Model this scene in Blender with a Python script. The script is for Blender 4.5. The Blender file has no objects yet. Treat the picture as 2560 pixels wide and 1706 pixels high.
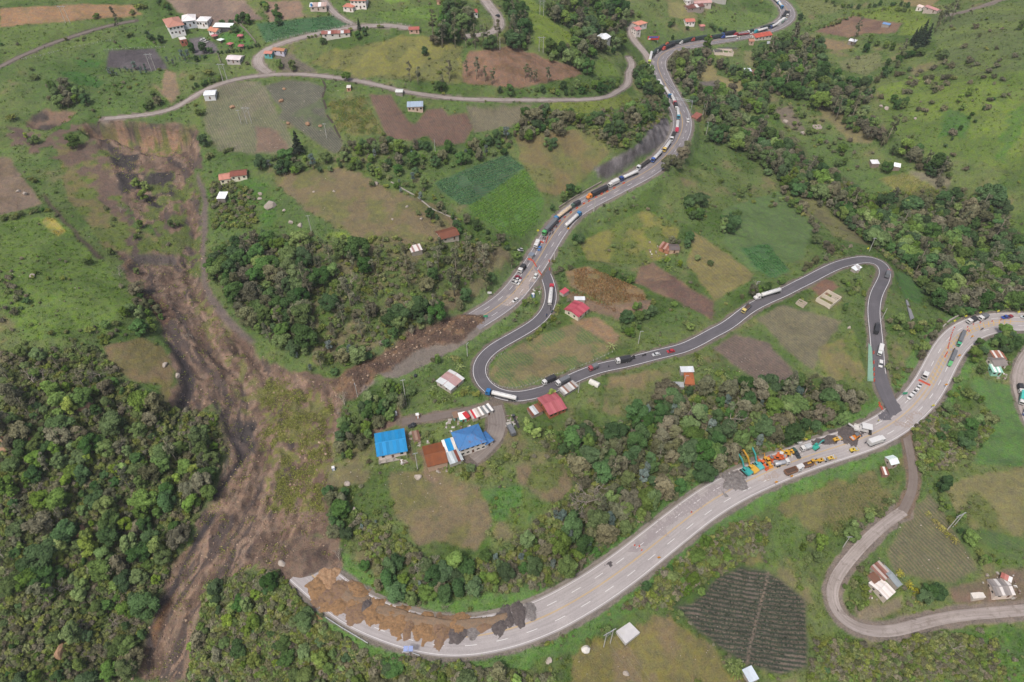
import bpy, bmesh, math, random
import numpy as np
from mathutils import Vector, Matrix
R = math.radians
random.seed(7); RNG = np.random.default_rng(7)
SC = bpy.context.scene
COL = SC.collection

# ------------------------------------------------------------------ camera, sky, sun, exposure
CAM_H, PITCH, FPX = 273.0,44.0,1706.7
cam_d = bpy.data.cameras.new('camera'); cam = bpy.data.objects.new('camera', cam_d); COL.objects.link(cam)
cam.location = (0,0, CAM_H); cam.rotation_euler = (R(90 - PITCH),0,0)
cam_d.sensor_width = 36; cam_d.lens = 24; cam_d.clip_start = 1; cam_d.clip_end = 9000
SC.camera = cam
SUN_EL, SUN_AZ = 60.0,-150.0        # azimuth from +Y towards +X
w = bpy.data.worlds.new('World'); SC.world = w; w.use_nodes = True
nt = w.node_tree; bg = nt.nodes['Background']
sky = nt.nodes.new('ShaderNodeTexSky'); sky.sky_type = 'NISHITA'; sky.sun_disc = False
sky.sun_elevation = R(SUN_EL); sky.sun_rotation = R(SUN_AZ); sky.dust_density = 6.0; sky.air_density = 1.2; sky.ozone_density = 0.6
nt.links.new(sky.outputs[0], bg.inputs[0]); bg.inputs[1].default_value = 0.105
sun_d = bpy.data.lights.new('sun','SUN'); sun = bpy.data.objects.new('sun', sun_d); COL.objects.link(sun)
sun_d.energy = 1.5 * 1.2; sun_d.angle = R(10); sun_d.color = (1,0.97,0.93)
sd = Vector((math.sin(R(SUN_AZ)) * math.cos(R(SUN_EL)), math.cos(R(SUN_AZ)) * math.cos(R(SUN_EL)), math.sin(R(SUN_EL))))
sun.rotation_euler = sd.to_track_quat('Z','Y').to_euler()
SC.view_settings.view_transform = 'Standard'; SC.view_settings.look = 'None'
SC.view_settings.exposure = 0.46; SC.view_settings.gamma = 1; SC.view_settings.use_curve_mapping = False

# ------------------------------------------------------------------ picture coordinates (in the photograph's 2560 x 1706 pixels)
K = 640 / 2334
TILES = {'D': (0,0,2560 / 2353),'F': (0,0,1),
         'A1': (0,0, K),'A2': (640,0, K),'A3': (1280,0, K),'A4': (1920,0, K),
         'B1': (0,430, K),'B2': (640,430, K),'B3': (1280,430, K),'B4': (1920,430, K),
         'C1': (0,850, K),'C2': (640,850, K),'C3': (1280,850, K),'C4': (1920,750, K),
         'G': (1280,0, .9517),'E1': (0,1276, K),'E2': (640,1276, K),'E3': (1280,1276, K),'E4': (1920,1180,640 / 1908),
         'Z1': (1600,0, .17),'Z2': (1600,180, .15936),'Z3': (1280,500, .16582),'Z4': (1820,1040, .17),
         'Z5': (2180,760, .1615),'Z6': (900,1010, .17),'Z7': (360,40, .1275),'Z8': (1140,880, .17)}
def px(tile, *pts):
    """'A1',(x, y),(x, y) ... -> pixel array; a string inside switches the tile"""
    out = []
    for p in pts:
        if isinstance(p, str): tile = p; continue
        ox, oy, s = TILES[tile]; out.append((ox + p[0] * s, oy + p[1] * s))
    return np.array(out, float)
CF, SF = math.cos(R(PITCH)), math.sin(R(PITCH))
def ray_dirs(P):
    dx = (P[:, 0] - 1280) / FPX; dy = (853 - P[:, 1]) / FPX
    return np.stack([dx, CF + dy * SF, -SF + dy * CF],1)
def project(X):
    """world points -> pixels, depth"""
    d = X[:, 1] * CF - (X[:, 2] - CAM_H) * SF
    u = 1280 + FPX * X[:, 0] / d
    v = 853 - FPX * (X[:, 1] * SF + (X[:, 2] - CAM_H) * CF) / d
    return u, v, d
def plane_xy(P, z=0.0):
    D = ray_dirs(np.atleast_2d(P)); t = (z - CAM_H) / D[:, 2]
    return np.stack([D[:, 0] * t, D[:, 1] * t],1)

# ------------------------------------------------------------------ noise
_TB = np.random.default_rng(3).random((256,256))
def vnoise(x, y, seed=0):
    x = np.asarray(x, float) + seed * 17.31; y = np.asarray(y, float) + seed * 9.77
    xi = np.floor(x).astype(int); yi = np.floor(y).astype(int); fx = x - xi; fy = y - yi
    fx = fx * fx * (3 - 2 * fx); fy = fy * fy * (3 - 2 * fy)
    a = _TB[xi & 255, yi & 255]; b = _TB[(xi + 1) & 255, yi & 255]; c = _TB[xi & 255,(yi + 1) & 255]; d = _TB[(xi + 1) & 255,(yi + 1) & 255]
    return (a * (1 - fx) + b * fx) * (1 - fy) + (c * (1 - fx) + d * fx) * fy
def fbm(x, y, scale, octs=4, seed=0, gain=.5):
    s = 0; a = 1; t = 0
    for o in range(octs):
        f = 2.03 ** o / scale
        s = s + a * vnoise(x * f, y * f, seed + o * 5); t += a; a *= gain
    return s / t
def sstep(a, b, x):
    t = np.clip((x - a) / (b - a),0,1); return t * t * (3 - 2 * t)

# ------------------------------------------------------------------ terrain heights
# (picture point, height in metres above the lowest bend of the highway)
HP = [('D',(1050,1500),0),('D',(800,1400),1),('D',(690,1320),3),('D',(1300,1400),1),('D',(1600,1180),3),('D',(1900,1020),6),('D',(2090,920),8),('D',(2200,770),9),('D',(2350,730),9),
      ('D',(1800,1060),5),('D',(2000,600),16),('D',(1700,730),17),('D',(1500,810),15),('D',(1250,900),14),('D',(1090,870),14),('D',(1250,700),15),('D',(2030,780),12),
      ('D',(1220,640),16),('D',(1350,490),18),('D',(1550,350),20),('D',(1560,230),22),('D',(1500,130),23),('D',(1700,80),25),('D',(1830,30),27),
      ('D',(1100,745),14),('D',(950,840),12),('D',(800,900),10),('D',(700,1000),8),
      ('D',(1400,340),42),('D',(1480,270),40),('D',(1280,400),34),('D',(1120,440),34),('D',(1180,560),26),('D',(1000,650),26),('D',(850,700),26),('D',(700,790),20),('D',(950,520),38),
      ('D',(700,480),42),('D',(560,440),40),('D',(560,650),30),('D',(330,310),52),('D',(300,240),62),('D',(60,300),58),('D',(100,100),78),('D',(450,90),74),('D',(700,250),60),
      ('D',(950,270),54),('D',(1150,260),50),('D',(1150,140),70),('D',(900,120),74),('D',(1400,190),44),('D',(1300,60),60),('D',(700,20),90),('D',(1100,10),84),('D',(1500,20),48),
      ('D',(380,450),38),('D',(430,620),24),('D',(560,850),11),('D',(650,1150),4),('D',(560,1280),0),('D',(400,1450),-20),('D',(330,1560),-34),
      ('D',(100,450),46),('D',(150,650),42),('D',(50,850),36),('D',(330,820),26),('D',(200,1000),20),('D',(80,1150),10),('D',(300,1150),2),('D',(100,1350),-4),('D',(250,1480),-22),('D',(50,1540),-14),('D',(430,900),12),
      ('D',(550,1450),-8),('D',(700,1500),-7),('D',(900,1565),-10),('D',(1300,1565),-9),('D',(1500,1400),-3),('D',(1700,1450),-10),('D',(1900,1400),-10),('D',(2200,1550),-20),('D',(2350,1400),-13),('D',(2100,1250),-6),('D',(2300,1100),0),('D',(2250,950),4),
      ('D',(900,1050),13),('D',(1080,1030),13),('D',(1020,1180),11),('D',(1200,1150),11),('D',(800,1200),8),('D',(950,1340),4),('D',(1450,1050),11),('D',(1750,930),12),('D',(1400,930),14),('D',(1330,1250),6),
      ('D',(1650,520),14),('D',(1800,430),2),('D',(1900,560),13),('D',(2060,500),-6),('D',(2250,600),-12),('D',(2350,690),-6),('D',(1700,280),12),('D',(1850,380),2),('D',(2100,680),6),('D',(2200,680),-2),
      ('D',(2300,350),30),('D',(2350,150),62),('D',(2150,200),34),('D',(2000,330),14),('D',(2100,420),6),('D',(1950,120),28),('D',(2150,40),50),('D',(1750,180),16),('D',(2000,30),32)]
_hxy = []; _hz = []
for tl, p, z in HP:
    _hxy.append(plane_xy(px(tl, p), z)[0]); _hz.append(z)
for x, y, z in [(-900,300,70),(-900,900,120),(0,1250,130),(900,1250,120),(900,500,70),(700,150,-10),(-600,60,-10),(0,20,-25),(-500,1250,140),(300,40,-30),(-250,40,-45)]:
    _hxy.append((x, y)); _hz.append(z)
_hxy = np.array(_hxy); _hz = np.array(_hz, float)
def _tps(r2): return np.where(r2 > 1e-9, r2 * np.log(r2 + 1e-12),0)
_n = len(_hz); _s = 100.0
_A = np.zeros((_n + 3, _n + 3)); _q = _hxy / _s
_A[:_n, :_n] = _tps(((_q[:, None] - _q[None]) ** 2).sum(2)) + np.eye(_n) * 0.04
_A[:_n, _n] = 1; _A[:_n, _n + 1:] = _q; _A[_n, :_n] = 1; _A[_n + 1:, :_n] = _q.T
_wt = np.linalg.solve(_A, np.concatenate([_hz, [0,0,0]]))
X0, X1, Y0, Y1, ST = -840,840,10,1300,1.0
def tps_eval(x, y):
    q = np.stack([x, y],1) / _s
    return _tps(((q[:, None] - _q[None]) ** 2).sum(2)) @ _wt[:_n] + _wt[_n] + q @ _wt[_n + 1:]
cx = np.arange(X0, X1 + 1,6.0); cy = np.arange(Y0, Y1 + 6,6.0)
gx, gy = np.meshgrid(cx, cy)
cz = np.concatenate([tps_eval(a, b) for a, b in zip(np.array_split(gx.ravel(),40), np.array_split(gy.ravel(),40))]).reshape(gx.shape)
cz = np.clip(cz, -60,160)
def bil(G, x, y, x0, y0, st):
    fx = np.clip((x - x0) / st, 0, G.shape[1] - 1.001); fy = np.clip((y - y0) / st, 0, G.shape[0] - 1.001)
    xi = fx.astype(int); yi = fy.astype(int); fx = fx - xi; fy = fy - yi
    return (G[yi, xi] * (1 - fx) + G[yi, xi + 1] * fx) * (1 - fy) + (G[yi + 1, xi] * (1 - fx) + G[yi + 1, xi + 1] * fx) * fy
RX = np.arange(X0, X1 + .5, ST); RY = np.arange(Y0, Y1 + .5, ST)
GX, GY = np.meshgrid(RX, RY)
H = bil(cz, GX, GY, X0, Y0,6.0)
for _ in range(3):      # smooth the coarse grid's creases
    P_ = np.pad(H, 2, mode='edge')
    H = (P_[:-4,2:-2] + P_[4:, 2:-2] + P_[2:-2, :-4] + P_[2:-2,4:] + 2 * H) / 6
H0 = H.copy()
H += (fbm(GX, GY, 70,3,1) - .5) * 9 + (fbm(GX, GY, 18,4,2, .55) - .5) * 3.6
def hz(x, y): return bil(H, np.asarray(x, float), np.asarray(y, float), X0, Y0, ST)
def unproj(P):
    """where the line of sight through each picture point meets the ground"""
    P = np.atleast_2d(P); out = []
    for ch in np.array_split(P, max(1, len(P) // 400)):
        D = ray_dirs(ch); t = np.arange(60,1900,3.0)
        x = D[:, 0:1] * t; y = D[:, 1:2] * t; z = CAM_H + D[:, 2:3] * t
        below = z < hz(x, y); k = np.where(below.any(1), below.argmax(1), len(t) - 1)
        lo = t[np.maximum(k - 1,0)]; hi = t[k]
        for _ in range(14):
            m = (lo + hi) / 2; b = (CAM_H + D[:, 2] * m) < hz(D[:, 0] * m, D[:, 1] * m)
            hi = np.where(b, m, hi); lo = np.where(b, lo, m)
        out.append(np.stack([D[:, 0] * hi, D[:, 1] * hi, CAM_H + D[:, 2] * hi],1))
    return np.concatenate(out)
def gp(tile, p):
    v = unproj(px(tile, p))[0]; return Vector(v)
def mpp(v):
    """metres that one photo pixel spans at world point v"""
    return (v[1] * CF - (v[2] - CAM_H) * SF) / FPX

def densify(P, step=14, closed=True):
    out = []; n = len(P)
    for i in range(n if closed else n - 1):
        a, b = P[i], P[(i + 1) % n]; k = max(1, int(np.hypot(*(b - a)) // step))
        for j in range(k): out.append(a + (b - a) * j / k)
    if not closed: out.append(P[-1])
    return np.array(out)
def wpoly(*a):
    return unproj(densify(px(*a)))[:, :2]
def poly_sd(poly, x, y):
    """signed distance (inside positive) of points to a world polygon"""
    a = poly; b = np.roll(poly, -1,0)
    ins = np.zeros(len(x), bool); d2 = np.full(len(x),1e18)
    for (ax, ay),(bx, by) in zip(a, b):
        ex, ey = bx - ax, by - ay; L = ex * ex + ey * ey + 1e-9
        t = np.clip(((x - ax) * ex + (y - ay) * ey) / L, 0,1)
        d2 = np.minimum(d2,(x - ax - t * ex) ** 2 + (y - ay - t * ey) ** 2)
        c = (ay > y) != (by > y)
        if c.any(): ins ^= c & (x < (bx - ax) * (y - ay) / (by - ay + 1e-12) + ax)
    return np.where(ins, 1,-1) * np.sqrt(d2)
def raster_sd(poly, pad, warp=0, wscale=8, seed=0):
    x0, y0 = poly.min(0) - pad; x1, y1 = poly.max(0) + pad
    i0, i1 = np.searchsorted(RX, [x0, x1]); j0, j1 = np.searchsorted(RY, [y0, y1])
    sl = (slice(j0, j1), slice(i0, i1)); x = GX[sl].ravel(); y = GY[sl].ravel()
    if warp: x, y = x + (fbm(x, y, wscale, 3, seed) - .5) * 2 * warp, y + (fbm(x, y, wscale, 3, seed + 9) - .5) * 2 * warp
    sd = poly_sd(poly, x, y) if len(x) else np.zeros(0)
    return sl, sd.reshape(GX[sl].shape)

# ------------------------------------------------------------------ landslide: head scarp, channel and rough debris
SLIDE = ('D',(185,285),(262,272),(360,284),(448,290),(460,330),(445,400),(462,480),(470,540),(466,620),(482,690),(530,745),(600,815),(700,870),(770,880),(795,925),
         (775,1000),(758,1080),(752,1150),(750,1230),(772,1285),(775,1308),(700,1322),(620,1300),(565,1312),(505,1352),(462,1410),(440,1480),(420,1568),(300,1568),(330,1450),(372,1340),(432,1230),
         (500,1130),(522,1050),(500,980),(482,930),(445,955),(420,1000),(378,1000),(402,940),(412,860),(388,800),(345,705),(292,612),(270,588),(330,586),(405,560),(390,505),(320,520),(262,400),(230,335))
def line_coords(P, x, y):
    """distance along and signed distance across a polyline"""
    best = np.full(len(x),1e18); al = np.zeros(len(x)); ac = np.zeros(len(x)); s0 = 0.0
    for i in range(len(P) - 1):
        (ax, ay),(bx, by) = P[i], P[i + 1]; ex, ey = bx - ax, by - ay; L = math.hypot(ex, ey); t = np.clip(((x - ax) * ex + (y - ay) * ey) / (L * L),0,1); dx = x - ax - t * ex; dy = y - ay - t * ey; d = dx * dx + dy * dy; b = d < best
        best = np.where(b, d, best); al = np.where(b, s0 + t * L, al); ac = np.where(b, np.sign(ex * dy - ey * dx) * np.sqrt(d), ac); s0 += L
    return al, ac
FLOW = unproj(densify(px('D',(300,280),(350,340),(400,420),(440,560),(455,670),(520,780),(600,900),(620,1020),(600,1130),(550,1230),(480,1330),(420,1430),(370,1520),(345,1600)),60, False))[:, :2]
def flow_noise(x, y, wa, wl, seed):
    al, ac = line_coords(FLOW, x, y); ac = ac + (fbm(x, y, 18,3, seed + 40) - .5) * 14; return fbm(ac / wa, al / wl, 1.0,4, seed, .6)
_sl = wpoly(*SLIDE); sl, sd_ = raster_sd(_sl, 12,6,14,3)
_dep = 1.5 + 4.5 * sstep(330,560, GY[sl])
H[sl] -= _dep * sstep(-.8,5, sd_)
_fn = flow_noise(GX[sl].ravel(), GY[sl].ravel(),7,45,81).reshape(sd_.shape); _al = line_coords(FLOW, GX[sl].ravel(), GY[sl].ravel())[0].reshape(sd_.shape); _fn = .5 + (_fn - .5) * (.25 + .75 * sstep(60,130, _al))
H[sl] += sstep(-1,6, sd_) * ((_fn - .5) * 7 + (np.abs(fbm(GX[sl], GY[sl],9,4,21, .6) - .5) * -4.0) + (fbm(GX[sl], GY[sl],3,2,22) - .5) * 1.1 + .8)
def drop(poly, depth, w0, w1, warp=2, seed=0, raise_=False):
    p = wpoly(*poly); s_, d_ = raster_sd(p, 14, warp, 9, seed); H[s_] += (depth if raise_ else -depth) * sstep(w0, w1, d_)
SCAR1 = ('A1',(700,1170),(850,1130),(1010,1125),(1200,1140),(1380,1150),(1600,1165),(1780,1190),(1760,1250),(1700,1350),(1620,1420),(1450,1430),(1300,1400),(1150,1330),(1020,1260),(800,1250))
drop(SCAR1,10,-1,5,3,5)
SCAR2 = ('A1',(225,1100),(300,1045),(430,992),(560,1012),(720,1010),(640,1090),(560,1130),(430,1190),(300,1180),(240,1140))
drop(SCAR2,4,-1,5,2,6)
SCAR3 = ('B1',(1110,880),(1210,765),(1330,745),(1480,750),(1640,770),(1600,850),(1450,860),(1300,850),(1200,900),(1150,920))
drop(SCAR3,5,-1,5,1.5,7)
for gul in (('C1',(1500,0),(1560,90),(1640,250),(1660,400),(1600,600),(1530,760),(1640,830),(1720,640),(1780,450),(1760,300),(1660,100),(1560,0)),
            ('C1',(1900,530),(1980,640),(2060,820),(2130,960),(2140,1080),(2060,1250),(1950,1400),(1890,1500),(1980,1480),(2090,1300),(2200,1150),(2260,1040),(2180,960),(2080,760),(1960,560))):
    drop(gul, 3.0,-1,6,1.5,8)
# the debris tongue that buries the upper highway, and grey rock cut above it
TOE = ('C2',(690,385),(850,270),(1050,185),(1250,62),'B2',(1400,1430),(1550,1410),(1750,1330),(1950,1295),(2070,1310),(2100,1370),(1980,1450),(1850,1560),'C2',(1480,90),(1420,150),(1330,205),(1200,290),(1090,345),(960,470),(900,540),(800,520),(740,450))
ROCK = ('A3',(735,1545),(930,1440),(1110,1355),(1220,1240),(1290,1120),(1330,1035),(1425,1095),(1452,1190),(1400,1290),(1260,1400),(1080,1500),(960,1600),(860,1640),(780,1600))
# ------------------------------------------------------------------ roads: centre lines, then the ground is graded to them
def chaikin(P, n=2):
    for _ in range(n):
        a = P[:-1]; b = P[1:]; q = np.empty((len(a) * 2 + 2, P.shape[1]))
        q[0] = P[0]; q[-1] = P[-1]; q[1:-1:2] = a * .75 + b * .25; q[2:-1:2] = a * .25 + b * .75; P = q
    return P
def resample(P, st):
    d = np.r_[0, np.cumsum(np.hypot(*np.diff(P[:, :2], axis=0).T))]; n = max(2, int(d[-1] / st)); s = np.linspace(0, d[-1], n + 1)
    return np.stack([np.interp(s, d, P[:, k]) for k in range(P.shape[1])],1)
ROADS = {}
def carve(P, half, blend, low=.13):
    D = np.full(H.shape, 1e9, np.float32); Z = np.zeros(H.shape, np.float32); m = int(half + blend + 6)
    for i in range(len(P) - 1):
        ax, ay, az = P[i]; bx, by, bz = P[i + 1]
        i0 = max(0, int(min(ax, bx) - X0 - m)); i1 = int(max(ax, bx) - X0 + m + 1); j0 = max(0, int(min(ay, by) - Y0 - m)); j1 = int(max(ay, by) - Y0 + m + 1)
        if i1 <= 0 or j1 <= 0 or i0 >= len(RX) or j0 >= len(RY): continue
        s_ = (slice(j0, j1), slice(i0, i1)); ex, ey = bx - ax, by - ay
        t = np.clip(((GX[s_] - ax) * ex + (GY[s_] - ay) * ey) / (ex * ex + ey * ey + 1e-9),0,1)
        d = np.hypot(GX[s_] - ax - t * ex, GY[s_] - ay - t * ey); b = d < D[s_]
        D[s_] = np.where(b, d, D[s_]); Z[s_] = np.where(b, az + t * (bz - az), Z[s_])
    k = 1 - sstep(half + 1.3, half + 1.3 + blend, D); on = D < 1e8
    for r in ROADS.values(): on &= r['D'] > r['w'] / 2 + .9
    H[on] = (H * (1 - k) + (Z - low) * k)[on]
    return D
def road_line(name, pts, width, blend=9, zwin=30, lift=0.0, low=.13):
    W = unproj(densify(px(*pts),10, False))
    W = resample(W, 6); n = max(1, int(zwin / 6)); 
    q = np.pad(W, ((n, n),(0,0)), mode='reflect', reflect_type='odd'); kz = np.ones(2 * n + 1) / (2 * n + 1)
    W[:, 2] = np.convolve(q[:, 2], kz, 'valid')
    n2 = 2; q = np.pad(W, ((n2, n2),(0,0)), mode='reflect', reflect_type='odd'); k2 = np.ones(2 * n2 + 1) / (2 * n2 + 1)
    W[:, 0] = np.convolve(q[:, 0], k2,'valid'); W[:, 1] = np.convolve(q[:, 1], k2,'valid')
    W = resample(chaikin(W, 2),2.0); W[:, 2] += lift
    D = carve(W, width / 2, blend, low); ROADS[name] = dict(P=W, w=width, D=D); return W
road_line('low',('E2',(430,520),(500,580),(590,655),(690,755),(800,850),(930,930),(1070,1003),(1230,1068),(1390,1115),(1560,1145),(1750,1160),(2060,1135),(2290,1085),'E3',(220,1015),(440,915),(640,800),(860,660),(1070,500),(1260,340),(1440,190),
          'C3',(1680,1560),(1850,1430),'Z4',(540,840),(920,690),(1330,540),(1720,420),(2060,290),'C4',(1100,1150),(1250,1050),(1400,900),(1500,740),(1570,590),(1650,440),(1720,345),(1830,268),(2000,215),(2200,190),(2360,190),(2600,215)),15.5,8,60)
road_line('up',('D',(905,838),(960,812),(1030,775),(1095,735),'Z3',(-90,1580),(0,1440),(180,1200),(340,970),(440,810),(520,685),(610,555),(700,430),(830,300),(1000,165),(1250,15),'A3',(1130,1568),(1330,1455),(1460,1365),(1530,1270),(1555,1170),(1550,1060),(1512,950),(1450,840),
          (1390,750),(1340,670),(1315,590),(1340,520),(1400,460),(1500,415),(1650,385),'Z1',(1040,588),(1300,572),(1500,545),(1700,500),(1900,450),(2060,385),(2160,310),(2195,230),(2160,140),(2090,55),(2010,-20),(1900,-80)),15,7,60)
road_line('loop',('Z3',(400,900),(450,1000),(500,1120),(560,1230),(600,1340),'B3',(366,1140),(355,1235),(300,1320),(210,1400),(100,1465),(0,1512),'Z8',(425,10),(315,135),(282,260),(310,390),(390,510),(495,595),(640,660),(850,700),(1015,690),(1175,645),(1365,550),(1540,465),(1770,365),(1950,293),
          (2353,178),'C3',(1100,185),(1300,138),(1500,100),(1700,45),'B3',(1640,1545),(1850,1470),(2000,1390),(2100,1290),(2180,1230),(2334,1155),'B4',(150,1085),(300,1025),(450,940),(600,860),(750,800),(870,785),(970,800),(1045,845),(1080,900),(1070,960),(1030,1030),(985,1110),(962,1180),(965,1260),(970,1340),(975,1430),
          'C4',(985,300),(992,400),(998,500),(1008,600),(1015,700),(1030,790),(1060,880),(1110,970),(1180,1050)),7.4,5,24, .02)
road_line('hill',('A3',(1060,520),(1110,600),(1050,665),(1080,745),(1010,810),(880,880),(740,908),(300,915),(0,912),'A2',(2050,910),(1750,897),(1400,850),(1200,792),(950,742),(780,710),(600,690),(300,672),(0,690),'A1',(2240,705),(2080,735),(1940,782),(1800,845),(1720,905),(1640,985),(1480,1040),(1150,1058),(950,1083)),4.6,4,20)
road_line('bend',('A2',(120,668),(40,640),(-15,590),(-30,540),(20,480),(130,425),(300,370),(500,320),(700,280),(900,246),(1100,226),(1300,232),(1430,265)),6.5,3,20, .02)
road_line('north',('A2',(1860,330),(2060,327),(2180,300),(2240,240),(2220,170),(2150,80),(2070,-20),(2000,-120)),7,4,20)
road_line('lane',('A2',(600,-30),(690,110),(790,172),(880,222)),4,3,20)
road_line('track',('A1',(-60,640),(30,590),(250,482),(450,400),(700,322),(950,240),(1130,205),(1230,190)),4.2,3,20)
road_line('side',('A3',(1270,575),(1215,490),(1165,430),(1110,370),(1060,310),(1045,260),(1080,225),(1130,205)),6.0,3,20, .02)
road_line('country',('E4',(2100,1020),(1908,1030),(1700,1047),(1500,1060),(1300,1085),(1100,1135),(950,1195),(810,1232),(680,1195),(560,1135),(455,1065),(420,960),(450,850),(530,730),(640,620),(730,510),(800,430),(900,360),(1010,292)),4.9,4,20)
road_line('farmtrack',('E4',(1000,300),(1070,235),(1108,130),(1100,20),'C4',(1345,1560),(1290,1400),(1262,1260),(1252,1200)),4.0,3,16, .02)
road_line('east',('C4',(2480,420),(2400,500),(2330,580),(2290,660),(2300,800),(2340,950),(2420,1120)),9,4,20)
road_line('yard',('Z6',(1960,40),(2050,120),(2090,230),(2080,360),(2040,480),(1960,590),(1830,690),(1640,800)),8.5,3,20, .03)
road_line('dirt',('Z6',(1960,50),(1700,85),(1300,135),(1000,215),(780,262),(620,262)),4.2,3,20)
road_line('ranch',('A4',(1640,140),(1850,90),(2000,45),(2130,-5),(2300,-60)),3.6,3,20)
_hw = np.minimum(ROADS['low']['D'], ROADS['up']['D'])
# debris piled over the end of the upper highway
_t = wpoly(*TOE); sl, sd_ = raster_sd(_t, 10,2.5,10,31)
H[sl] += sstep(-1,9, sd_) * (2.0 + (fbm(GX[sl], GY[sl],9,4,33, .65) - .4) * 8 + (fbm(GX[sl], GY[sl],2.6,2,34) - .5) * 2.2)
_t = wpoly('D',(640,1285),(700,1250),(775,1275),(775,1312),(740,1316),(690,1335),(655,1325)); sl, sd_ = raster_sd(_t, 10,2,10,32)
H[sl] += sstep(-1,6, sd_) * (1.0 + (fbm(GX[sl], GY[sl],6,4,35, .65) - .4) * 4)
# rock cut: fluted grey face
_t = wpoly(*ROCK); sl, sd_ = raster_sd(_t, 8,2,10,36)
H[sl] += sstep(0,6, sd_) * ((np.abs(fbm(GX[sl], GY[sl],7,4,37, .7) - .5)) * 14 - .5)

# ------------------------------------------------------------------ colours
def lin(h, k=1 / 1.35):
    h = h.lstrip('#'); c = [int(h[i:i + 2],16) / 255 for i in (0,2,4)]
    return np.array([(x / 12.92 if x <= .04045 else ((x + .055) / 1.055) ** 2.4) * k for x in c])
def L4(h, k=1 / 1.35): return (*lin(h, k),1)

# ------------------------------------------------------------------ ground sheet
ys = [10.0]
while ys[-1] < 1290: ys.append(ys[-1] + .0026 * ys[-1] + .40)
ys = np.array([-300,-180,-100,-50,-10] + ys + [1340,1420,1520,1640])
ss = np.r_[-1.5,-1.25,-1.1, np.linspace(-1,1,900),1.1,1.25,1.5]
VX = ss[None, :] * (.62 * np.clip(ys, 60,1300) + 165)[:, None]; VY = np.repeat(ys[:, None], len(ss),1)
NR, NC = VX.shape; VX = VX.ravel(); VY = VY.ravel()
VZ = hz(VX, VY) + (fbm(VX, VY, 2.2,2,51) - .5) * .35 * sstep(8,9.5, bil(_hw, VX, VY, X0, Y0, ST)) * sstep(3.6,5, bil(ROADS['loop']['D'], VX, VY, X0, Y0, ST))
VZ += np.clip(VY - 1290,0,4000) * .05
def dist_road(n): return bil(np.minimum(ROADS[n]['D'],999), VX, VY, X0, Y0, ST)
# base meadow
n1 = fbm(VX, VY, 60,3,61); n2 = fbm(VX, VY, 14,3,62); n3 = fbm(VX, VY, 4,2,63)
def mix(a, b, t): return a * (1 - t[:, None]) + b * t[:, None]
CG = mix(lin('#6c8244') + 0 * VX[:, None], lin('#808a4e'), sstep(.35, .65, n1 * .6 + n2 * .4))
CG = mix(CG, lin('#86775a'), sstep(.56, .74, n2 * .55 + n3 * .2 + n1 * .25) * .7)
CG = mix(CG, lin('#56702f'), sstep(.52, .7, fbm(VX, VY, 22,3,64)) * .7)
C2 = CG.copy(); ROWC = np.zeros(len(VX)); ROWA = np.zeros(len(VX)); ROUGHN = np.full(len(VX),1.0)
def paint(poly, color, c2=None, rows=None, sp=1.2, amp=.8, warp=1.8, soft=1.3, op=1.0, patch=None, wscale=7, var=None, varc=None, wp=None):
    """colour a stretch of ground; rows = two picture points along a furrow"""
    p = wpoly(*poly) if wp is None else wp
    b = (VX > p[:, 0].min() - 6) & (VX < p[:, 0].max() + 6) & (VY > p[:, 1].min() - 6) & (VY < p[:, 1].max() + 6)
    ix = np.nonzero(b)[0]; x = VX[ix]; y = VY[ix]; s = (hash(color) if False else int(abs(p.sum()))) % 97
    wx = x + (fbm(x, y, wscale, 3, s) - .5) * 2 * warp; wy = y + (fbm(x, y, wscale, 3, s + 7) - .5) * 2 * warp
    m = sstep(-soft, soft, poly_sd(p, wx, wy)) * op
    if patch: m = m * sstep(patch[1] - .06, patch[1] + .06, fbm(x, y, patch[0],3, s + 3))
    c = lin(color) + 0 * x[:, None]
    if varc: c = mix(c, lin(varc), sstep(.42, .62, fbm(x, y, var or 9,3, s + 5)))
    CG[ix] = mix(CG[ix], c, m); cc = lin(c2) + 0 * c if c2 else c
    C2[ix] = mix(C2[ix], cc, m); k = m > .5
    if rows is not None:
        r = unproj(px(*rows))[:, :2]; d = r[1] - r[0]; d /= np.hypot(*d); nrm = np.array([-d[1], d[0]])
        ROWC[ix[k]] = (x[k] * nrm[0] + y[k] * nrm[1]) / sp; ROWA[ix] = np.where(m > .3, amp * m, ROWA[ix])
    else: ROWA[ix] *= (1 - m)
PA = paint
# --- upper left
PA(('D',(0,20),(180,10),(300,12),(330,35),(250,42),(0,62)),'#ab865f', varc='#9a7f58')
PA(('D',(0,65),(230,45),(300,60),(200,110),(0,140)),'#7d8d48', op=.7)
PA(('D',(250,116),(355,112),(372,135),(385,158),(340,165),(245,155)),'#6c6569', warp=.8, varc='#5f595d', var=14)
PA(('D',(385,0),(560,0),(605,45),(480,62),(410,30)),'#8d796d', varc='#a08a78', var=20)
PA(('D',(600,5),(690,3),(700,40),(620,50)),'#9a806c')
PA(('A2',(0,215),(690,145),(870,230),(880,240),(420,320),(90,395)),'#4c7650','#5f8058',('A2',(0,300),(600,200)),1.6, .7, warp=.5)
PA(('Z7',(1480,380),(1830,240),(1900,190),(2160,520),(1900,640),(1600,620)),'#5f8a3c', warp=.5)
PA(('Z7',(880,450),(1120,410),(1400,560),(1480,720),(1000,780)),'#7b7478', warp=.5)
PA(('A1',(1480,820),(1500,640),(1600,660),(1640,860),(1560,950),(1400,760)),'#9a8468')
PA(('A1',(520,660),(700,650),(960,750),(900,800),(720,770)),'#517a35', warp=2)
PA(('A1',(660,560),(800,540),(930,560),(900,620),(760,610)),'#517a35', warp=2)
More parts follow.
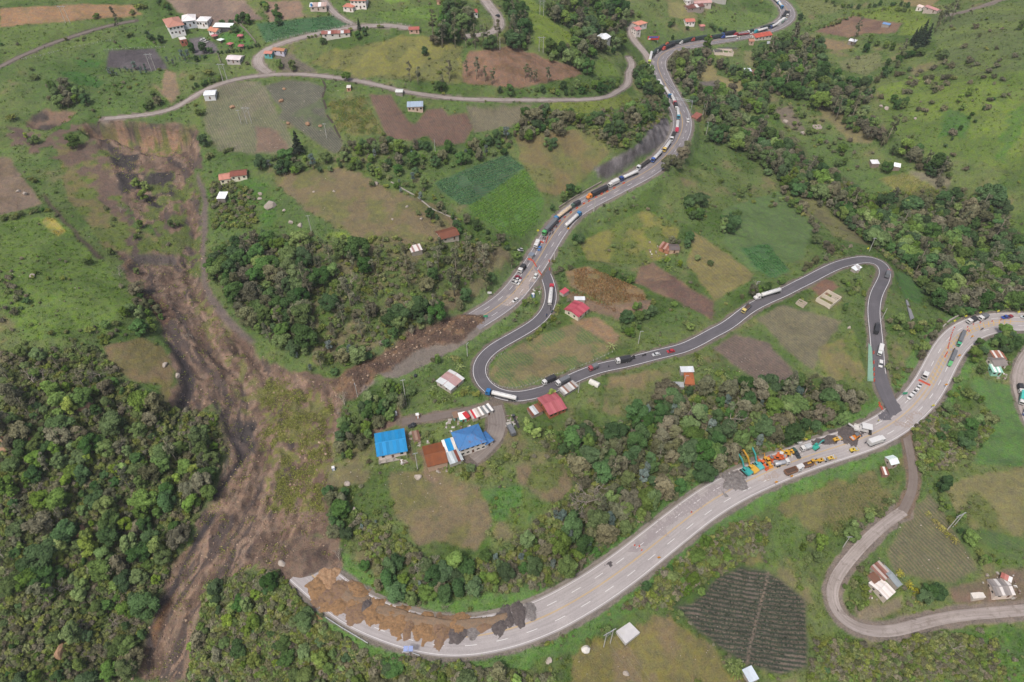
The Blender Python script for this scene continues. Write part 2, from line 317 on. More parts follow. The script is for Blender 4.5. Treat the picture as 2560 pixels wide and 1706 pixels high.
PA(('A1',(1000,400),(1300,340),(1450,380),(1430,440),(980,450)),'#6d8a3c')
PA(('A2',(620,480),(1300,330),(1500,330),(1880,420),(1870,640),(1900,760),(1500,740),(1000,700),(700,640),(500,590)),'#8c8b48', varc='#7d7f4a', var=14, warp=3)
PA(('A2',(160,480),(330,500),(570,655),(250,660)),'#7e7468','#6d6b5c',('A2',(300,520),(560,660)),1.5)
PA(('A2',(1110,120),(1640,40),(1650,200),(1200,210)),'#7f9a44', varc='#738a40')
PA(('A2',(1160,-10),(1380,-10),(1380,20),(1200,25)),'#86a040')
PA(('A2',(1950,470),(2334,420),'A3',(300,530),(580,610),(640,680),(480,720),(60,810),'A2',(2200,790),(1900,760),(1880,600)),'#95745c', varc='#85694f', var=6)
PA(('A3',(150,110),(300,140),(590,360),(520,430),(280,445),(220,430),(190,250)),'#8a9a3c')
PA(('A3',(80,0),(180,0),(330,100),(200,120)),'#8a9a3c')
PA(('A3',(780,510),(900,570),(1000,700),(740,690)),'#7f9440')
PA(('A3',(260,930),(700,925),(880,900),(1050,845),(1110,950),(900,1000),(650,1035),(380,1010)),'#878f3f')
PA(('A3',(1100,740),(1330,840),(1250,880),(1100,800)),'#868858')
# --- fields left of centre
PA(('D',(475,205),(520,190),(600,188),(640,260),(690,350),(590,355),(500,345),(470,290)),'#858268','#6f7d56',('A1',(2230,780),'A2',(30,1000)),1.5, .6, varc='#8d8270', var=16)
PA(('A2',(0,1150),(180,1180),(270,1290),(290,1370),(0,1400)),'#8c7565','#7c6c5a',('A2',(0,1200),(250,1330)),1.3, .6)
PA(('A2',(80,785),(280,728),(480,745),(630,800),(600,900),(640,1050),(720,1200),(850,1395),(700,1395),(460,1235),(300,1120),(200,1080),(240,1000),(150,900)),'#7d746c','#68745a',('A2',(260,900),(700,1330)),1.4, .8, warp=.8)
PA(('A2',(300,1050),(600,900),(700,1180),(620,1200)),'#6f8050', op=.5, patch=(10, .5))
PA(('A2',(640,940),(980,870),(1040,950),(1090,1060),(1180,1230),(900,1240),(740,1200),(680,1060)),'#82824a', varc='#6f7a40', var=4)
PA(('A2',(1030,860),(1240,870),(1290,960),(1400,1110),(1450,1130),(1560,1000),(1700,985),(1760,1050),(1920,1030),(1985,1160),(1900,1300),(1640,1335),(1560,1240),(1420,1285),(1210,1275),(1080,1000)),'#84695d','#74604f',('A2',(1100,900),(1330,1260)),1.5, .8, warp=.7)
PA(('A2',(1920,960),(2334,965),'A3',(190,955),(90,1100),(0,1140),'A2',(2334,1160),(1990,1210)),'#847c67','#767659',('A2',(1950,1000),(2100,1190)),1.3, .6)
PA(('D',(1000,420),(1165,353),(1207,386),(1090,470),(1060,472),(1015,440)),'#517a58','#6a7a58',('D',(1010,425),(1180,360)),2.0, .9, warp=.7)
PA(('D',(1075,476),(1207,387),(1252,465),(1232,530),(1200,548),(1150,530),(1090,497)),'#6f9540','#5f8238',('D',(1080,478),(1207,395)),1.8, .8, warp=.7)
PA(('D',(1180,310),(1380,295),(1400,350),(1300,460),(1240,440),(1200,380)),'#7b7d49', varc='#85784f', var=20)
PA(('D',(620,395),(800,385),(880,430),(1000,470),(1060,520),(980,570),(860,575),(720,490),(640,430)),'#887a59', warp=4, varc='#7d7d4c', var=10)
PA(('B2',(650,560),(800,560),(990,640),(960,690),(760,610)),'#98a840')
PA(('D',(470,395),(560,400),(620,430),(640,520),(560,530),(480,520)),'#5f8238', varc='#6f7f42', var=10)
# --- left edge
PA(('B1',(-40,-160),(100,-120),(260,120),(390,300),(0,390),(-60,380)),'#8d7a68', varc='#85735c', var=14)
PA(('D',(0,510),(110,495),(160,520),(230,590),(310,680),(260,760),(60,785),(0,700)),'#7d9342', varc='#6d843a', var=16)
PA(('B1',(385,460),(430,415),(500,430),(605,540),(530,590),(440,520)),'#b5a84e', warp=.6, varc='#9a9a48', var=3)
PA(('C1',(930,60),(1300,-20),(1480,60),(1600,290),(1560,560),(1450,640),(1480,420),(1150,350),(1020,240)),'#887654', varc='#7d7548', var=10)
PA(('D',(130,330),(250,340),(300,520),(400,560),(330,590),(240,570),(150,450)),'#76803f', varc='#847a50', var=9)
# --- the slide
slp = _sl
PA(('D',(10,288),(190,288),(235,340),(300,430),(330,520),(260,500),(150,370),(30,345)),'#7a665a', patch=(7, .5), warp=4); PA(('D',(250,320),(460,330),(480,640),(280,600),(300,500)),'#6b5c54', patch=(6, .5), warp=4)
PA(None, '#917966', wp=slp, warp=7, wscale=11, soft=1.2, varc='#786355', var=8)
_m = (VX > slp[:, 0].min() - 5) & (VX < slp[:, 0].max() + 5) & (VY > slp[:, 1].min() - 5) & (VY < slp[:, 1].max() + 5); _i = np.nonzero(_m)[0]; _x, _y = VX[_i], VY[_i]; _in = sstep(-1,2, poly_sd(slp, _x + (fbm(_x, _y, 7,3,4) - .5) * 6, _y))
_f = flow_noise(_x, _y, 5,60,83); CG[_i] = mix(CG[_i], lin('#5a5150'), _in * sstep(.54, .62, _f) * .85); _f = flow_noise(_x, _y, 4,50,87); CG[_i] = mix(CG[_i], lin('#a58a74'), _in * sstep(.55, .66, _f) * .8)
_f = fbm(_x, _y, 2.2,3,91); CG[_i] = mix(CG[_i], lin('#5f4d43'), _in * sstep(.55, .68, _f) * .55)
PA(('C2',(120,330),(700,520),(720,900),(640,1300),(640,1568),(100,1568),(60,900),(30,400)),'#80843f', patch=(2.4, .52), op=.8, warp=3)
PA(('D',(470,640),(560,830),(640,900),(760,920),(740,1000),(560,950),(440,700)),'#80824a', patch=(4, .56), op=.8, warp=3)
PA(('D',(250,350),(460,400),(470,640),(300,590),(330,500)),'#74803f', patch=(7, .53), op=.85, warp=3)
PA(('E1',(1900,20),(2000,30),(1750,400),(1600,750),(1380,1270),(1330,1250),(1380,1000),(1550,740),(1700,420)),'#4c4648', warp=1)
PA(('E1',(1620,740),(1480,900),(1380,1100),(1400,1240),(1560,900)),'#94704f', warp=1, op=.8)
PA(('C1',(1500,0),(1560,90),(1640,250),(1660,400),(1600,600),(1530,760),(1640,830),(1720,640),(1780,450),(1760,300),(1660,100),(1560,0)),'#4a4446', warp=2)
PA(('C1',(1900,530),(1980,640),(2060,820),(2130,960),(2140,1080),(2060,1250),(1950,1400),(1890,1500),(1980,1480),(2090,1300),(2200,1150),(2260,1040),(2180,960),(2080,760),(1960,560)),'#484244', warp=2)
PA(('C1',(2150,720),(2334,740),(2334,1050),(2200,960),(2140,820)),'#56504f', patch=(6, .45), warp=2)
PA(('C1',(1330,900),(1600,820),(1680,860),(1500,1000),(1320,1000)),'#8d6f5c', warp=2)
PA(('B1',(1810,0),(1870,180),(1900,270),(1890,420),(1880,600),(1870,800),(1890,1000),(1960,1130),(2120,1340),(2334,1560),(2270,1568),(2060,1390),(1900,1180),(1840,1000),(1830,800),(1840,600),(1830,420),(1850,270),(1790,60)),'#7d706a', warp=.8)
PA(('A1',(1000,1330),(1250,1380),(1300,1500),(1200,1568),(1000,1500)),'#4d4848', patch=(7, .46), warp=3); PA(('B1',(1050,0),(1600,0),(1560,250),(1450,330),(1100,200)),'#4d4848', patch=(8, .5), warp=3)
PA(SCAR1,'#a8876c', warp=2.5); _p = wpoly(*SCAR1); _i = np.nonzero((VX > _p[:, 0].min()) & (VX < _p[:, 0].max()) & (VY > _p[:, 1].min()) & (VY < _p[:, 1].max()))[0]; _in = sstep(-1,1, poly_sd(_p, VX[_i], VY[_i])); CG[_i] = mix(CG[_i], lin('#5f5754'), _in * sstep(.5, .62, fbm(VX[_i] / 4.5 + fbm(VX[_i], VY[_i],8,2,94) * 3, VY[_i] / 12,1.0,4,93, .65)) * .8)
PA(SCAR1,'#74803f', patch=(6, .57), op=.8, warp=2)
PA(('A1',(700,1150),(1200,1125),(1790,1180),(1780,1230),(1500,1190),(1200,1180),(850,1160)),'#57504e', warp=2, op=.8)
PA(SCAR2,'#8d7461', varc='#5b5350', var=8, warp=2)
PA(SCAR3,'#6d6462', varc='#96795e', var=8, warp=1.5)
PA(('A1',(60,1150),(200,1180),(330,1330),(250,1330),(120,1220)),'#6c5a53', warp=2)
PA(('B1',(400,200),(520,340),(680,520),(800,640),(960,790),(900,800),(740,640),(600,480),(460,330),(380,220)),'#5c5047', warp=1.2)
PA(('B1',(1280,1080),(1500,1160),(1600,1300),(1500,1400),(1380,1250)),'#6f5648', warp=2)
PA(TOE, '#755a49', varc='#8a6a52', var=6, warp=2)
PA(('C2',(820,520),(960,400),(1060,330),(1120,350),(1000,460),(900,530)),'#a3938a', warp=1)
PA(('C2',(850,420),(950,370),(1010,385),(920,450)),'#96704a', warp=1)
PA(('B2',(1930,1330),(2060,1260),(2140,1290),(2020,1340)),'#9a6c48', warp=1)
PA(('D',(640,1290),(700,1262),(775,1280),(775,1312),(720,1320),(690,1338),(655,1318)),'#6b5a52', warp=1.5)
# --- the spur
PA(('D',(890,1085),(1000,1070),(1110,1130),(1135,1200),(1090,1262),(960,1250),(900,1180)),'#887a5a', varc='#7d7a4c', var=10, warp=3)
PA(('D',(1108,1125),(1180,1110),(1260,1160),(1200,1212),(1130,1195)),'#668a42', varc='#74863f', var=6)
PA(('D',(1180,1070),(1310,1060),(1330,1110),(1270,1160),(1190,1110)),'#87785a', varc='#7a8048', var=8)
PA(('Z6',(560,-20),(590,120),(640,250),(500,330),(330,400),(140,520),(0,660),(0,580),(120,440),(300,290),(460,230),(530,100)),'#8d7464', warp=.8)
PA(('Z6',(600,250),(760,220),(740,300),(640,340)),'#b09878', warp=1)
PA(('Z6',(580,380),(650,300),(700,420),(720,620),(850,820),(790,830),(690,680)),'#86755c', warp=1.5)
PA(('Z6',(860,680),(960,660),(1010,1000),(1200,1100),(1050,1150),(960,1000)),'#927a64', warp=2)
# --- inside the loop and the fields to the right
PA(('D',(1122,862),(1150,815),(1230,772),(1330,740),(1400,800),(1390,825),(1300,852),(1200,897),(1160,897)),'#758750','#94855f',('Z8',(600,150),(950,500)),1.7, .5, varc='#8a8058', var=9, warp=.8)
PA(('D',(1312,736),(1372,728),(1425,770),(1405,802),(1380,780)),'#a08360')
PA(('D',(1300,622),(1350,612),(1480,668),(1485,695),(1400,702),(1310,662)),'#9a8058', varc='#8a7a50')
PA(('D',(1280,662),(1400,702),(1500,690),(1500,720),(1420,735),(1330,710)),'#927a62')
PA(('D',(1490,598),(1570,650),(1642,695),(1640,738),(1555,690),(1455,650),(1470,620)),'#7b6256', varc='#8d735c', var=10)
PA(('D',(1590,530),(1650,570),(1735,630),(1710,655),(1640,690),(1580,610)),'#918654','#7f7f4a',('B3',(1650,800),(2000,1150)),2.0, .5)
PA(('D',(1660,480),(1790,440),(1870,520),(1840,600),(1730,625),(1660,560)),'#70894f','#7d8a58',('D',(1700,500),(1830,590)),1.6, .5)
PA(('B3',(2090,700),(2334,650),'B4',(200,900),(60,960),(0,960),'B3',(2200,860)),'#4f7f4c','#6b8a50',('B3',(2090,700),(2300,930)),1.8, .8)
PA(('D',(1330,560),(1480,480),(1560,520),(1560,580),(1480,610),(1350,600)),'#7a8443', varc='#8c8a46', var=12)
PA(('D',(1740,730),(1800,700),(1935,738),(1885,800),(1872,852),(1800,800)),'#858064','#766f58',('C4',(0,100),(400,420)),1.4, .6)
PA(('D',(1636,800),(1690,768),(1770,790),(1842,880),(1762,892),(1680,832)),'#857469','#75675c',('C3',(1850,150),(2250,420)),1.6, .6)
PA(('B4',(390,1060),(510,960),(650,1050),(470,1145)),'#8c6a57')
PA(('D',(1880,800),(1960,760),(1990,860),(1960,900),(1890,860)),'#808a48', varc='#8d8455', var=8)
PA(('B4',(1000,60),(1250,10),(1500,130),(1640,230),(1560,320),(1380,290),(1100,130)),'#92904f', varc='#868a4a', var=3, warp=1)
PA(('B4',(1270,0),(1560,0),(1670,100),(1640,220),(1450,90)),'#87826a')
PA(('A4',(420,880),(700,940),(1000,1200),(940,1300),(760,1300),(600,1150),(450,1000)),'#8c8458', warp=2)
PA(('A4',(60,1000),(200,960),(340,1200),(260,1190),(120,1100)),'#857a68', warp=2)
PA(('B4',(300,100),(1120,660),(1000,690),(600,600),(450,420),(300,260)),'#828352', varc='#7d7a55', var=8)
PA(('B4',(980,700),(1150,670),(1280,760),(1240,840),(1100,790)),'#74963c')
PA(('B4',(1150,950),(1330,840),(1490,1080),(1380,1200),(1250,1150)),'#53803f','#7a8a50',('B4',(1200,960),(1380,1180)),1.5, .5)
PA(('A4',(430,290),(650,170),(780,140),(1240,205),(1170,300),(1000,310),(900,300),(740,345)),'#86695a', varc='#94775f', var=14)
PA(('A4',(750,100),(1150,50),(1340,95),(1500,170),(1400,330),(1180,320),(1250,215),(960,180),(760,140)),'#8c9a3e', varc='#7d8d3c', var=8)
PA(('A4',(460,350),(680,380),(780,440),(600,460),(480,430)),'#9a8560')
PA(('A4',(640,560),(1000,470),(1050,600),(900,690),(680,640)),'#85885a')
PA(('A4',(250,0),(560,0),(700,80),(570,130),(290,140)),'#858a52')
PA(('A4',(1200,0),(1560,0),(1500,70),(1300,60)),'#9a8a5c')
PA(('A3',(1720,190),(1800,90),(2334,125),(2334,260),(1980,300),(1850,225)),'#7c9048')
PA(('A3',(1410,20),(1600,40),(1700,150),(1680,190),(1440,160)),'#8f8c58')
PA(('A3',(1800,420),(2010,380),(2010,400),(1830,450)),'#94a04a')
PA(('A3',(1780,470),(2020,395),(2060,440),(1850,480)),'#6f6a6c')
PA(('A3',(2110,470),(2334,430),(2334,640),(2130,600)),'#8a8a5a')
PA(('A3',(1680,700),(1800,570),(1870,640),(1860,690),(2100,740),(2150,800),(2050,840),(1700,730)),'#998f5c')
PA(('A3',(1700,740),(1900,740),(1850,790),(1720,780)),'#7d7570')
PA(('A4',(1500,150),(2334,0),(2334,700),(1900,700),(1600,560),(1530,400)),'#84904e', varc='#788252', var=20, op=.8)
PA(('A4',(1000,800),(1350,700),(1900,700),(2334,650),(2334,1568),(1500,1400),(1100,1200)),'#87983f', varc='#72863c', var=26, op=.9)
PA(('A4',(1620,1000),(1820,1050),(1800,1250),(1560,1250)),'#56803c', warp=4, op=.8)
PA(('A4',(2150,1150),(2334,900),(2334,1100),(2150,1500),(2100,1400)),'#5f8838', warp=5, op=.7)
# --- near right
PA(('C4',(1840,770),(1890,705),(2100,760),(2240,800),(2320,1050),(2340,1530),(1960,1500),(1870,1480),(2080,1080)),'#658c45','#7a8a55',('C4',(1900,800),(2330,1000)),1.4, .5, warp=.8)
PA(('E3',(1480,870),(1640,850),(1760,740),(1900,590),(2080,510),(2334,570),'E4',(80,790),(250,930),(285,1000),(300,1450),(100,1512),(0,1490),'E3',(2334,1460),(2130,1410),(1900,1250),(1700,1100),(1560,950)),'#50554a','#86766a',('E3',(1700,780),(2300,880)),1.75, .75, warp=.9)
PA(('E3',(2334,560),(2290,740),(2200,1050),(2130,1410),(2150,1415),(2225,1060),(2310,750),(2350,560)),'#8a7a6c', warp=.3, soft=.5)
PA(('E4',(370,160),(650,45),(830,30),(850,150),(1010,180),(1010,250),(650,350),(510,545),(430,420)),'#62763f','#857a55',('E4',(430,180),(600,440)),1.6, .7, warp=1)
PA(('E4',(1050,320),(1190,165),(1300,265),(1350,390),(1560,715),(1380,840),(1130,785),(960,770),(880,600)),'#837a5e','#6c7350',('E4',(1100,400),(1480,780)),1.5, .7, warp=1)
PA(('E4',(1300,100),(1500,20),(1920,-40),(1920,500),(1560,420),(1400,300)),'#8a8557', varc='#7a8048', var=12, warp=3)
PA(('E4',(1560,425),(1920,520),(1780,590),(1650,560)),'#5d7a45','#7a8050',('E4',(1560,440),(1800,580)),1.3, .6)
PA(('E4',(1340,860),(1580,800),(1920,700),(1920,985),(1400,985)),'#85705f', varc='#7d7058', warp=2)
PA(('E4',(640,1000),(860,960),(1000,930),(980,1000),(760,1120),(690,1140)),'#8d8268', warp=2)
PA(('E4',(870,1120),(1020,1060),(1100,1100),(950,1170)),'#94867c', warp=1)
PA(('D',(1300,1580),(1330,1470),(1450,1440),(1540,1410),(1640,1500),(1720,1580)),'#847d47', varc='#8a7a58', var=9, warp=3)
PA(('D',(1840,1580),(2050,1490),(2200,1440),(2380,1440),(2380,1580)),'#6b8a3c', varc='#5c7c36', var=10, warp=3)
PA(('D',(1620,1210),(1900,1100),(1980,1060),(2100,1050),(2040,1180),(1850,1290),(1700,1300)),'#6f8244', varc='#857d50', var=9, op=.8, warp=3)
PA(('D',(1360,1330),(1600,1180),(1620,1230),(1450,1400),(1330,1440)),'#6d8644', varc='#7f8450', var=8, op=.9)
PA(('D',(1400,870),(1560,835),(1540,890),(1450,960),(1385,950)),'#7f8450', varc='#8d7f58', var=12)
PA(('D',(560,560),(1200,560),(1130,690),(900,800),(780,860),(640,800)),'#6a7c3e', varc='#83755a', var=9, op=.7)
PA(ROCK, '#7d777a', varc='#5c5656', var=4, warp=1.5)
# --- wooded ground is dark leaf litter and herbs
for wpts in (('D',(0,810),(220,800),(300,880),(370,930),(500,960),(520,1040),(430,1220),(330,1440),(300,1568),(0,1568)),('D',(480,1340),(640,1315),(720,1420),(850,1510),(1150,1540),(1300,1568),(430,1568)),
             ('D',(1240,1010),(1450,970),(1600,880),(1990,900),(1900,990),(1560,1120),(1440,1230),(1250,1360),(900,1370),(1150,1270),(1330,1120)),
             ('D',(490,560),(640,540),(720,650),(640,780),(520,690)),('D',(1620,260),(1790,310),(2000,450),(2200,430),(2353,570),(2353,720),(2150,690),(1900,480),(1700,340))):
    PA(wpts, '#5c6f3c', varc='#6a6a46', var=6, warp=4, soft=3, op=.85)
# --- verges and road shoulders
for nm, wd, col in (('low',7.75,'#6f9648'),('up',7.5,'#7c9054')):
    d = dist_road(nm); CG[:] = mix(CG, lin(col), sstep(wd + 8, wd + 6, d + (n3 - .5) * 4) * sstep(wd + .2, wd + 1.5, d) * .8)
    C2[:] = np.where((d < wd + 7)[:, None], CG, C2); ROWA[d < wd + 6] = 0
    CG[:] = mix(CG, lin('#8b8177'), sstep(wd + 2.4, wd + 1.6, d + (n3 - .5) * 1.6))
for nm, wd, col in (('loop',3.7,'#83786e'),('hill',2.3,'#8d8078'),('bend',3.2,'#978a82'),('north',3.5,'#918a80'),('track',2.1,'#6d635c'),('country',3.1,'#8d8075'),('farmtrack',2,'#857260'),('yard',4.2,'#83776c'),('dirt',2.1,'#86786a'),('ranch',1.8,'#8d8478'),('lane',2,'#958a80'),('side',3,'#8d857c'),('east',4.5,'#8d8378')):
    d = dist_road(nm); k = sstep(wd + 1.9, wd + .9, d + (n3 - .5) * 1.8); CG[:] = mix(CG, lin(col), k); C2[:] = mix(C2, lin(col), k); ROWA[k > .3] = 0
PA(TOE, '#7a6352', varc='#655247', var=4, warp=2); PA(TOE, '#917458', patch=(5, .6), warp=2, op=.8)
PA(('D',(590,1310),(620,1255),(700,1222),(785,1232),(792,1296),(765,1312),(715,1322),(690,1340),(655,1335),(625,1312)),'#86705f', warp=2.5, varc='#6c5a50', var=4)
PA(ROCK, '#8f898b', varc='#777173', var=4, warp=1.5); _p = wpoly(*ROCK); _i = np.nonzero((VX > _p[:, 0].min()) & (VX < _p[:, 0].max()) & (VY > _p[:, 1].min()) & (VY < _p[:, 1].max()))[0]; CG[_i] = mix(CG[_i], lin('#4c4747'), sstep(-1,1, poly_sd(_p, VX[_i], VY[_i])) * sstep(.52, .62, fbm(VX[_i] / 3, VY[_i] / 9,1.0,3,95)) * .55)
ROWA[(CG == C2).all(1)] = 0

_t = sstep(.98,1.14, CG[:, 1] / CG[:, 0])[:, None]; CG *= (.88 - .09 * _t) * (1 - _t * np.array([.12,0, .1])); _t = sstep(.98,1.14, C2[:, 1] / C2[:, 0])[:, None]; C2 *= (.88 - .09 * _t) * (1 - _t * np.array([.12,0, .1]))
def grid_mesh(name, vx, vy, vz, nr, nc):
    me = bpy.data.meshes.new(name); me.vertices.add(nr * nc)
    me.vertices.foreach_set('co', np.stack([vx, vy, vz],1).astype(np.float32).ravel())
    i = (np.arange(nr - 1)[:, None] * nc + np.arange(nc - 1)[None]).ravel()
    q = np.stack([i, i + 1, i + nc + 1, i + nc],1).astype(np.int32); nf = len(q)
    me.loops.add(nf * 4); me.polygons.add(nf)
    me.loops.foreach_set('vertex_index', q.ravel()); me.polygons.foreach_set('loop_start', np.arange(0, nf * 4,4, dtype=np.int32))
    me.polygons.foreach_set('use_smooth', np.ones(nf, bool)); me.update(calc_edges=True); return me
gm = grid_mesh('ground', VX, VY, VZ, NR, NC)
def fattr(me, name, arr, typ='FLOAT'):
    a = me.attributes.new(name, typ, 'POINT')
    if typ == 'FLOAT': a.data.foreach_set('value', arr.astype(np.float32))
    else: a.data.foreach_set('color', np.c_[arr, np.ones(len(arr))].astype(np.float32).ravel())
fattr(gm, 'Col', np.clip(CG, 0,1),'FLOAT_COLOR'); fattr(gm, 'Col2', np.clip(C2,0,1),'FLOAT_COLOR'); fattr(gm, 'rowc', ROWC); fattr(gm, 'rowa', ROWA)
ground = bpy.data.objects.new('ground', gm); COL.objects.link(ground); ground['kind'] = 'structure'
ground['label'] = 'hillside of meadows, ploughed fields and bare landslide soil'

# ------------------------------------------------------------------ materials
class NT:
    def __init__(s, name):
        s.m = bpy.data.materials.new(name); s.m.use_nodes = True; s.t = s.m.node_tree; s.b = s.t.nodes['Principled BSDF']
    def n(s, typ, **k):
        nd = s.t.nodes.new(typ)
        for a, v in k.items():
            if a.startswith('i_'):
                key = a[2:]; nd.inputs[int(key) if key.isdigit() else key].default_value = v
            else: setattr(nd, a, v)
        return nd
    def l(s, a, b): s.t.links.new(a, b)
    def noise(s, vec, scale, detail=3, rough=.55):
        nd = s.n('ShaderNodeTexNoise', i_Scale=scale, i_Detail=detail, i_Roughness=rough)
        if vec is not None: s.l(vec, nd.inputs['Vector'])
        return nd.outputs['Fac']
    def ramp(s, f, a, b, lo=0.0, hi=1.0):
        nd = s.n('ShaderNodeMapRange', i_1=a, i_2=b, i_3=lo, i_4=hi); s.l(f, nd.inputs[0]); return nd.outputs[0]
    def mixc(s, f, a, b, mode='MIX'):
        nd = s.n('ShaderNodeMix', data_type='RGBA', blend_type=mode)
        for sock, v in ((0, f),(6, a),(7, b)):
            if isinstance(v, (int, float)): nd.inputs[sock].default_value = v
            elif isinstance(v, tuple): nd.inputs[sock].default_value = v
            else: s.l(v, nd.inputs[sock])
        return nd.outputs[2]
    def math(s, op, a, b=None):
        nd = s.n('ShaderNodeMath', operation=op)
        for k, v in ((0, a),(1, b)):
            if v is None: continue
            if isinstance(v, (int, float)): nd.inputs[k].default_value = v
            else: s.l(v, nd.inputs[k])
        return nd.outputs[0]
    def scale(s, c, f):
        nd = s.n('ShaderNodeVectorMath', operation='SCALE'); s.l(c, nd.inputs[0])
        if isinstance(f, (int, float)): nd.inputs['Scale'].default_value = f
        else: s.l(f, nd.inputs['Scale'])
        return nd.outputs[0]
    def bump(s, h, strength, dist):
        nd = s.n('ShaderNodeBump', i_Strength=strength, i_Distance=dist); s.l(h, nd.inputs['Height']); s.l(nd.outputs[0], s.b.inputs['Normal'])
    def pos(s): return s.n('ShaderNodeNewGeometry').outputs['Position']
g = NT('ground_soil_and_grass'); pos = g.pos()
a1 = g.n('ShaderNodeAttribute', attribute_name='Col').outputs['Color']; a2 = g.n('ShaderNodeAttribute', attribute_name='Col2').outputs['Color']
rc = g.n('ShaderNodeAttribute', attribute_name='rowc').outputs['Fac']; ra = g.n('ShaderNodeAttribute', attribute_name='rowa').outputs['Fac']
nf = g.noise(pos, 1.6,3, .7); nm_ = g.noise(pos, .32,3, .6); nl = g.noise(pos, .07,3)
st = g.math('SINE', g.math('MULTIPLY', g.math('ADD', rc, g.math('MULTIPLY', nm_, .35)),6.2832))
st = g.ramp(g.math('ADD', st, g.math('MULTIPLY', g.math('SUBTRACT', nf, .5),2.2)),-.5, .6)
c = g.mixc(g.math('MULTIPLY', st, ra), a1, a2)
v = g.math('MULTIPLY', g.ramp(nf, .3, .7, .74,1.26), g.math('MULTIPLY', g.ramp(nm_, .3, .7, .84,1.16), g.ramp(nl, .3, .7, .9,1.1)))
c = g.scale(c, v)
hs = g.n('ShaderNodeHueSaturation'); g.l(c, hs.inputs['Color']); g.l(g.ramp(g.noise(pos, .55,2), .3, .7, .485, .512), hs.inputs['Hue']); g.l(g.ramp(nm_, .3, .7, .74,1.02), hs.inputs['Saturation'])
g.l(hs.outputs[0], g.b.inputs['Base Color']); g.b.inputs['Roughness'].default_value = 1; g.b.inputs['Specular IOR Level'].default_value = .1
g.bump(g.math('ADD', nf, g.math('MULTIPLY', nm_, 1.6)), .9, .55)
gm.materials.append(g.m)
# ------------------------------------------------------------------ road surfaces and markings
def strip_mesh(P, off0, off1, zoff, ncross=2, name='strip', uv=True):
    T = np.gradient(P[:, :2], axis=0); T /= np.hypot(*T.T)[:, None]; N = np.stack([-T[:, 1], T[:, 0]],1)
    o = np.linspace(off0, off1, ncross)
    X = P[:, None, 0] + N[:, None, 0] * o; Y = P[:, None, 1] + N[:, None, 1] * o; Z = np.repeat(P[:, 2:3] + zoff, ncross, 1)
    me = grid_mesh(name, X.ravel(), Y.ravel(), Z.ravel(), len(P), ncross)
    s = np.r_[0, np.cumsum(np.hypot(*np.diff(P[:, :2], axis=0).T))]
    fattr(me, 'along', np.repeat(s, ncross)); fattr(me, 'across', np.tile(o, len(P)))
    # faces must look up
    if len(me.polygons) and me.polygons[0].normal.z < 0: me.flip_normals()
    return me
def obj(name, me, mat=None, parent=None, kind=None):
    o = bpy.data.objects.new(name, me); COL.objects.link(o)
    if mat is not None:
        me.materials.clear(); me.materials.append(mat)
    if parent is not None: o.parent = parent
    if kind: o['kind'] = kind
    return o
def road_mat(name, base, dark, light, patch=.0, streak=.25, seedoff=0):
    m = NT(name); p = m.pos(); al = m.n('ShaderNodeAttribute', attribute_name='along').outputs['Fac']; ac = m.n('ShaderNodeAttribute', attribute_name='across').outputs['Fac']
    cmb = m.n('ShaderNodeCombineXYZ'); m.l(m.math('MULTIPLY', al, .03), cmb.inputs[0]); m.l(ac, cmb.inputs[1])
    s1 = m.noise(cmb.outputs[0],1.1,4, .6); s2 = m.noise(p, .12,4, .6); s3 = m.noise(p, 2.5,3, .6)
    c = m.mixc(m.ramp(s1, .38, .66,0, streak), L4(base), L4(dark)); c = m.mixc(m.ramp(s2, .5, .75,0, .55), c, L4(light))
    if patch: c = m.mixc(m.ramp(m.noise(p, .3,4, .65), .56, .66,0, patch), c, L4(dark))
    c = m.scale(c, m.ramp(s3, .3, .7, .9,1.1)); m.l(c, m.b.inputs['Base Color']); m.b.inputs['Roughness'].default_value = .9; m.b.inputs['Specular IOR Level'].default_value = .25
    m.bump(s3, .4, .05); return m.m
M_hw = road_mat('worn_concrete_road','#b3adac','#928a8a','#c0b8b6', .15, .5)
M_hw2 = road_mat('grey_highway_asphalt','#918c8e','#716c72','#a39b98', .25, .8)
M_asph = road_mat('dark_fresh_asphalt','#69666b','#545257','#78747a',0, .5)
M_con = road_mat('pale_concrete_track','#aca29e','#857a72','#bcb2ac', .7, .8)
M_dirt = road_mat('grey_dirt_track','#80756f','#695e58','#8f857c', .5, .5)
M_yard = road_mat('stained_concrete_yard','#8f8681','#6c635e','#a59c94', .7, .7)
def paint_mat(name, col, wear=.5):
    m = NT(name); p = m.pos(); n = m.noise(p, 1.2,4, .7); c = m.mixc(m.ramp(n, .5, .72,0, wear), L4(col), L4('#a39a98')); m.l(c, m.b.inputs['Base Color']); m.b.inputs['Roughness'].default_value = .8; return m.m
M_wline = paint_mat('white_road_paint','#f4f2f2', .35); M_yline = paint_mat('yellow_road_paint','#d2ac58', .45)
def length(P): return np.hypot(*np.diff(P[:, :2], axis=0).T).sum()
def road_obj(key, name, mat, label, zoff=0.0, ext=0):
    r = ROADS[key]; me = strip_mesh(r['P'] if key != 'up' else sub(r['P'], s_at('up','B2',(2010,1400)), length(r['P'])),-r['w'] / 2, r['w'] / 2, zoff, 9, name); o = obj(name, me, mat, kind='structure'); o['label'] = label; r['o'] = o; r['zoff'] = zoff; return o
def sub(P, s0, s1):
    d = np.r_[0, np.cumsum(np.hypot(*np.diff(P[:, :2], axis=0).T))]; n = max(2, int((s1 - s0) / 2) + 1); s = np.linspace(s0, s1, n)
    return np.stack([np.interp(s, d, P[:, k]) for k in range(3)],1)
def length(P): return np.hypot(*np.diff(P[:, :2], axis=0).T).sum()
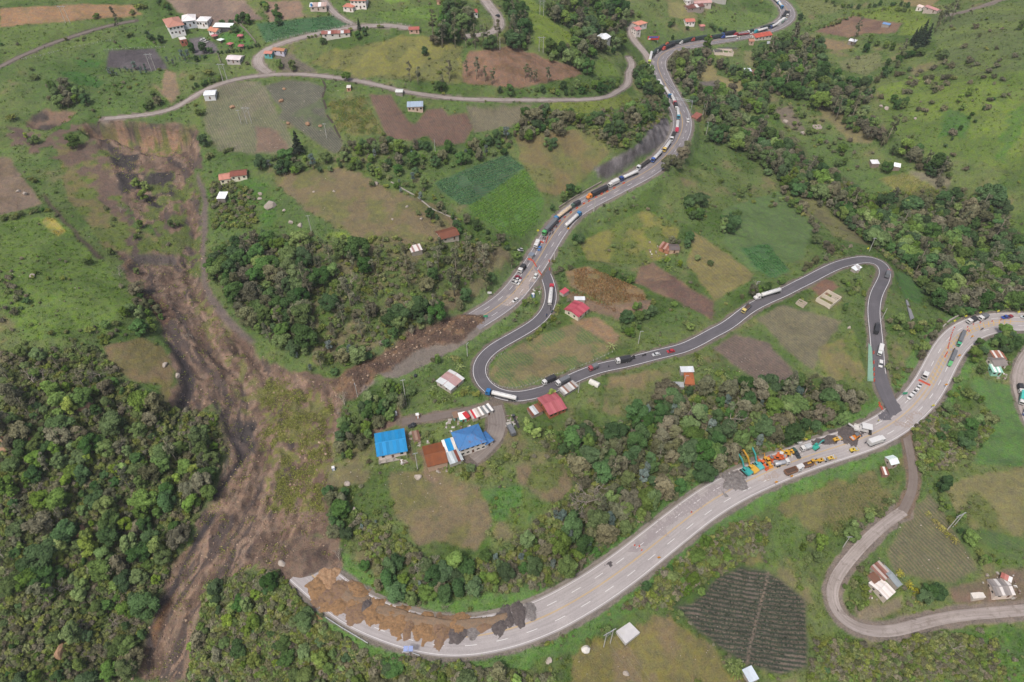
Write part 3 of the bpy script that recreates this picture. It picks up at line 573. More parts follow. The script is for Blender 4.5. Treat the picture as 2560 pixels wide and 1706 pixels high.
def s_at(key, tile, p):
    w = unproj(px(tile, p))[0]; P = ROADS[key]['P']; i = np.argmin((P[:, 0] - w[0]) ** 2 + (P[:, 1] - w[1]) ** 2); return i * length(P) / (len(P) - 1)
def line(key, off, width, mat, s0=0, s1=None, name='edge_line', dz=.018):
    r = ROADS[key]; s1 = s1 or length(r['P']); me = strip_mesh(sub(r['P'], s0, s1), off - width / 2, off + width / 2, r['zoff'] + dz, 2, name); return obj(name, me, mat, r['o'])
def dashes(key, off, width, mat, s0, s1, dash=4.5, gap=7.5):
    s = s0
    while s + dash < s1: line(key, off, width, mat, s, s + dash, 'lane_dash'); s += dash + gap
road_obj('low','highway', M_hw, 'wide pale four-lane highway curving round the foot of the spur')
road_obj('up','highway', M_hw2,'upper four-lane highway with the queue of trucks, buried by debris at its end')
road_obj('loop','road', M_asph, 'narrow dark asphalt detour road looping between the two highways', .03)
road_obj('hill','road', M_con, 'narrow pale country road below the grassy knoll')
road_obj('bend','road', M_con, 'wide pale road bending past the green potato field', .02)
road_obj('north','road', M_con, 'grey road at the top with a lone dark car')
road_obj('lane','path', M_con, 'short fenced lane beside the house with pink roof'); road_obj('track','path', M_dirt, 'dark dirt track across the upper left meadow')
road_obj('side','road', M_con, 'side road leaving the upper highway at the forecourt', .02); road_obj('country','road', M_con, 'pale worn road with a hairpin in the lower right')
road_obj('farmtrack','path', M_dirt, 'rutted farm track climbing to the highway', .02); road_obj('east','road', M_con, 'paved strip at the right edge with parked vehicles')
road_obj('yard','pavement', M_yard, 'stained concrete yard beside the long blue-roofed house', .03); road_obj('dirt','path', M_dirt, 'dirt track from the detour road to the blue-roofed house')
road_obj('ranch','path', M_dirt, 'thin path on the upper right hillside')
LL = length(ROADS['low']['P']); LU = length(ROADS['up']['P']); SU = s_at('up','B2',(2040,1385))
for sgn in (-1,1):
    line('low', sgn * 7.0, .16, M_wline); line('up', sgn * 6.8, .16, M_wline, SU)
    dashes('low', sgn * 3.5, .19, M_wline, 30, LL); dashes('up', sgn * 3.4, .19, M_wline, SU + 8, LU)
    line('low', sgn * .17, .16, M_yline, name='centre_line'); line('up', sgn * .16, .16, M_yline, SU, name='centre_line')
    line('loop', sgn * 3.2, .22, M_wline, 14, length(ROADS['loop']['P']) - 26)
s0 = s_at('low','C4',(1490,770)); s1 = min(s_at('low','C4',(2230,190)), LL - 4)     # hatched median
s = s0
while s < s1:
    P = sub(ROADS['low']['P'], s, s + 2.2); T = P[-1] - P[0]; nrm = np.array([-T[1], T[0],0]) / np.hypot(T[0], T[1])
    q = np.stack([P[0] - nrm * 1.5, P[-1] + nrm * 1.5]); me = strip_mesh(np.stack([q[0], q[0] * .5 + q[1] * .5, q[1]]),-.22, .22, .03,2,'hatch_bar'); obj('hatch_bar', me, M_yline, ROADS['low']['o']); s += 3.4
for sg in (-1,1): line('low', sg * 1.75, .18, M_yline, s0 - 14, s1,'median_line', .026)
# drainage gutter and kerb along the inner edge of the lower bend
M_gut = road_mat('grey_concrete_gutter','#8f8880','#736b62','#a0988e', .4, .5)
for key, sg, a, b in (('low',1,('E2',(1000,830)),('Z4',(1500,270))),('low',-1,('E2',(600,870)),('Z4',(2353,430))),('up',1,('B3',(560,310)),('A3',(1470,1060)))):
    sa, sb = s_at(key, *a), s_at(key, *b); sa, sb = min(sa, sb), max(sa, sb); P = sub(ROADS[key]['P'], sa, sb); h = ROADS[key]['w'] / 2; me = strip_mesh(P, sg * h, sg * (h + (1.6 if sg > 0 else .5)),-.02,3,'gutter')
    n = len(P); co = np.empty(len(me.vertices) * 3, np.float32); me.vertices.foreach_get('co', co); co = co.reshape(-1,3); co[1::3,2] -= .12 if sg > 0 else -.12; me.vertices.foreach_set('co', co.ravel())
    g_ = obj('drainage_gutter' if sg > 0 else 'kerb', me, M_gut, ROADS[key]['o'])

def road_patch(key, poly, mt, warp=1.2, dz=.012, cell=.7, name='surface_patch'):
    """irregular stain or patch lying on a road"""
    p = wpoly(*poly); P = ROADS[key]['P']; x, y = np.meshgrid(np.arange(p[:, 0].min(), p[:, 0].max() + cell, cell), np.arange(p[:, 1].min(), p[:, 1].max() + cell, cell)); nx = x.shape[1]; xf, yf = x.ravel(), y.ravel()
    i = np.array([((P[:, 0] - a) ** 2 + (P[:, 1] - b_) ** 2).argmin() for a, b_ in zip(xf, yf)]); dd = np.hypot(P[i, 0] - xf, P[i, 1] - yf); z = P[i, 2] + ROADS[key]['zoff'] + dz
    ok = (poly_sd(p, xf + (fbm(xf, yf, 4,3,5) - .5) * 4 * warp, yf + (fbm(xf, yf, 4,3,9) - .5) * 4 * warp) > 0) & (dd < ROADS[key]['w'] / 2 - .1); m = MBq(xf, yf, z, ok.reshape(x.shape), nx)
    if m is not None: obj(name, m, mt, ROADS[key]['o'])
def MBq(x, y, z, ok, nx):
    q = [(j * nx + i, j * nx + i + 1,(j + 1) * nx + i + 1,(j + 1) * nx + i) for j in range(ok.shape[0] - 1) for i in range(nx - 1) if ok[j, i] and ok[j + 1, i + 1] and ok[j, i + 1] and ok[j + 1, i]]
    if not q: return None
    us = sorted({k for f in q for k in f}); mp = {k: n for n, k in enumerate(us)}; me = bpy.data.meshes.new('patch'); me.from_pydata([(x[k], y[k], z[k]) for k in us],[],[tuple(mp[k] for k in f) for f in q]); me.update(); return me
M_stain = road_mat('grey_worn_lane','#a39b9c','#8f8688','#b0a8a8', .3, .5); M_dust = road_mat('pinkish_dust','#aca09a','#988a82','#b8aca4', .4, .5); M_tar = road_mat('black_milled_asphalt','#5e585a','#4c484a','#6e686a', .4, .5)
road_patch('low',('C4',(1010,930),(1130,940),(1210,960),(1205,1010),(1150,1080),(1050,1100),(990,1060)), M_asph, 1.0, .035); road_patch('low',('C3',(1440,1568),(1700,1400),(1900,1280),(2060,1330),(1800,1480),(1640,1590)), M_stain, 1.6); road_patch('low',('E3',(1000,380),(1440,20),(1660,0),(1260,320),(1120,410)), M_stain, 1.6); road_patch('low',('E3',(835,515),(900,470),(945,480),(905,530)), M_tar, .8, .014, .4)
road_patch('low',('C4',(1130,1100),(1300,1020),(1400,1040),(1220,1170)), M_dust, 2); road_patch('low',('Z4',(1380,410),(1700,270),(1950,170),(2060,230),(1850,330),(1500,440)), M_tar, 1.2, .016); road_patch('low',('Z4',(300,930),(700,800),(900,820),(560,960)), M_dust, 2); road_patch('up',('Z3',(-160,1560),(0,1400),(330,1000),(440,1120),(250,1350),(-20,1600)), M_dust, 1.6, .01)
# ------------------------------------------------------------------ mesh helpers
class MB:
    def __init__(s): s.v = []; s.f = []
    def add(s, v, f):
        o = len(s.v); s.v += [tuple(p) for p in v]; s.f += [tuple(i + o for i in q) for q in f]; return s
    def box(s, x0, x1, y0, y1, z0, z1, tx=0, ty=0):
        """box, its top drawn in by tx, ty on each side"""
        return s.add([(x0, y0, z0),(x1, y0, z0),(x1, y1, z0),(x0, y1, z0),(x0 + tx, y0 + ty, z1),(x1 - tx, y0 + ty, z1),(x1 - tx, y1 - ty, z1),(x0 + tx, y1 - ty, z1)],
                     [(3,2,1,0),(4,5,6,7),(0,1,5,4),(1,2,6,5),(2,3,7,6),(3,0,4,7)])
    def prism(s, prof, y0, y1):
        """(x, z) outline, counter-clockwise seen from -y, extruded along y"""
        n = len(prof); v = [(x, y0, z) for x, z in prof] + [(x, y1, z) for x, z in prof]
        return s.add(v, [tuple(range(n)), tuple(range(2 * n - 1, n - 1,-1))] + [(i, i + n, (i + 1) % n + n, (i + 1) % n) for i in range(n)])
    def prism_x(s, prof, x0, x1):
        """(y, z) outline extruded along x"""
        n = len(prof); v = [(x0, y, z) for y, z in prof] + [(x1, y, z) for y, z in prof]
        return s.add(v, [tuple(range(n - 1,-1,-1)), tuple(range(n, 2 * n))] + [(i, (i + 1) % n, (i + 1) % n + n, i + n) for i in range(n)])
    def tube(s, pts, rad, seg=8, cap=True):
        pts = [Vector(p) for p in pts]; rad = rad if isinstance(rad, (list, tuple)) else [rad] * len(pts); rings = []; o = len(s.v)
        for i, p in enumerate(pts):
            t = (pts[min(i + 1, len(pts) - 1)] - pts[max(i - 1,0)]).normalized(); a = Vector((0,0,1)) if abs(t.z) < .9 else Vector((1,0,0))
            u = t.cross(a).normalized(); w_ = t.cross(u)
            s.v += [tuple(p + (u * math.cos(6.2832 * k / seg) + w_ * math.sin(6.2832 * k / seg)) * rad[i]) for k in range(seg)]
        for i in range(len(pts) - 1):
            for k in range(seg):
                a = o + i * seg + k; b = o + i * seg + (k + 1) % seg; s.f.append((a, a + seg, b + seg, b))
        if cap: s.f.append(tuple(o + k for k in range(seg))); s.f.append(tuple(o + (len(pts) - 1) * seg + k for k in range(seg - 1,-1,-1)))
        return s
    def wheel(s, x, y, r, wd, seg=12): return s.tube([(x, y - wd / 2, r),(x, y - wd / 2 + .02, r),(x, y + wd / 2 - .02, r),(x, y + wd / 2, r)],[r * .9, r, r, r * .9], seg)
    def quad(s, a, b, c, d): return s.add([a, b, c, d],[(0,1,2,3)])
    def mesh(s, name, smooth=False, fix=True):
        me = bpy.data.meshes.new(name); me.from_pydata(s.v, [], s.f)
        if fix:
            b = bmesh.new(); b.from_mesh(me); bmesh.ops.recalc_face_normals(b, faces=b.faces); b.to_mesh(me); b.free()
        if smooth: me.polygons.foreach_set('use_smooth', np.ones(len(me.polygons), bool))
        me.update(); return me
def mat(name, col, rough=.7, var=.12, scale=1.5, dirt=None, dirt_amt=.3, metal=0, spec=.3, k=1 / 1.35):
    if name in bpy.data.materials: return bpy.data.materials[name]
    m = NT(name); tc = m.n('ShaderNodeTexCoord').outputs['Object']; n = m.noise(tc, scale, 4, .6)
    c = m.scale(m.n('ShaderNodeRGB').outputs[0], m.ramp(n, .3, .7,1 - var, 1 + var)); m.t.nodes['RGB' if 'RGB' in m.t.nodes else 'Color'].outputs[0].default_value = L4(col, k)
    if dirt: c = m.mixc(m.ramp(m.noise(tc, scale * .5,5, .65), .5, .7,0, dirt_amt), c, L4(dirt))
    m.l(c, m.b.inputs['Base Color']); m.b.inputs['Roughness'].default_value = rough; m.b.inputs['Metallic'].default_value = metal; m.b.inputs['Specular IOR Level'].default_value = spec
    return m.m
def sheet_mat(name, col, rust=.2, rustcol='#7a4a32', rough=.55):
    """corrugated roof sheet with ribs, streaks and rust"""
    if name in bpy.data.materials: return bpy.data.materials[name]
    m = NT(name); tc = m.n('ShaderNodeTexCoord').outputs['Object']; sp = m.n('ShaderNodeSeparateXYZ'); m.l(tc, sp.inputs[0])
    cm = m.n('ShaderNodeCombineXYZ'); m.l(m.math('MULTIPLY', sp.outputs[0],2.2), cm.inputs[0]); m.l(m.math('MULTIPLY', sp.outputs[1], .35), cm.inputs[1]); m.l(sp.outputs[2], cm.inputs[2])
    n1_ = m.noise(cm.outputs[0], .9,4, .65); n2_ = m.noise(tc, .35,4, .6); rnd = m.n('ShaderNodeObjectInfo').outputs['Random']
    rgb = m.n('ShaderNodeRGB'); rgb.outputs[0].default_value = L4(col, 1 / 1.08 if min(lin(col)) > .36 else 1 / 1.35); c = m.scale(rgb.outputs[0], m.math('MULTIPLY', m.ramp(n1_, .3, .7, .86,1.1), m.ramp(rnd, 0,1, .9,1.06)))
    c = m.mixc(m.ramp(m.math('ADD', m.math('MULTIPLY', n1_, .5), m.math('MULTIPLY', n2_, .5)), .62 - rust * .32, .70 - rust * .25,0, .9), c, L4(rustcol))
    m.l(c, m.b.inputs['Base Color']); m.b.inputs['Roughness'].default_value = rough; m.b.inputs['Specular IOR Level'].default_value = .3
    rib = m.math('SINE', m.math('MULTIPLY', sp.outputs[0],14)); m.bump(rib, .5, .04); return m.m
M_glass = mat('dark_window_glass','#2e3438', .15, .05, spec=.6); M_door = mat('painted_brown_door','#6a4a38'); M_wood = mat('weathered_timber','#8a7a68', .9)
M_conc = mat('grey_concrete','#a8a29a', .9, .15, .8,'#7d756c'); M_brick = mat('orange_brick','#b0704c', .9, .2,2,'#8a6a55'); M_plinth = mat('plinth_concrete','#8d857c', .9)
FOOT = []        # building footprints (x, y, radius): nothing grows there
def prop(o, label, cat, group=None):
    o['label'] = label; o['category'] = cat
    if group: o['group'] = group
    return o
def empty(name, loc, rz=0.0):
    e = bpy.data.objects.new(name, None); COL.objects.link(e); e.location = loc; e.rotation_euler = (0,0, rz); e.empty_display_size = .5; return e
def wall_c(c): return mat('wall_' + c.strip('#'), c, .9, .1, .7,'#a39a90', .3, k=1 / 1.1)
def house(name, label, tile, p0, p1, depth, wh, roof='gable', rc='#b06a58', wc='#d8d0c6', nwin=2, sheets=0, rust=.15, over=.45, cat='house', rise=None, door=True, floors=1, rcs=None, group=None, brick=False):
    """p0 -> p1: foot of the wall that faces the camera, as seen in the picture"""
    a = gp(tile, p0); b = gp(tile, p1); d = Vector((b.x - a.x, b.y - a.y, 0)); Lx = max(2.0, d.length); d.normalize(); nrm = Vector((-d.y, d.x, 0)); rz = math.atan2(d.y, d.x)
    cs = [a + d * i * Lx + nrm * j * depth for i in (0,1) for j in (0,1)]; zs = [float(hz(c.x, c.y)) for c in cs]; zf = max(zs[0], zs[2],(min(zs) + max(zs)) / 2); zb = min(zs) - zf - .4
    ctr = (a + b) / 2 + nrm * depth / 2; FOOT.append((ctr.x, ctr.y, math.hypot(Lx, depth) / 2))
    root = empty(name, (ctr.x, ctr.y, zf), rz); prop(root, label, cat, group); hx, hy = Lx / 2, depth / 2
    m = MB(); rise = rise if rise is not None else {'gable': depth * .17,'hip': min(Lx, depth) * .2,'shed': depth * .1,'flat': 0,'ruin': 0}[roof]
    if roof == 'gable':
        m.prism_x([(-hy, zb),(hy, zb),(hy, wh),(0, wh + rise),(-hy, wh)],-hx, hx)
    elif roof == 'shed':
        m.prism_x([(-hy, zb),(hy, zb),(hy, wh + rise),(-hy, wh)],-hx, hx)
    elif roof == 'ruin':
        t = .25
        for x0, x1, y0, y1 in ((-hx, hx, -hy, -hy + t),(-hx, hx, hy - t, hy),(-hx, -hx + t, -hy + t, hy - t),(hx - t, hx, -hy + t, hy - t),(-t / 2, t / 2,-hy + t, hy - t),(hx * .5, hx * .5 + t, -hy + t, 0)): m.box(x0, x1, y0, y1, zb, wh * random.uniform(.7,1.1))
    else: m.box(-hx, hx, -hy, hy, zb, wh)
    obj('wall', m.mesh('wall'), M_brick if brick else wall_c(wc), root)
    if roof != 'ruin':
        o_ = over; t = .09; ro = MB(); RM = sheet_mat('roof_' + rc.strip('#') + '_%d' % int(rust * 100), rc, rust)
        def slope(xa, xb, y0, z0, y1, z1, mm):
            mm.add([(xa, y0, z0),(xb, y0, z0),(xb, y1, z1),(xa, y1, z1),(xa, y0, z0 - t),(xb, y0, z0 - t),(xb, y1, z1 - t),(xa, y1, z1 - t)],[(0,1,2,3),(7,6,5,4),(0,4,5,1),(1,5,6,2),(2,6,7,3),(3,7,4,0)])
        k = rise / max(hy, .1) if roof == 'gable' else rise / max(depth, .1); sl_ = []
        if roof == 'gable': sl_ = [(-hy - o_, wh - k * o_ + .12,-.06, wh + rise + .12),(.06, wh + rise + .12, hy + o_, wh - k * o_ + .12)]
        elif roof == 'shed': sl_ = [(-hy - o_, wh - k * o_ + .12, hy + o_, wh + rise + k * o_ + .12)]
        elif roof == 'flat': sl_ = [(-hy - o_, wh + .12, hy + o_, wh + .13)]
        if roof == 'hip':
            X, Y = hx + o_, hy + o_; zt = wh + rise + .1; z0 = wh - .02
            if Lx >= depth: rr = [(-X + Y, 0, zt),(X - Y, 0, zt)]; F = [(0,1,5,4),(1,2,5),(2,3,4,5),(3,0,4)]
            else: rr = [(0,-Y + X, zt),(0, Y - X, zt)]; F = [(0,1,4),(1,2,5,4),(2,3,5),(3,0,4,5)]
            ro.add([(-X, -Y, z0),(X, -Y, z0),(X, Y, z0),(-X, Y, z0)] + rr, F + [(3,2,1,0)]); rf = obj('roof', ro.mesh('roof'), RM, root)
            rm = MB(); V_ = [Vector(q) for q in ro.v]
            for q in ((0,4),(3,4),(1,5),(2,5),(4,5)) if Lx >= depth else ((0,4),(1,4),(2,5),(3,5),(4,5)): rm.tube([V_[q[0]] + Vector((0,0, .06)), V_[q[1]] + Vector((0,0, .06))], .12,5)
            obj('ridge_cap', rm.mesh('ridge_cap'), sheet_mat('ridge_' + rc.strip('#'), rc, .05), rf)
        elif sheets:
            for y0, z0, y1, z1 in sl_: slope(-hx - o_ + .1, hx + o_ - .1, y0 + .08, z0 - .1, y1 - .08, z1 - .1, ro)
            rf = obj('roof', ro.mesh('roof'), M_wood, root); W_ = (Lx + 2 * o_) / sheets; sid = 0
            for y0, z0, y1, z1 in sl_:
                for i in range(sheets):
                    q = MB(); xa = -hx - o_ + i * W_; dz = .012 * (i % 2) + random.uniform(0, .02); slope(xa - .03, xa + W_ + .03, y0, z0 + dz, y1, z1 + dz, q); c_ = rcs[sid % len(rcs)] if rcs else None; sid += 1
                    obj('roof_sheet', q.mesh('roof_sheet'), sheet_mat('roof_' + c_[0].strip('#') + '_%d' % int(c_[1] * 100), *c_) if c_ else RM, rf)
            if roof == 'gable': rm = MB(); rm.prism_x([(-.28, wh + rise + .06),(.28, wh + rise + .06),(0, wh + rise + .24)],-hx - o_ - .02, hx + o_ + .02); obj('ridge_cap', rm.mesh('ridge_cap'), RM, rf)
        else:
            for y0, z0, y1, z1 in sl_: slope(-hx - o_, hx + o_, y0, z0, y1, z1, ro)
            rf = obj('roof', ro.mesh('roof'), RM, root)
    # openings on the wall that faces the camera and on both ends
    def opening(nm, x, y, z0, w_, h_, side):
        q = MB(); f = MB(); e = .05
        if side == 'f': q.box(x - w_ / 2, x + w_ / 2, y - .07, y + .02, z0, z0 + h_); f.box(x - w_ / 2 - e, x + w_ / 2 + e, y - .04, y + .03, z0 - e, z0 + h_ + e)
        else:
            s_ = 1 if x > 0 else -1; x0, x1 = sorted((x + s_ * .07, x - s_ * .02)); q.box(x0, x1, y - w_ / 2, y + w_ / 2, z0, z0 + h_); x0, x1 = sorted((x + s_ * .04, x - s_ * .03)); f.box(x0, x1, y - w_ / 2 - e, y + w_ / 2 + e, z0 - e, z0 + h_ + e)
        if nm == 'door': obj('door', q.mesh('door'), M_door, root)
        else: fr = obj('window', f.mesh('window'), M_conc, root); obj('pane', q.mesh('pane'), M_glass, fr)
    fh = wh / floors
    for fl in range(floors):
        n = nwin
        for i in range(n):
            x = -hx + Lx * (i + .5) / n
            if door and fl == 0 and i == n // 2: opening('door', x, -hy, .05,1.0, min(2.0, fh * .8),'f')
            else: opening('window', x, -hy, fl * fh + fh * .38, min(1.3, Lx / n * .6), fh * .36,'f')
        if n and roof != 'ruin':
            for sx in (-hx, hx):
                for yy in ((-hy * .4, hy * .4) if depth > 5 else (0,)): opening('window', sx, yy, fl * fh + fh * .4,1.0, fh * .34,'s')
    return root
def rel(root, m, name, mt, parent=None, smooth=False):
    return obj(name, m.mesh(name, smooth), mt, parent or root)

BL = '#2196d6'
h = house('house','house with bright blue sheet roof and white walls on the spur','Z6',(292,868),(688,752),12.5,3.6,'gable', BL, '#d9cdc6',3,9,0, .7, rise=1.1, rcs=[(BL, .03),('#2a8ec8', .05),('#2d9ada',0),('#248cc6', .08),('#3394cc', .02)])
for k in range(5):
    q = MB(); x = -6.4 + 3.2 * k; q.box(x - .12, x + .12,-8.1,-7.86,-2.2,2.7); rel(h, q, 'column', M_conc)
q = MB(); q.box(-6.8,6.8,-8.2,-6.3,-.35,-.12); rel(h, q, 'terrace', M_conc)
h = house('house','long white house with faded blue hipped roof and rust patches by the yard','Z6',(1478,785),(1850,655),10.5,5.2,'hip','#4d86c2','#d6d0c8',5,0, .22, .6, floors=2, rise=2.0)
house('annex','small blue-roofed wing at the yard end of the long house','Z6',(1850,655),(1955,590),6,3.0,'hip','#4a80bd','#cfc8c0',1,0, .15, .5)
house('shed','low linking shed with a bright blue sheet among white roofs','Z6',(1285,800),(1440,760),8,2.6,'shed','#d8d5d0','#c0b6aa',1,4, .05, .3,'shed', rcs=[('#dcd8d4', .05),(BL, 0),(BL, 0),('#cfcac4', .1)])
house('shed','big rusty brown sheet-roofed shed below the blue houses','Z6',(1012,1005),(1290,905),11.5,2.8,'gable','#8f5330','#b59a86',0,8, .45, .4,'shed', rise=.9)
house('shed','silver sheet-roofed lean-to with a rust red panel','Z6',(1335,935),(1518,872),6,2.5,'shed','#b4bcc0','#a9a59e',0,5, .08, .3,'shed', rcs=[('#b4bcc0', .05),('#bcc4c8', .03),('#a8b0b4', .1),('#7d3f34', .3),('#b4bcc0', .1)])
house('shack','small brown brick ruin between the blue houses','Z6',(800,575),(890,548),5,1.6,'shed','#8a6a58','#a58a78',0,3, .3, .2,'shack', rcs=[('#8a6a58', .3),('#a08474', .2),('#7d5c4c', .3)])
house('shack','little teal shack with brown roof by the dirt track','Z6',(1385,255),(1455,240),3.5,2.2,'shed','#8a6f5c','#8fb5b0',1,0, .2, .2,'shack')
house('kiosk','teal-walled kiosk with bright white roof by the dirt track','Z6',(1475,290),(1572,262),4,2.4,'shed','#eeeae8','#5fb096',1,0,0, .2,'kiosk')
house('kiosk','tiny bright red stall beside the white-roofed kiosk','Z6',(1574,258),(1612,232),3.4,2.2,'shed','#c8353c','#c8353c',0,0,0, .2,'kiosk')
house('shack','long cluttered white and grey shack with one red panel','Z6',(1665,268),(1845,196),5,2.3,'shed','#cfc8c2','#b8aea4',1,7, .1, .2,'shack', rcs=[('#c0b8b2', .2),('#c8353c',0),('#dcd6d2', .05),('#cfc6bf', .1),('#b5aaa2', .25),('#dcd8d4', .1),('#c4bbb4', .15)])
house('shack','grey striped sheet roof at the entrance of the concrete yard','Z6',(1845,200),(1955,142),4.4,2.5,'shed','#7d8080','#c4bcb4',1,4, .1, .3,'shack', rcs=[('#7d8080', .1),('#d6d4d0', .05),('#74787a', .1),('#e0dedb', .05)])
house('house','orange brick house with large pinkish red sheet roof beside the detour road','Z8',(1372,990),(1606,888),11.5,3.2,'gable','#b8606a','#c98a62',4,7, .06, .5, brick=True, rise=1.3, rcs=[('#b8646c', .12),('#b05c66', .06),('#bf6e74', .15),('#ac5a60', .1),('#ba686e', .05)])
house('shed','small rusty patched shed beside the pinkish red roof','Z8',(1125,985),(1280,915),5,2.2,'shed','#8a5a44','#8f8378',0,5, .3, .2,'shed', rcs=[('#8a5340', .4),('#c0c4c6', .1),('#b8bcbe', .1),('#94604a', .3),('#7d4c3a', .4)])
house('shack','long narrow silver and rust shack at the detour road edge','Z8',(1590,668),(1790,545),4.2,2.0,'shed','#b5b2ae','#8f8a84',0,8, .3, .3,'shack', rcs=[('#b5b2ae', .3),('#c9c8c6', .1),('#9a7766', .5),('#bcbab8', .2)])
house('shack','shack of pink and silver roof sheets left of the hairpin','C2',(1776,492),(1895,385),9.5,2.6,'gable','#c0a8a6','#b5aca4',1,6, .1, .4,'shack', rise=.6, rcs=[('#c9cccd', .08),('#c7cacb', .1),('#bf9a9a', .05),('#c49f9c', .08),('#ba9692', .1),('#cfd0d0', .1)])
house('house','white house with crimson red roof above the loop field','B3',(602,1362),(692,1285),9.5,3.4,'gable','#bc5060','#cfc8b4',2,6, .1, .6, rise=1.2, rcs=[('#bc5060', .1),('#c25a68', .03),('#b04a58', .15),('#c4606c', .05)])
house('shed','white panel lean-to behind the crimson-roofed house','B3',(570,1195),(660,1205),2.6,2.2,'shed','#d5d8dc','#b0aaa2',0,3, .05, .2,'shed')
house('stall','small pink-red awning beside the detour road bend','B3',(468,1142),(516,1118),3,2.2,'shed','#d05a6a','#b5a8a0',0,0,0, .2,'stall')
house('shack','rust and pink roofed brick shack left half of the pair in the fields','B3',(1335,722),(1425,752),6,2.3,'shed','#a87868','#b07a5c',1,5, .3, .3,'shack', rcs=[('#b58a7c', .3),('#8a5442', .5),('#c09a8c', .2),('#a06a58', .4)])
house('shack','dark grey roofed brick shack right half of the pair in the fields','B3',(1432,752),(1522,742),6,2.4,'gable','#6e6664','#c0a48c',1,0, .3, .3,'shack', rise=.7)
house('house','cream house with salmon pink roof and porch at the slide edge','B1',(2022,135),(2112,105),7.5,3.4,'gable','#cf8f7d','#e3dcc4',2,5, .1, .4, rise=1.1)
house('house','long cream house with brown-red roof beside the salmon-roofed one','B1',(2118,98),(2256,66),7,3.0,'gable','#8f5648','#e6e0cc',3,7, .15, .4, rise=1.1)
house('shed','white-roofed open shed alone on the green slope by the slide','B1',(1992,288),(2062,284),6.5,2.6,'shed','#e8eaea','#7d7670',0,4,0, .3,'shed')
house('house','brown rusted gable-roof farmhouse among the tall eucalyptus','B2',(1690,660),(1852,632),8.5,2.8,'gable','#80503e','#b5aca0',2,7, .35, .5, rise=1.3)
house('shack','small white and pink striped roof among the trees','B2',(1425,772),(1520,752),5.5,2.2,'shed','#cfc4c0','#9a9288',0,6, .15, .2,'shack', rcs=[('#d8d0cc', .05),('#a98580', .3),('#dcd8d4', .1)])
house('house','long pale blue roofed house in the ploughed brown field','A2',(1385,1018),(1524,1030),6.5,3.2,'shed','#aebfd2','#c9b3a2',4,8, .02, .4)
house('canopy','grey open canopy roof beside the country road','A2',(1275,872),(1338,884),5,2.4,'gable','#c4c8c4','#8f8a82',0,0, .05, .3,'canopy', rise=.6)
house('hut','tiny brick hut on the grass above the maize','A2',(832,836),(866,834),3.5,2.0,'shed','#d0cbc4','#c09078',1,0, .05, .2,'hut')
house('house','long low house with brown roof sheets below the green field','A2',(612,378),(860,338),7,2.8,'gable','#9f655a','#d0cbc4',4,9, .25, .4, rcs=[('#9f655a', .3),('#a8756c', .2),('#cfd2d4', .05),('#94584c', .35)], rise=.9)
house('house','small teal house with salmon roof beside the wide road','A2',(84,534),(150,538),5,2.6,'gable','#cd8a7c','#5fa8a8',2,0, .02, .4)
house('house','small house with orange roof behind the teal one','A2',(158,500),(262,520),5,2.4,'gable','#c08a68','#c4c0d0',2,0, .05, .4)
house('house','two-storey white house with salmon roof at the top','A2',(872,98),(1008,90),10,6,'hip','#d58a76','#efe6e2',4,0, .02, .6, floors=2)
house('garage','low salmon-roofed garage beside the two-storey house','A2',(800,108),(888,114),7,3,'hip','#d58c78','#e8dfda',2,0, .02, .5,'garage')
house('house','low house with greyish pink roof and blue tank in the bare field','A2',(500,110),(646,108),7,3,'shed','#c9b4ac','#c8b8b0',3,6, .1, .4, rcs=[('#dfe0e2', .02),('#cfb5ac', .1),('#c9aca2', .15)])
house('house','small white house with red roof on the lawn by the grey road','A2',(1948,172),(2022,166),6,3.4,'gable','#b05a56','#f0ece8',3,0, .02, .3, rise=1.6)
house('house','little house with dull red roof under the eucalyptus','A2',(1400,318),(1490,312),6,2.6,'gable','#b4695e','#c9a898',2,0, .15, .4)
house('house','brown-roofed house at the top edge left of the blue roof','A2',(1650,44),(1706,46),6,2.8,'gable','#8a6a58','#c9a08a',1,0, .2, .4)
house('house','blue-roofed house at the very top','A2',(1716,36),(1776,36),6,2.8,'shed','#6f94c4','#cfc6c0',1,0, .02, .4)
house('house','white-roofed house hidden by trees below the blue roof','A2',(1712,84),(1792,90),5,2.6,'gable','#d5d2d4','#d8d4d0',1,0, .05, .4)
# the hotel
house('hotel','large white three-storey hotel with salmon hipped roof and balconies','Z7',(556,450),(834,386),19,6.2,'hip','#cf9583','#f4f2f2',4,0, .02, .9,'hotel', floors=2, rise=2.2)
house('hall','big white-roofed hall right behind the hotel','Z7',(800,270),(1052,236),13,4.5,'hip','#ece6e6','#c4c8d0',3,0,0, .5,'hall', rise=2.2)
house('house','white house with white hipped roof between hall and pavilion','Z7',(1062,246),(1270,252),9,4.2,'hip','#f2eeee','#efeaea',4,0,0, .5)
house('pavilion','long open pavilion with white sheet roof on the hotel lawn','Z7',(1400,345),(1720,300),6,3.0,'shed','#e9f2ef','#4a4a4c',0,8,0, .6,'pavilion')
house('house','small white house with orange roof beside the pavilion','Z7',(1290,385),(1428,390),6.5,3.0,'gable','#d08f74','#f0ecea',2,0, .02, .6, rise=1.4)
house('house','low house with whitish roof below the hotel lawn','Z7',(1640,955),(1895,965),8,2.6,'gable','#d9cfd0','#b8b0b0',3,7, .1, .4, rise=1.0)
house('gatehouse','ornate white gate building with brick front in the hotel garden','Z7',(752,600),(870,580),6,4.0,'flat','#e0dcd8','#b06a58',2,0,0, .1,'gatehouse')
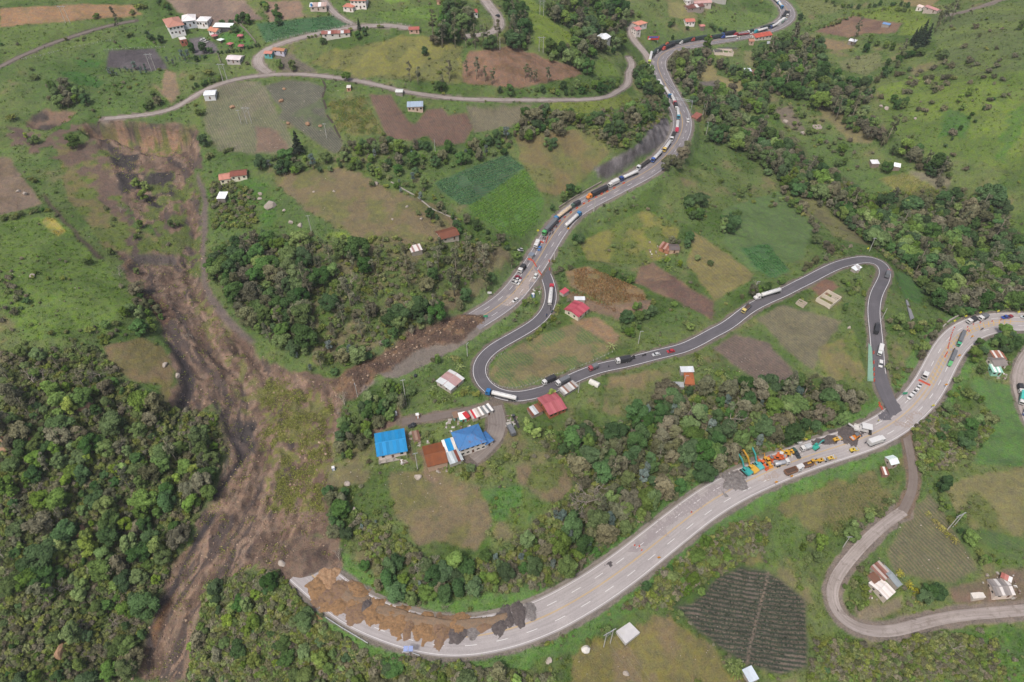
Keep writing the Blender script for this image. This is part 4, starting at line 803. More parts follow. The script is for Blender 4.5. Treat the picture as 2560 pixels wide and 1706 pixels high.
for i, (p, c, wrd) in enumerate((((1900,440),'#c8737a','pink gazebo highest on the hotel lawn'),((1700,600),'#c8737a','pink gazebo in the lower middle of the hotel lawn'),((1395,440),'#c07078','pink gazebo beside the hotel car park'),((1915,640),'#b8646e','pink roof over the hotel lawn gate'),((1515,520),'#e4f0ec','white square canopy on the hotel lawn'))):
    v = gp('Z7', p); g_ = empty('gazebo', v, .2 + i); prop(g_, wrd, 'gazebo','hotel lawn gazebos'); m = MB(); s = 2.2
    m.add([(-s, -s, 2.2),(s, -s, 2.2),(s, s, 2.2),(-s, s, 2.2),(0,0,3.3 if i < 4 else 2.6)],[(0,1,4),(1,2,4),(2,3,4),(3,0,4),(3,2,1,0)]); rel(g_, m, 'roof', sheet_mat('gz_' + c.strip('#'), c, .02))
    for sx in (-1,1):
        for sy in (-1,1): q = MB(); q.box(sx * 1.9 - .1, sx * 1.9 + .1, sy * 1.9 - .1, sy * 1.9 + .1,-.5,2.2); rel(g_, q, 'post', M_wood)
    q = MB(); q.box(-1.2,1.2,-1.2,1.2,0, .7); rel(g_, q, 'table', M_wood)
    FOOT.append((v.x, v.y, 3))
house('house','white plastic-sheeted house at the roadside above the slide','A1',(1872,924),(1972,918),8,3,'gable','#dfe4e8','#d8dadc',1,6, .02, .3, rise=.6)
# along the upper highway
house('house','white building with two white roofs left of the highway forecourt','A3',(800,428),(892,424),10,3.4,'gable','#e2e6ea','#d8d4d0',3,6, .02, .5, rise=1.4)
house('house','house with salmon roof inside the curving side road','A3',(1152,268),(1226,262),8,3,'hip','#dc9880','#e8e0da',2,0, .02, .5)
house('house','tall narrow house with pink roof beside the side road','A3',(1126,345),(1168,342),7,4.5,'gable','#d08a8a','#e0d8d4',1,0, .02, .4, floors=2)
house('house','white house with salmon roof below the big green pasture','A3',(1582,240),(1660,246),8,3.2,'gable','#cd7f70','#efe8e4',3,0, .02, .5)
house('house','small white-walled house left end of the farm at the top','A3',(1592,46),(1650,48),6,3.2,'flat','#e0dcda','#eee8e6',2,0, .02, .4)
house('barn','pink-roofed barn in the middle of the farm at the top','A3',(1660,62),(1810,84),8,3,'gable','#cfa4a0','#d0c4c0',2,0, .05, .4,'barn')
house('barn','rust brown roofed barn with white skylights','A3',(1604,118),(1744,122),10,3,'gable','#7d5048','#a89a94',2,6, .2, .4,'barn', rise=1.2, rcs=[('#7d5048', .25),('#7a4c44', .3),('#8a5c52', .2),('#d5d0ce', .05)])
house('barn','very long white roofed barn at the top edge','A3',(1770,12),(1946,44),8,3,'gable','#d2dae2','#c9c4c0',4,9, .02, .4,'barn', rise=.8)
house('roadhouse','long red-roofed roadhouse on the inner side of the highway bend','Z1',(1692,604),(1925,592),9,3,'gable','#c4604e','#dcd2cc',5,8, .05, .5,'roadhouse', rise=1.6)
house('hut','small salmon-roofed hut below the roadhouse','Z1',(1600,668),(1666,672),6,2.4,'gable','#c08a74','#c0a898',1,0, .1, .4,'hut')
house('canopy','small grey-roofed canopy below the roadhouse','Z1',(1846,688),(1935,690),5,2.2,'shed','#b8bcc0','#7d7a76',0,4, .1, .3,'canopy')
house('hut','tiny pink-roofed hut on the grass above the queue of trucks','Z1',(882,456),(942,458),5,2.4,'gable','#cf8a80','#8a7d70',0,0, .05, .4,'hut')
house('foundation','roofless white-walled building under construction below the highway','Z1',(1090,808),(1368,832),9,1.6,'ruin','#ffffff','#d8c8bc',0, cat='building site')
house('shack','brick shack with white roof sheet among trees right of the highway','A3',(2126,686),(2180,684),6,2.4,'shed','#d5dde6','#9a7a68',1,3, .1, .3,'shack')
house('shack','brown brick ruin with flat roof among trees right of the highway','A3',(2182,690),(2272,694),6,2.4,'flat','#8a6a5a','#a8806a',2,0, .3, .1,'shack')
house('shelter','brick-red shelter on the grass outside the highway curve','A3',(1682,1108),(1722,1108),5,2.0,'shed','#a8685a','#8a6a5c',0,0, .1, .2,'shelter')
# right hillside
house('house','small white house on the far right hill','A4',(1342,102),(1392,102),6,3,'gable','#d8c4bc','#efe6e2',1,0, .05, .3)
house('barn','long pink-roofed barn on the far right hill','A4',(1404,126),(1530,128),6,2.6,'gable','#cf9a96','#c4b4ac',2,7, .05, .3,'barn', rise=.9)
house('house','white-roofed hut beside the leaning eucalyptus','A4',(722,412),(786,414),5,2.6,'shed','#e4e6ea','#8f8a84',1,0, .02, .3)
house('shack','blue tarpaulin shelter in the far brown field','A4',(1030,252),(1100,252),4,2,'shed','#7fa4d4','#9a948e',0,0, .02, .2,'shelter')
house('shack','ruined pale shack in the bushes on the right slope','A4',(425,1185),(490,1178),5,1.6,'ruin','#fff','#c4b4b0',0, cat='ruin')
house('shack','white-roofed shack left of the round tree in the right valley','A4',(935,1535),(1005,1528),5,2.4,'shed','#e0dfe2','#8a7a70',0,4, .05, .2,'shack')
house('shack','bright white roof right of the round tree in the right valley','A4',(1130,1560),(1192,1560),5,2.4,'shed','#eef2f4','#8a7a70',0,0, .02, .2,'shack')
house('ruin','roofless pale ruin with inner walls inside the upper loop','B4',(560,1252),(662,1168),9,2.2,'ruin','#fff','#cfc4b4',0, cat='ruin')
house('pen','small square roofless pen beside the pale ruin','B4',(320,1246),(358,1205),5,1.2,'ruin','#fff','#b5a898',0, cat='pen')
house('shed','white-roofed shed at the top of the upper loop bend','B4',(790,925),(842,896),3.0,2.0,'shed','#d8dcde','#a8a098',0,5, .08, .3,'shed')
house('shed','small grey lean-to below the white-roofed shed','B4',(790,918),(822,925),4,2.0,'shed','#b8b4b4','#a8a098',0,3, .1, .2,'shed')
house('shack','orange rust roofed brick shack in the meadow above the wood','C3',(1572,440),(1650,445),8,2.5,'gable','#b36a42','#b58468',1,5, .3, .3,'shack', rise=.5)
house('shed','silver torn roof behind the orange rust shack','C3',(1535,330),(1652,318),3.4,2.2,'shed','#c9ced2','#a09a94',0,5, .1, .2,'shed')
house('shed','low silver scrap shelter left of the orange rust shack','C3',(1452,452),(1562,452),3,1.6,'shed','#b0b4b6','#8f8a84',0,5, .15, .2,'shed')
house('house','rust and white roofed back part of the farmhouse at the right edge','C4',(2052,580),(2150,578),6,2.6,'shed','#cfc4bc','#a89c92',0,6, .15, .3, rcs=[('#b07a64', .4),('#d8d4d0', .1),('#a8705c', .4)])
house('house','grey-roofed middle part of the farmhouse at the right edge','C4',(2040,642),(2152,636),6,3,'gable','#8d8480','#cfc6bc',2,0, .05, .4, rise=1.1)
house('house','teal and white front part of the farmhouse at the right edge','C4',(2025,694),(2112,700),5,2.6,'shed','#d4e4de','#8fc4b0',2,5, .02, .3, rcs=[('#a8dcc8', .02),('#e4ece8', .02)])
house('hut','small hut with pale teal pitched roof below the highway','C4',(1098,1545),(1166,1528),4.5,2.6,'gable','#d8e6e2','#a89a90',1,0, .02, .3,'hut', rise=1.0)
house('hut','tiny rusty hut with white top in the maize slope','E4',(845,42),(890,42),4,1.8,'shed','#9a6a58','#8a6a5c',0,3, .2, .2,'hut', rcs=[('#9a6a58', .3),('#e0dcd8', .05),('#8f5c4c', .3)])
house('house','white sheet-roofed house inside the lower right hairpin','E4',(858,980),(922,922),8.5,2.7,'gable','#d8d0ca','#b8aca2',1,6, .1, .3, rise=.7, rcs=[('#e0dad6', .05),('#d2c8c0', .15),('#dcd4ce', .1)])
house('house','long grey sheet-roofed house inside the lower right hairpin','E4',(938,888),(972,868),11,2.6,'gable','#9aa2a6','#b0a69c',0,3, .05, .3, rise=.5)
house('shed','rusty sheet-roofed shed inside the lower right hairpin','E4',(845,835),(905,790),7,2.2,'shed','#9a6f62','#a09488',0,5, .3, .2,'shed', rcs=[('#9a6f62', .3),('#c0b2aa', .2),('#845a4e', .4)])
house('shed','small brown plank shed left end inside the hairpin','E4',(790,870),(840,845),5,1.8,'shed','#85604e','#9a8878',0,4, .3, .2,'shed')
house('house','pale house with grey roof beside the lower right road','E4',(1665,955),(1805,945),7,2.6,'gable','#9a9290','#d8c8bc',2,6, .1, .3, rise=.8, rcs=[('#8f8886', .1),('#a09894', .1),('#d0cac6', .05)])
house('shed','low white wall-like shed beside the pale roadside house','E4',(1512,965),(1606,952),2.4,1.2,'flat','#cfc8c0','#c0b6ac',0,0, .05, .1,'shed')
house('shed','pink and white strip roof behind the pale roadside house','E4',(1720,800),(1790,842),2.4,1.8,'shed','#c88a84','#a89488',0,3, .1, .2,'shed', rcs=[('#b06a60', .1),('#c8857c', .1),('#e8e4e2', .02)])
house('shack','grey and white hut cut by the bottom edge','E3',(2150,1600),(2230,1560),5,2.2,'shed','#c0cad4','#a8a098',0,4, .1, .2,'shack')
house('gantry_booth','grey flat roof over the checkpoint beside the orange barriers','Z3',(240,880),(300,905),3.4,2.6,'flat','#7d8694','#9a9a9a',0,0, .02, .1,'booth')
# ------------------------------------------------------------------ vehicles
M_tyre = mat('black_tyre_rubber','#2b2a2a', .9); M_black = mat('black_tarpaulin','#3c3d42', .75, .2, .8); M_chas = mat('dark_chassis_steel','#3a3838', .7); M_chrome = mat('bare_metal_tank','#c4c6ca', .35, .08, metal=.3, spec=.5)
M_white = mat('white_vehicle_paint','#f0efee', .4, .04, spec=.5, k=.62); M_lamp = mat('pale_headlamp','#e8e6dc', .3); M_red_l = mat('red_tail_lamp','#a02a28', .4); M_tarp_g = mat('grey_tarpaulin','#74777c', .7, .15); M_bed = mat('rusty_dump_body','#93705c', .8, .2)
def paintm(c): return M_white if c == 'white' else mat('paint_' + c.strip('#'), c, .4, .06, spec=.5)
def rbox(m, x0, x1, y0, y1, z0, z1, r=.18):
    """box with rounded long top edges"""
    m.prism_x([(y0, z0),(y1, z0),(y1, z1 - r),(y1 - r * .3, z1 - r * .3),(y1 - r, z1),(y0 + r, z1),(y0 + r * .3, z1 - r * .3),(y0, z1 - r)], x0, x1); return m
def capsule(m, x0, x1, z, ry, rz_, seg=14):
    pr = [(x0, .55),(x0 + .12, .85),(x0 + .35,1),(x1 - .35,1),(x1 - .12, .85),(x1, .55)]; o = len(m.v)
    for x, k in pr: m.v += [(x, ry * k * math.cos(6.2832 * i / seg), z + rz_ * k * math.sin(6.2832 * i / seg)) for i in range(seg)]
    for j in range(len(pr) - 1):
        for i in range(seg): a = o + j * seg + i; b = o + j * seg + (i + 1) % seg; m.f.append((a, b, b + seg, a + seg))
    m.f.append(tuple(o + i for i in range(seg - 1,-1,-1))); m.f.append(tuple(o + (len(pr) - 1) * seg + i for i in range(seg))); return m
KIT = {}
def kit(kind):
    """list of (part name, mesh, material key, parent index or None)"""
    if kind in KIT: return KIT[kind]
    P = []
    def add(n, m, k, par=None, smooth=False): P.append((n, m.mesh(kind + '_' + n, smooth), k, par)); return len(P) - 1
    def wheels(xs, y, r=.5, wd=.5):
        for x in xs:
            for s in (-1,1): i = add('wheel', MB().wheel(x, s * y, r, wd),'tyre'); add('rim', MB().tube([(x, s * (y + wd * .5), r),(x, s * (y + wd * .5 + .03), r)], r * .5,8),'chrome', i)
    def cab(x0, x1, z1, nose=0.0, w_=1.2):
        """cab from x0 (back) to x1 (front); nose = length of a bonnet"""
        m = MB()
        if nose: m.prism([(x0, .7),(x1, .7),(x1,1.75),(x1 - nose, 1.95),(x1 - nose - .35, z1 - .12),(x1 - nose - .6, z1),(x0, z1)],-w_, w_)
        else: m.prism([(x0, .7),(x1, .7),(x1,1.5),(x1 - .12, z1 - .25),(x1 - .35, z1),(x0, z1)],-w_, w_)
        i = add('cab', m, 'c1'); f = x1 - nose
        if nose: add('windshield', MB().quad((f - .04,-w_ + .15,2.02),(f - .04, w_ - .15,2.02),(f - .33, w_ - .2, z1 - .2),(f - .33,-w_ + .2, z1 - .2)),'glass', i)
        else: add('windshield', MB().quad((f + .015,-w_ + .12,1.55),(f + .015, w_ - .12,1.55),(f - .09, w_ - .16, z1 - .32),(f - .09,-w_ + .16, z1 - .32)),'glass', i)
        for s in (-1,1): add('side_window', MB().quad((f - 1.2, s * (w_ + .012),1.7),(f - .45, s * (w_ + .012),1.7),(f - .5, s * (w_ + .012), z1 - .3),(f - 1.2, s * (w_ + .012), z1 - .3)),'glass', i); add('headlight', MB().box(x1 - .02, x1 + .04, s * .85 - .2, s * .85 + .2, .95,1.2),'lamp', i)
        add('bumper', MB().box(x1 - .05, x1 + .12,-w_, w_, .45, .72),'chas', i); return i
    if kind in ('tanker','semi','flat_semi','tanker_nose','semi_nose','flat_nose'):
        nose = 1.3 if kind.endswith('nose') else 0; c0 = 5.2; c1 = c0 + 2.3 + nose; cab(c0, c1,3.2, nose); base = kind.split('_')[0]
        add('chassis', MB().box(-8.4, c0 + .4,-.45, .45, .75,1.05),'chas')
        if base == 'tanker':
            i = add('tank', capsule(MB(),-8.5,4.4,2.25,1.22,1.12),'c2', None, True); add('catwalk', MB().box(-7.5,3.6,-.35, .35,3.33,3.42),'c2', i)
            for k in range(4): add('hatch', MB().tube([(-6 + 3 * k, 0,3.4),(-6 + 3 * k, 0,3.6)], .3,8),'chrome', i)
            add('rear_plate', MB().box(-8.6,-8.52,-1.1,1.1, .8,1.3),'c2')
        elif base == 'semi':
            i = add('trailer', rbox(MB(),-8.5,4.5,-1.28,1.28,1.15,3.9, .45),'c2')
            for k in range(6): add('tarp_bow', MB().prism_x([(-1.3,1.2),(1.3,1.2),(1.3,3.5),(.9,3.92),(-.9,3.92),(-1.3,3.5)],-7.6 + 2.2 * k, -7.5 + 2.2 * k),'c2', i)
            add('rear_door', MB().box(-8.56,-8.5,-1.1,1.1,1.2,3.3),'chas', i)
        else:
            add('trailer', MB().box(-8.5,4.4,-1.28,1.28,1.05,1.35),'c2'); add('headboard', MB().box(4.2,4.4,-1.28,1.28,1.36,2.4),'c2')
        wheels((c1 - 1.1 if nose else c1 - 1.0,),1.0); wheels((c0 - .6, c0 - 1.9), .95); wheels((-7.6,-6.3,-5.0), .95)
    elif kind in ('truck','box_truck','dump','truck_nose','small_truck','water_truck'):
        L_ = 5.2 if kind == 'small_truck' else 7.6; nose = .9 if kind == 'truck_nose' else 0; b = L_ / 2 - 2.0 - nose; hh = 2.7 if kind == 'small_truck' else 3.0; cab(b + .1, L_ / 2, hh - .2, nose, 1.1)
        add('chassis', MB().box(-L_ / 2, b + .4,-.45, .45, .65, .95),'chas')
        if kind == 'dump':
            m = MB(); x0, x1 = -L_ / 2, b - .1
            m.box(x0, x1,-1.25,1.25,1.0,1.15); m.box(x0, x1,-1.25,-1.13,1.151,2.3); m.box(x0, x1,1.13,1.25,1.151,2.3); m.box(x0, x0 + .12,-1.129,1.129,1.151,2.2); m.box(x1 - .12, x1,-1.129,1.129,1.151,2.5); i = add('dump_body', m, 'c2')
            add('load', MB().box(x0 + .13, x1 - .13,-1.1,1.1,1.16,1.5, .2, .2),'soil', i)
        elif kind == 'water_truck': add('tank', capsule(MB(),-L_ / 2, b - .1,2.0,1.15,1.0),'c2', None, True)
        else:
            hb = hh + (.35 if kind != 'small_truck' else .1); i = add('cargo_body', rbox(MB(),-L_ / 2, b - .05,-1.2,1.2, .98, hb, .3 if kind != 'box_truck' else .06),'c2'); add('rear_door', MB().box(-L_ / 2 - .05,-L_ / 2 - .002,-1.05,1.05,1.05, hb - .35),'c2', i)
            add('side_rail', MB().box(-L_ / 2 + .05, b - .1,-1.26,1.26, .98,1.25),'chas', i)
        wheels((L_ / 2 - .95,), .95, .45, .35); wheels((-L_ / 2 + 1.4,), .92, .45, .5)
        if kind not in ('small_truck',): wheels((-L_ / 2 + 2.5,), .92, .45, .5)
    elif kind in ('tractor',):
        cab(-.6,2.6,3.2,0); add('chassis', MB().box(-3.4,-.3,-.45, .45, .7,1.0),'chas'); add('fifth_wheel', MB().box(-2.6,-1.5,-.6, .6,1.01,1.15),'chas'); wheels((1.6,),1.0); wheels((-1.6,-2.8), .95)
    elif kind in ('car','suv','pickup'):
        hgt = 1.45 if kind == 'car' else 1.75; m = MB()
        if kind == 'pickup':
            m.prism([(-2.5, .4),(2.5, .4),(2.55, .95),(1.5,1.1),(-2.5,1.1)],-.9, .9); i = add('body', m, 'c1'); k = add('cabin', MB().prism([(-.6,1.1),(1.4,1.1),(.8,1.75),(-.4,1.78)],-.82, .82),'glass', i); add('roof', MB().box(-.42, .82,-.83, .83,1.74,1.83),'c1', i); add('bed', MB().box(-2.4,-.75,-.78, .78,1.11,1.125),'chas', i)
        else:
            m.prism([(-2.1, .35),(2.1, .35),(2.15, .8),(1.1, .98),(-1.9,1.02),(-2.15, .85)],-.87, .87); i = add('body', m, 'c1'); r1 = -1.7 if kind == 'suv' else -1.3
            add('cabin', MB().prism([(-1.95 if kind == 'suv' else -1.75,1.0),(1.15, .98),(.45, hgt - .04),(r1, hgt - .02)],-.8, .8),'glass', i); add('roof', MB().box(r1 + .03, .5,-.79, .79, hgt - .05, hgt + .03),'c1', i)
        for s in (-1,1): add('headlight', MB().box(2.08,2.17 if kind != 'pickup' else 2.57, s * .62 - .18, s * .62 + .18, .62, .8),'lamp', i); add('tail_lamp', MB().box(-2.18 if kind != 'pickup' else -2.53,-2.05, s * .68 - .12, s * .68 + .12, .65, .85),'redl', i)
        wheels((1.35,-1.35), .78, .34, .24)
    elif kind == 'motorcycle':
        i = add('frame', MB().prism([(-.7, .5),(.5, .45),(.75, .95),(.3, .85),(-.8, .85)],-.13, .13),'c1'); add('seat', MB().box(-.75, .1,-.16, .16, .86, .95),'tyre', i); add('handlebar', MB().tube([(.55,-.38,1.08),(.62,0,1.02),(.55, .38,1.08)], .035,5),'chas', i)
        for x in (-.7, .72): add('wheel', MB().wheel(x, 0, .32, .14),'tyre')
    elif kind == 'excavator':
        for s in (-1,1): add('track', MB().prism([(-2, .15),(-1.7,0),(1.7,0),(2, .15),(2.05, .55),(1.75, .85),(-1.75, .85),(-2.05, .55)], s * 1.15 - .3, s * 1.15 + .3),'chas')
        i = add('body', MB().prism([(-2.6,1.0),(1.2,1.0),(1.2,1.5),(.2,2.0),(-2.2,2.05),(-2.65,1.8)],-1.35,1.35),'c1'); c_ = add('cab', MB().prism([(-.5,2.0),(-.5,1.2),(1.3,1.2),(1.35,1.9),(1.0,2.9),(-.4,2.95)], .35,1.33),'c1', i); add('side_window', MB().box(-.3,1.0,1.335,1.35,1.9,2.75),'glass', c_); add('windshield', MB().quad((1.36, .45,1.9),(1.36,1.25,1.9),(1.06,1.25,2.8),(1.06, .45,2.8)),'glass', c_)
        b = add('boom', MB().prism([(.9,1.5),(1.3,1.4),(3.2,4.4),(6.0,6.2),(5.85,6.6),(2.9,4.95)],-.22, .22),'c2', i); st = add('stick', MB().prism([(5.8,6.7),(6.3,6.4),(7.6,4.1),(7.3,3.95)],-.17, .17),'c2', i); add('cylinder', MB().tube([(1.6,0,1.8),(3.4,0,4.4)], .11,6),'chrome', b); add('bucket', MB().prism([(7.2,4.1),(7.7,4.1),(8.1,3.4),(7.6,2.9),(7.0,3.2)],-.5, .5),'chas', st)
    elif kind == 'excavator_low':
        for s in (-1,1): add('track', MB().prism([(-1.6, .15),(-1.4,0),(1.4,0),(1.6, .15),(1.65, .5),(1.4, .75),(-1.4, .75),(-1.65, .5)], s * .95 - .25, s * .95 + .25),'chas')
        i = add('body', MB().prism([(-2, .9),(1.0, .9),(1.0,1.5),(-1.8,1.75)],-1.1,1.1),'c1'); add('cab', MB().prism([(-.4,1.5),(1.1,1.5),(.9,2.6),(-.3,2.65)], .2,1.05),'c1', i)
        b = add('boom', MB().prism([(.8,1.3),(1.2,1.2),(2.6,2.9),(4.4,3.1),(4.4,3.4),(2.4,3.3)],-.18, .18),'c2', i); st = add('stick', MB().prism([(4.2,3.45),(4.6,3.2),(5.2,1.5),(4.95,1.45)],-.14, .14),'c2', i); add('bucket', MB().prism([(4.9,1.6),(5.3,1.6),(5.5, .9),(5.0, .5),(4.6, .8)],-.4, .4),'chas', st)
    elif kind in ('roller','mini_roller'):
        i = add('body', MB().prism([(-2.2, .8),(.5, .8),(.5,1.5),(-.3,1.6),(-2.2,1.55)],-.85, .85),'c1'); add('drum', MB().wheel(1.5,0, .72,1.8,16),'chrome'); add('drum_frame', MB().prism([(.4, .75),(2.4, .75),(2.4,1.05),(.4,1.05)],-1.08,1.08),'c1', i)
        for s in (-1,1): add('wheel', MB().wheel(-1.4, s * .75, .68, .45),'tyre')
        if kind == 'roller': add('canopy', MB().box(-1.3, .4,-.85, .85,2.55,2.68),'c2', i); [add('post', MB().box(x - .05, x + .05, y - .05, y + .05,1.5,2.55),'chas', i) for x in (-1.2, .3) for y in (-.75, .75)]
        add('seat', MB().box(-.9,-.4,-.3, .3,1.56,2.0),'tyre', i)
    elif kind in ('loader','backhoe'):
        i = add('body', MB().prism([(-2.6, .8),(1.2, .8),(1.6,1.2),(1.4,1.7),(-.4,1.7),(-2.6,1.8)],-.8, .8),'c1'); add('cab', MB().prism([(-1.0,1.7),(.5,1.7),(.3,2.9),(-.9,2.95)],-.72, .72),'glass', i); add('cab_roof', MB().box(-1.0, .42,-.8, .8,2.94,3.06),'c1', i)
        a = add('loader_arm', MB().prism([(.2,1.5),(.5,1.3),(2.6, .8),(2.7,1.05)],-.55, .55),'c1', i); add('bucket', MB().prism([(2.5, .2),(3.6, .15),(2.9, .5),(2.7,1.2),(2.5,1.2)],-1.2,1.2),'c2', a)
        for x, r in ((1.1, .6),(-1.6, .72)):
            for s in (-1,1): add('wheel', MB().wheel(x, s * .95, r, .42),'tyre')
        if kind == 'backhoe': b = add('boom', MB().prism([(-2.6,1.2),(-2.5,1.5),(-3.4,3.4),(-3.7,3.3)],-.15, .15),'c1', i); add('stick', MB().prism([(-3.4,3.4),(-3.7,3.3),(-4.6,1.4),(-4.4,1.3)],-.12, .12),'c1', b)
    elif kind == 'paver':
        for s in (-1,1): add('track', MB().prism([(-1.6, .1),(1.4, .1),(1.6, .5),(1.3, .8),(-1.5, .8)], s * .95 - .22, s * .95 + .22),'chas')
        i = add('body', MB().prism([(-2.4, .6),(1.2, .7),(1.2,1.7),(-2.0,1.8)],-1.25,1.25),'c1'); h_ = MB(); h_.box(1.2,3.4,-1.6,1.6, .5, .7); h_.box(1.2,3.4,-1.65,-1.5, .71,1.5); h_.box(1.2,3.4,1.5,1.65, .71,1.5); add('hopper', h_, 'c1', i); add('screed', MB().box(-3.6,-2.5,-1.9,1.9, .15, .8),'chas', i); add('canopy', MB().box(-3.3, .8,-1.7,1.7,3.1,3.25),'c2', i); [add('post', MB().box(x - .06, x + .06, y - .06, y + .06,1.7,3.1),'chas', i) for x in (-2.2, .5) for y in (-1.1,1.1)]
        add('conveyor', MB().prism([(3.3, .6),(6.2,2.2),(6.1,2.5),(3.2,1.0)],-.4, .4),'c1', i)
    elif kind == 'grader':
        i = add('frame', MB().prism([(-3, .9),(-.4, .9),(.2,1.2),(3.6,1.0),(3.6,1.35),(.4,1.7),(-.4,1.7),(-3,1.65)],-.4, .4),'c1'); add('cab', MB().prism([(-.9,1.7),(.5,1.7),(.45,3.0),(-.8,3.0)],-.65, .65),'glass', i); add('cab_roof', MB().box(-.95, .55,-.75, .75,3.0,3.12),'c1', i); add('blade', MB().box(1.2,1.45,-1.8,1.8, .1, .75),'c1', i)
        for x in (-2.4,-1.2,3.3):
            for s in (-1,1): add('wheel', MB().wheel(x, s * .95, .58, .36),'tyre')
    KIT[kind] = P; return P
M_soil = mat('dark_soil_load','#5d4c44',1)
VEHN = {'tanker': 'tanker_truck','tanker_nose': 'tanker_truck','semi': 'tarpaulin_trailer_truck','semi_nose': 'tarpaulin_trailer_truck','flat_semi': 'flatbed_truck','flat_nose': 'flatbed_truck','truck': 'tarpaulin_truck','truck_nose': 'tarpaulin_truck','box_truck': 'box_truck','small_truck': 'small_truck','dump': 'dump_truck','water_truck': 'water_truck','tractor': 'tractor_unit',
        'car': 'parked_car','suv': 'parked_car','pickup': 'pickup_truck','motorcycle': 'motorcycle','excavator': 'excavator','excavator_low': 'excavator','roller': 'road_roller','mini_roller': 'road_roller','loader': 'wheel_loader','backhoe': 'backhoe_loader','paver': 'asphalt_paver','grader': 'road_grader'}
CATN = {'tanker': 'tanker','tanker_nose': 'tanker','car': 'car','suv': 'car','pickup': 'pickup','motorcycle': 'motorcycle','excavator': 'excavator','excavator_low': 'excavator','roller': 'roller','mini_roller': 'roller','loader': 'loader','backhoe': 'backhoe','paver': 'paver','grader': 'grader'}
def surf(x, y):
    """height of the surface to stand on: road if over one, else ground"""
    z = float(hz(x, y))
    for r in ROADS.values():
        P = r['P']; d2 = (P[:, 0] - x) ** 2 + (P[:, 1] - y) ** 2; i = int(d2.argmin())
        if d2[i] < (r['w'] / 2) ** 2: z = max(z, P[i, 2] + r['zoff'])
    return z
def vehicle(kind, label, tile, front, rear, c1='white', c2=None, group=None, scale=1.0):
    """front and rear: picture points of the two ends, near the ground"""
    a = gp(tile, front); b = gp(tile, rear); d = a - b; rz = math.atan2(d.y, d.x); c = (a + b) / 2
    z = surf(c.x, c.y); u = Vector((math.cos(rz), math.sin(rz),0)); zf = surf(*(c + u * 3).xy); zr = surf(*(c - u * 3).xy)
    root = empty(VEHN[kind],(c.x, c.y, (zf + zr) / 2 + .01),0); root.rotation_euler = (0,-math.atan2(zf - zr, 6), rz); root.scale = (scale,) * 3
    prop(root, label, CATN.get(kind, 'truck'), group)
    MK = {'c1': paintm(c1),'c2': M_black if c2 is None else (c2 if not isinstance(c2, str) else paintm(c2)),'tyre': M_tyre, 'chas': M_chas, 'chrome': M_chrome, 'glass': M_glass, 'lamp': M_lamp, 'redl': M_red_l, 'soil': M_soil}
    made = []
    for n, me, k, par in kit(kind):
        o = bpy.data.objects.new(n, me); COL.objects.link(o); o.parent = made[par] if par is not None else root
        if not len(me.materials): me.materials.append(None)
        o.material_slots[0].link = 'OBJECT'; o.material_slots[0].material = MK[k]; made.append(o)
    return root
V = vehicle; Q = 'queue of vehicles on the upper highway'; SIL = mat('silver_tank_paint','#dcdcdc', .4, .06, spec=.5); CRM = mat('cream_tank_paint','#d8c4a8', .5, .12, spec=.4); GRN = mat('dark_green_tarpaulin','#3d4a48', .75, .15)
# the detour road
V('tanker','white tanker trailer with blue cab rounding the hairpin','Z8',(440,620),(860,720),'#2f78b8', M_white)
V('truck','black tarpaulin truck with white cab, left one of two at the field fence','Z8',(1300,480),(1425,420),'white')
V('truck','black tarpaulin truck with white cab on the asphalt, right one of two near the fence','Z8',(1500,498),(1632,430),'white', M_tarp_g)
V('small_truck','small red-cabbed truck with grey tarpaulin on the detour road','Z8',(1962,280),(2070,232),'#a85058', M_tarp_g)
V('truck','large black tarpaulin truck with white cab climbing the detour road','C3',(958,215),(1065,195),'white', scale=1.05)
V('car','silver car on the detour road behind the motorcycles','C3',(1285,148),(1340,138),'#c8cacc'); V('car','red car on the detour road','C3',(1418,118),(1472,108),'#b8323c')
V('dump','cream-yellow dump truck with grey body on the detour road','B3',(2095,1300),(2170,1225),'#d8c478', M_tarp_g)
V('tanker_nose','silver tanker with white bonneted cab on the detour road','B3',(2250,1155),(2400,1110),'white', SIL)
V('tanker','white tanker with red cab just entering the detour road','B3',(362,1055),(345,1210),'#c03a4a', M_white)
V('truck','grey tarpaulin truck with red cab in the upper loop bend','B4',(1095,915),(1072,985),'#c04a4e', M_tarp_g)
V('truck','black tarpaulin truck heading down the loop under a tree','C4',(985,255),(978,300),'#4a4a4c'); V('box_truck','white box truck on the loop road beside the green slope cover','C4',(1008,505),(1022,445),'#dfe3e2', M_white, scale=.9)
V('suv','white van on the loop road behind the box truck','C4',(1020,612),(1022,570),'white', scale=1.1)
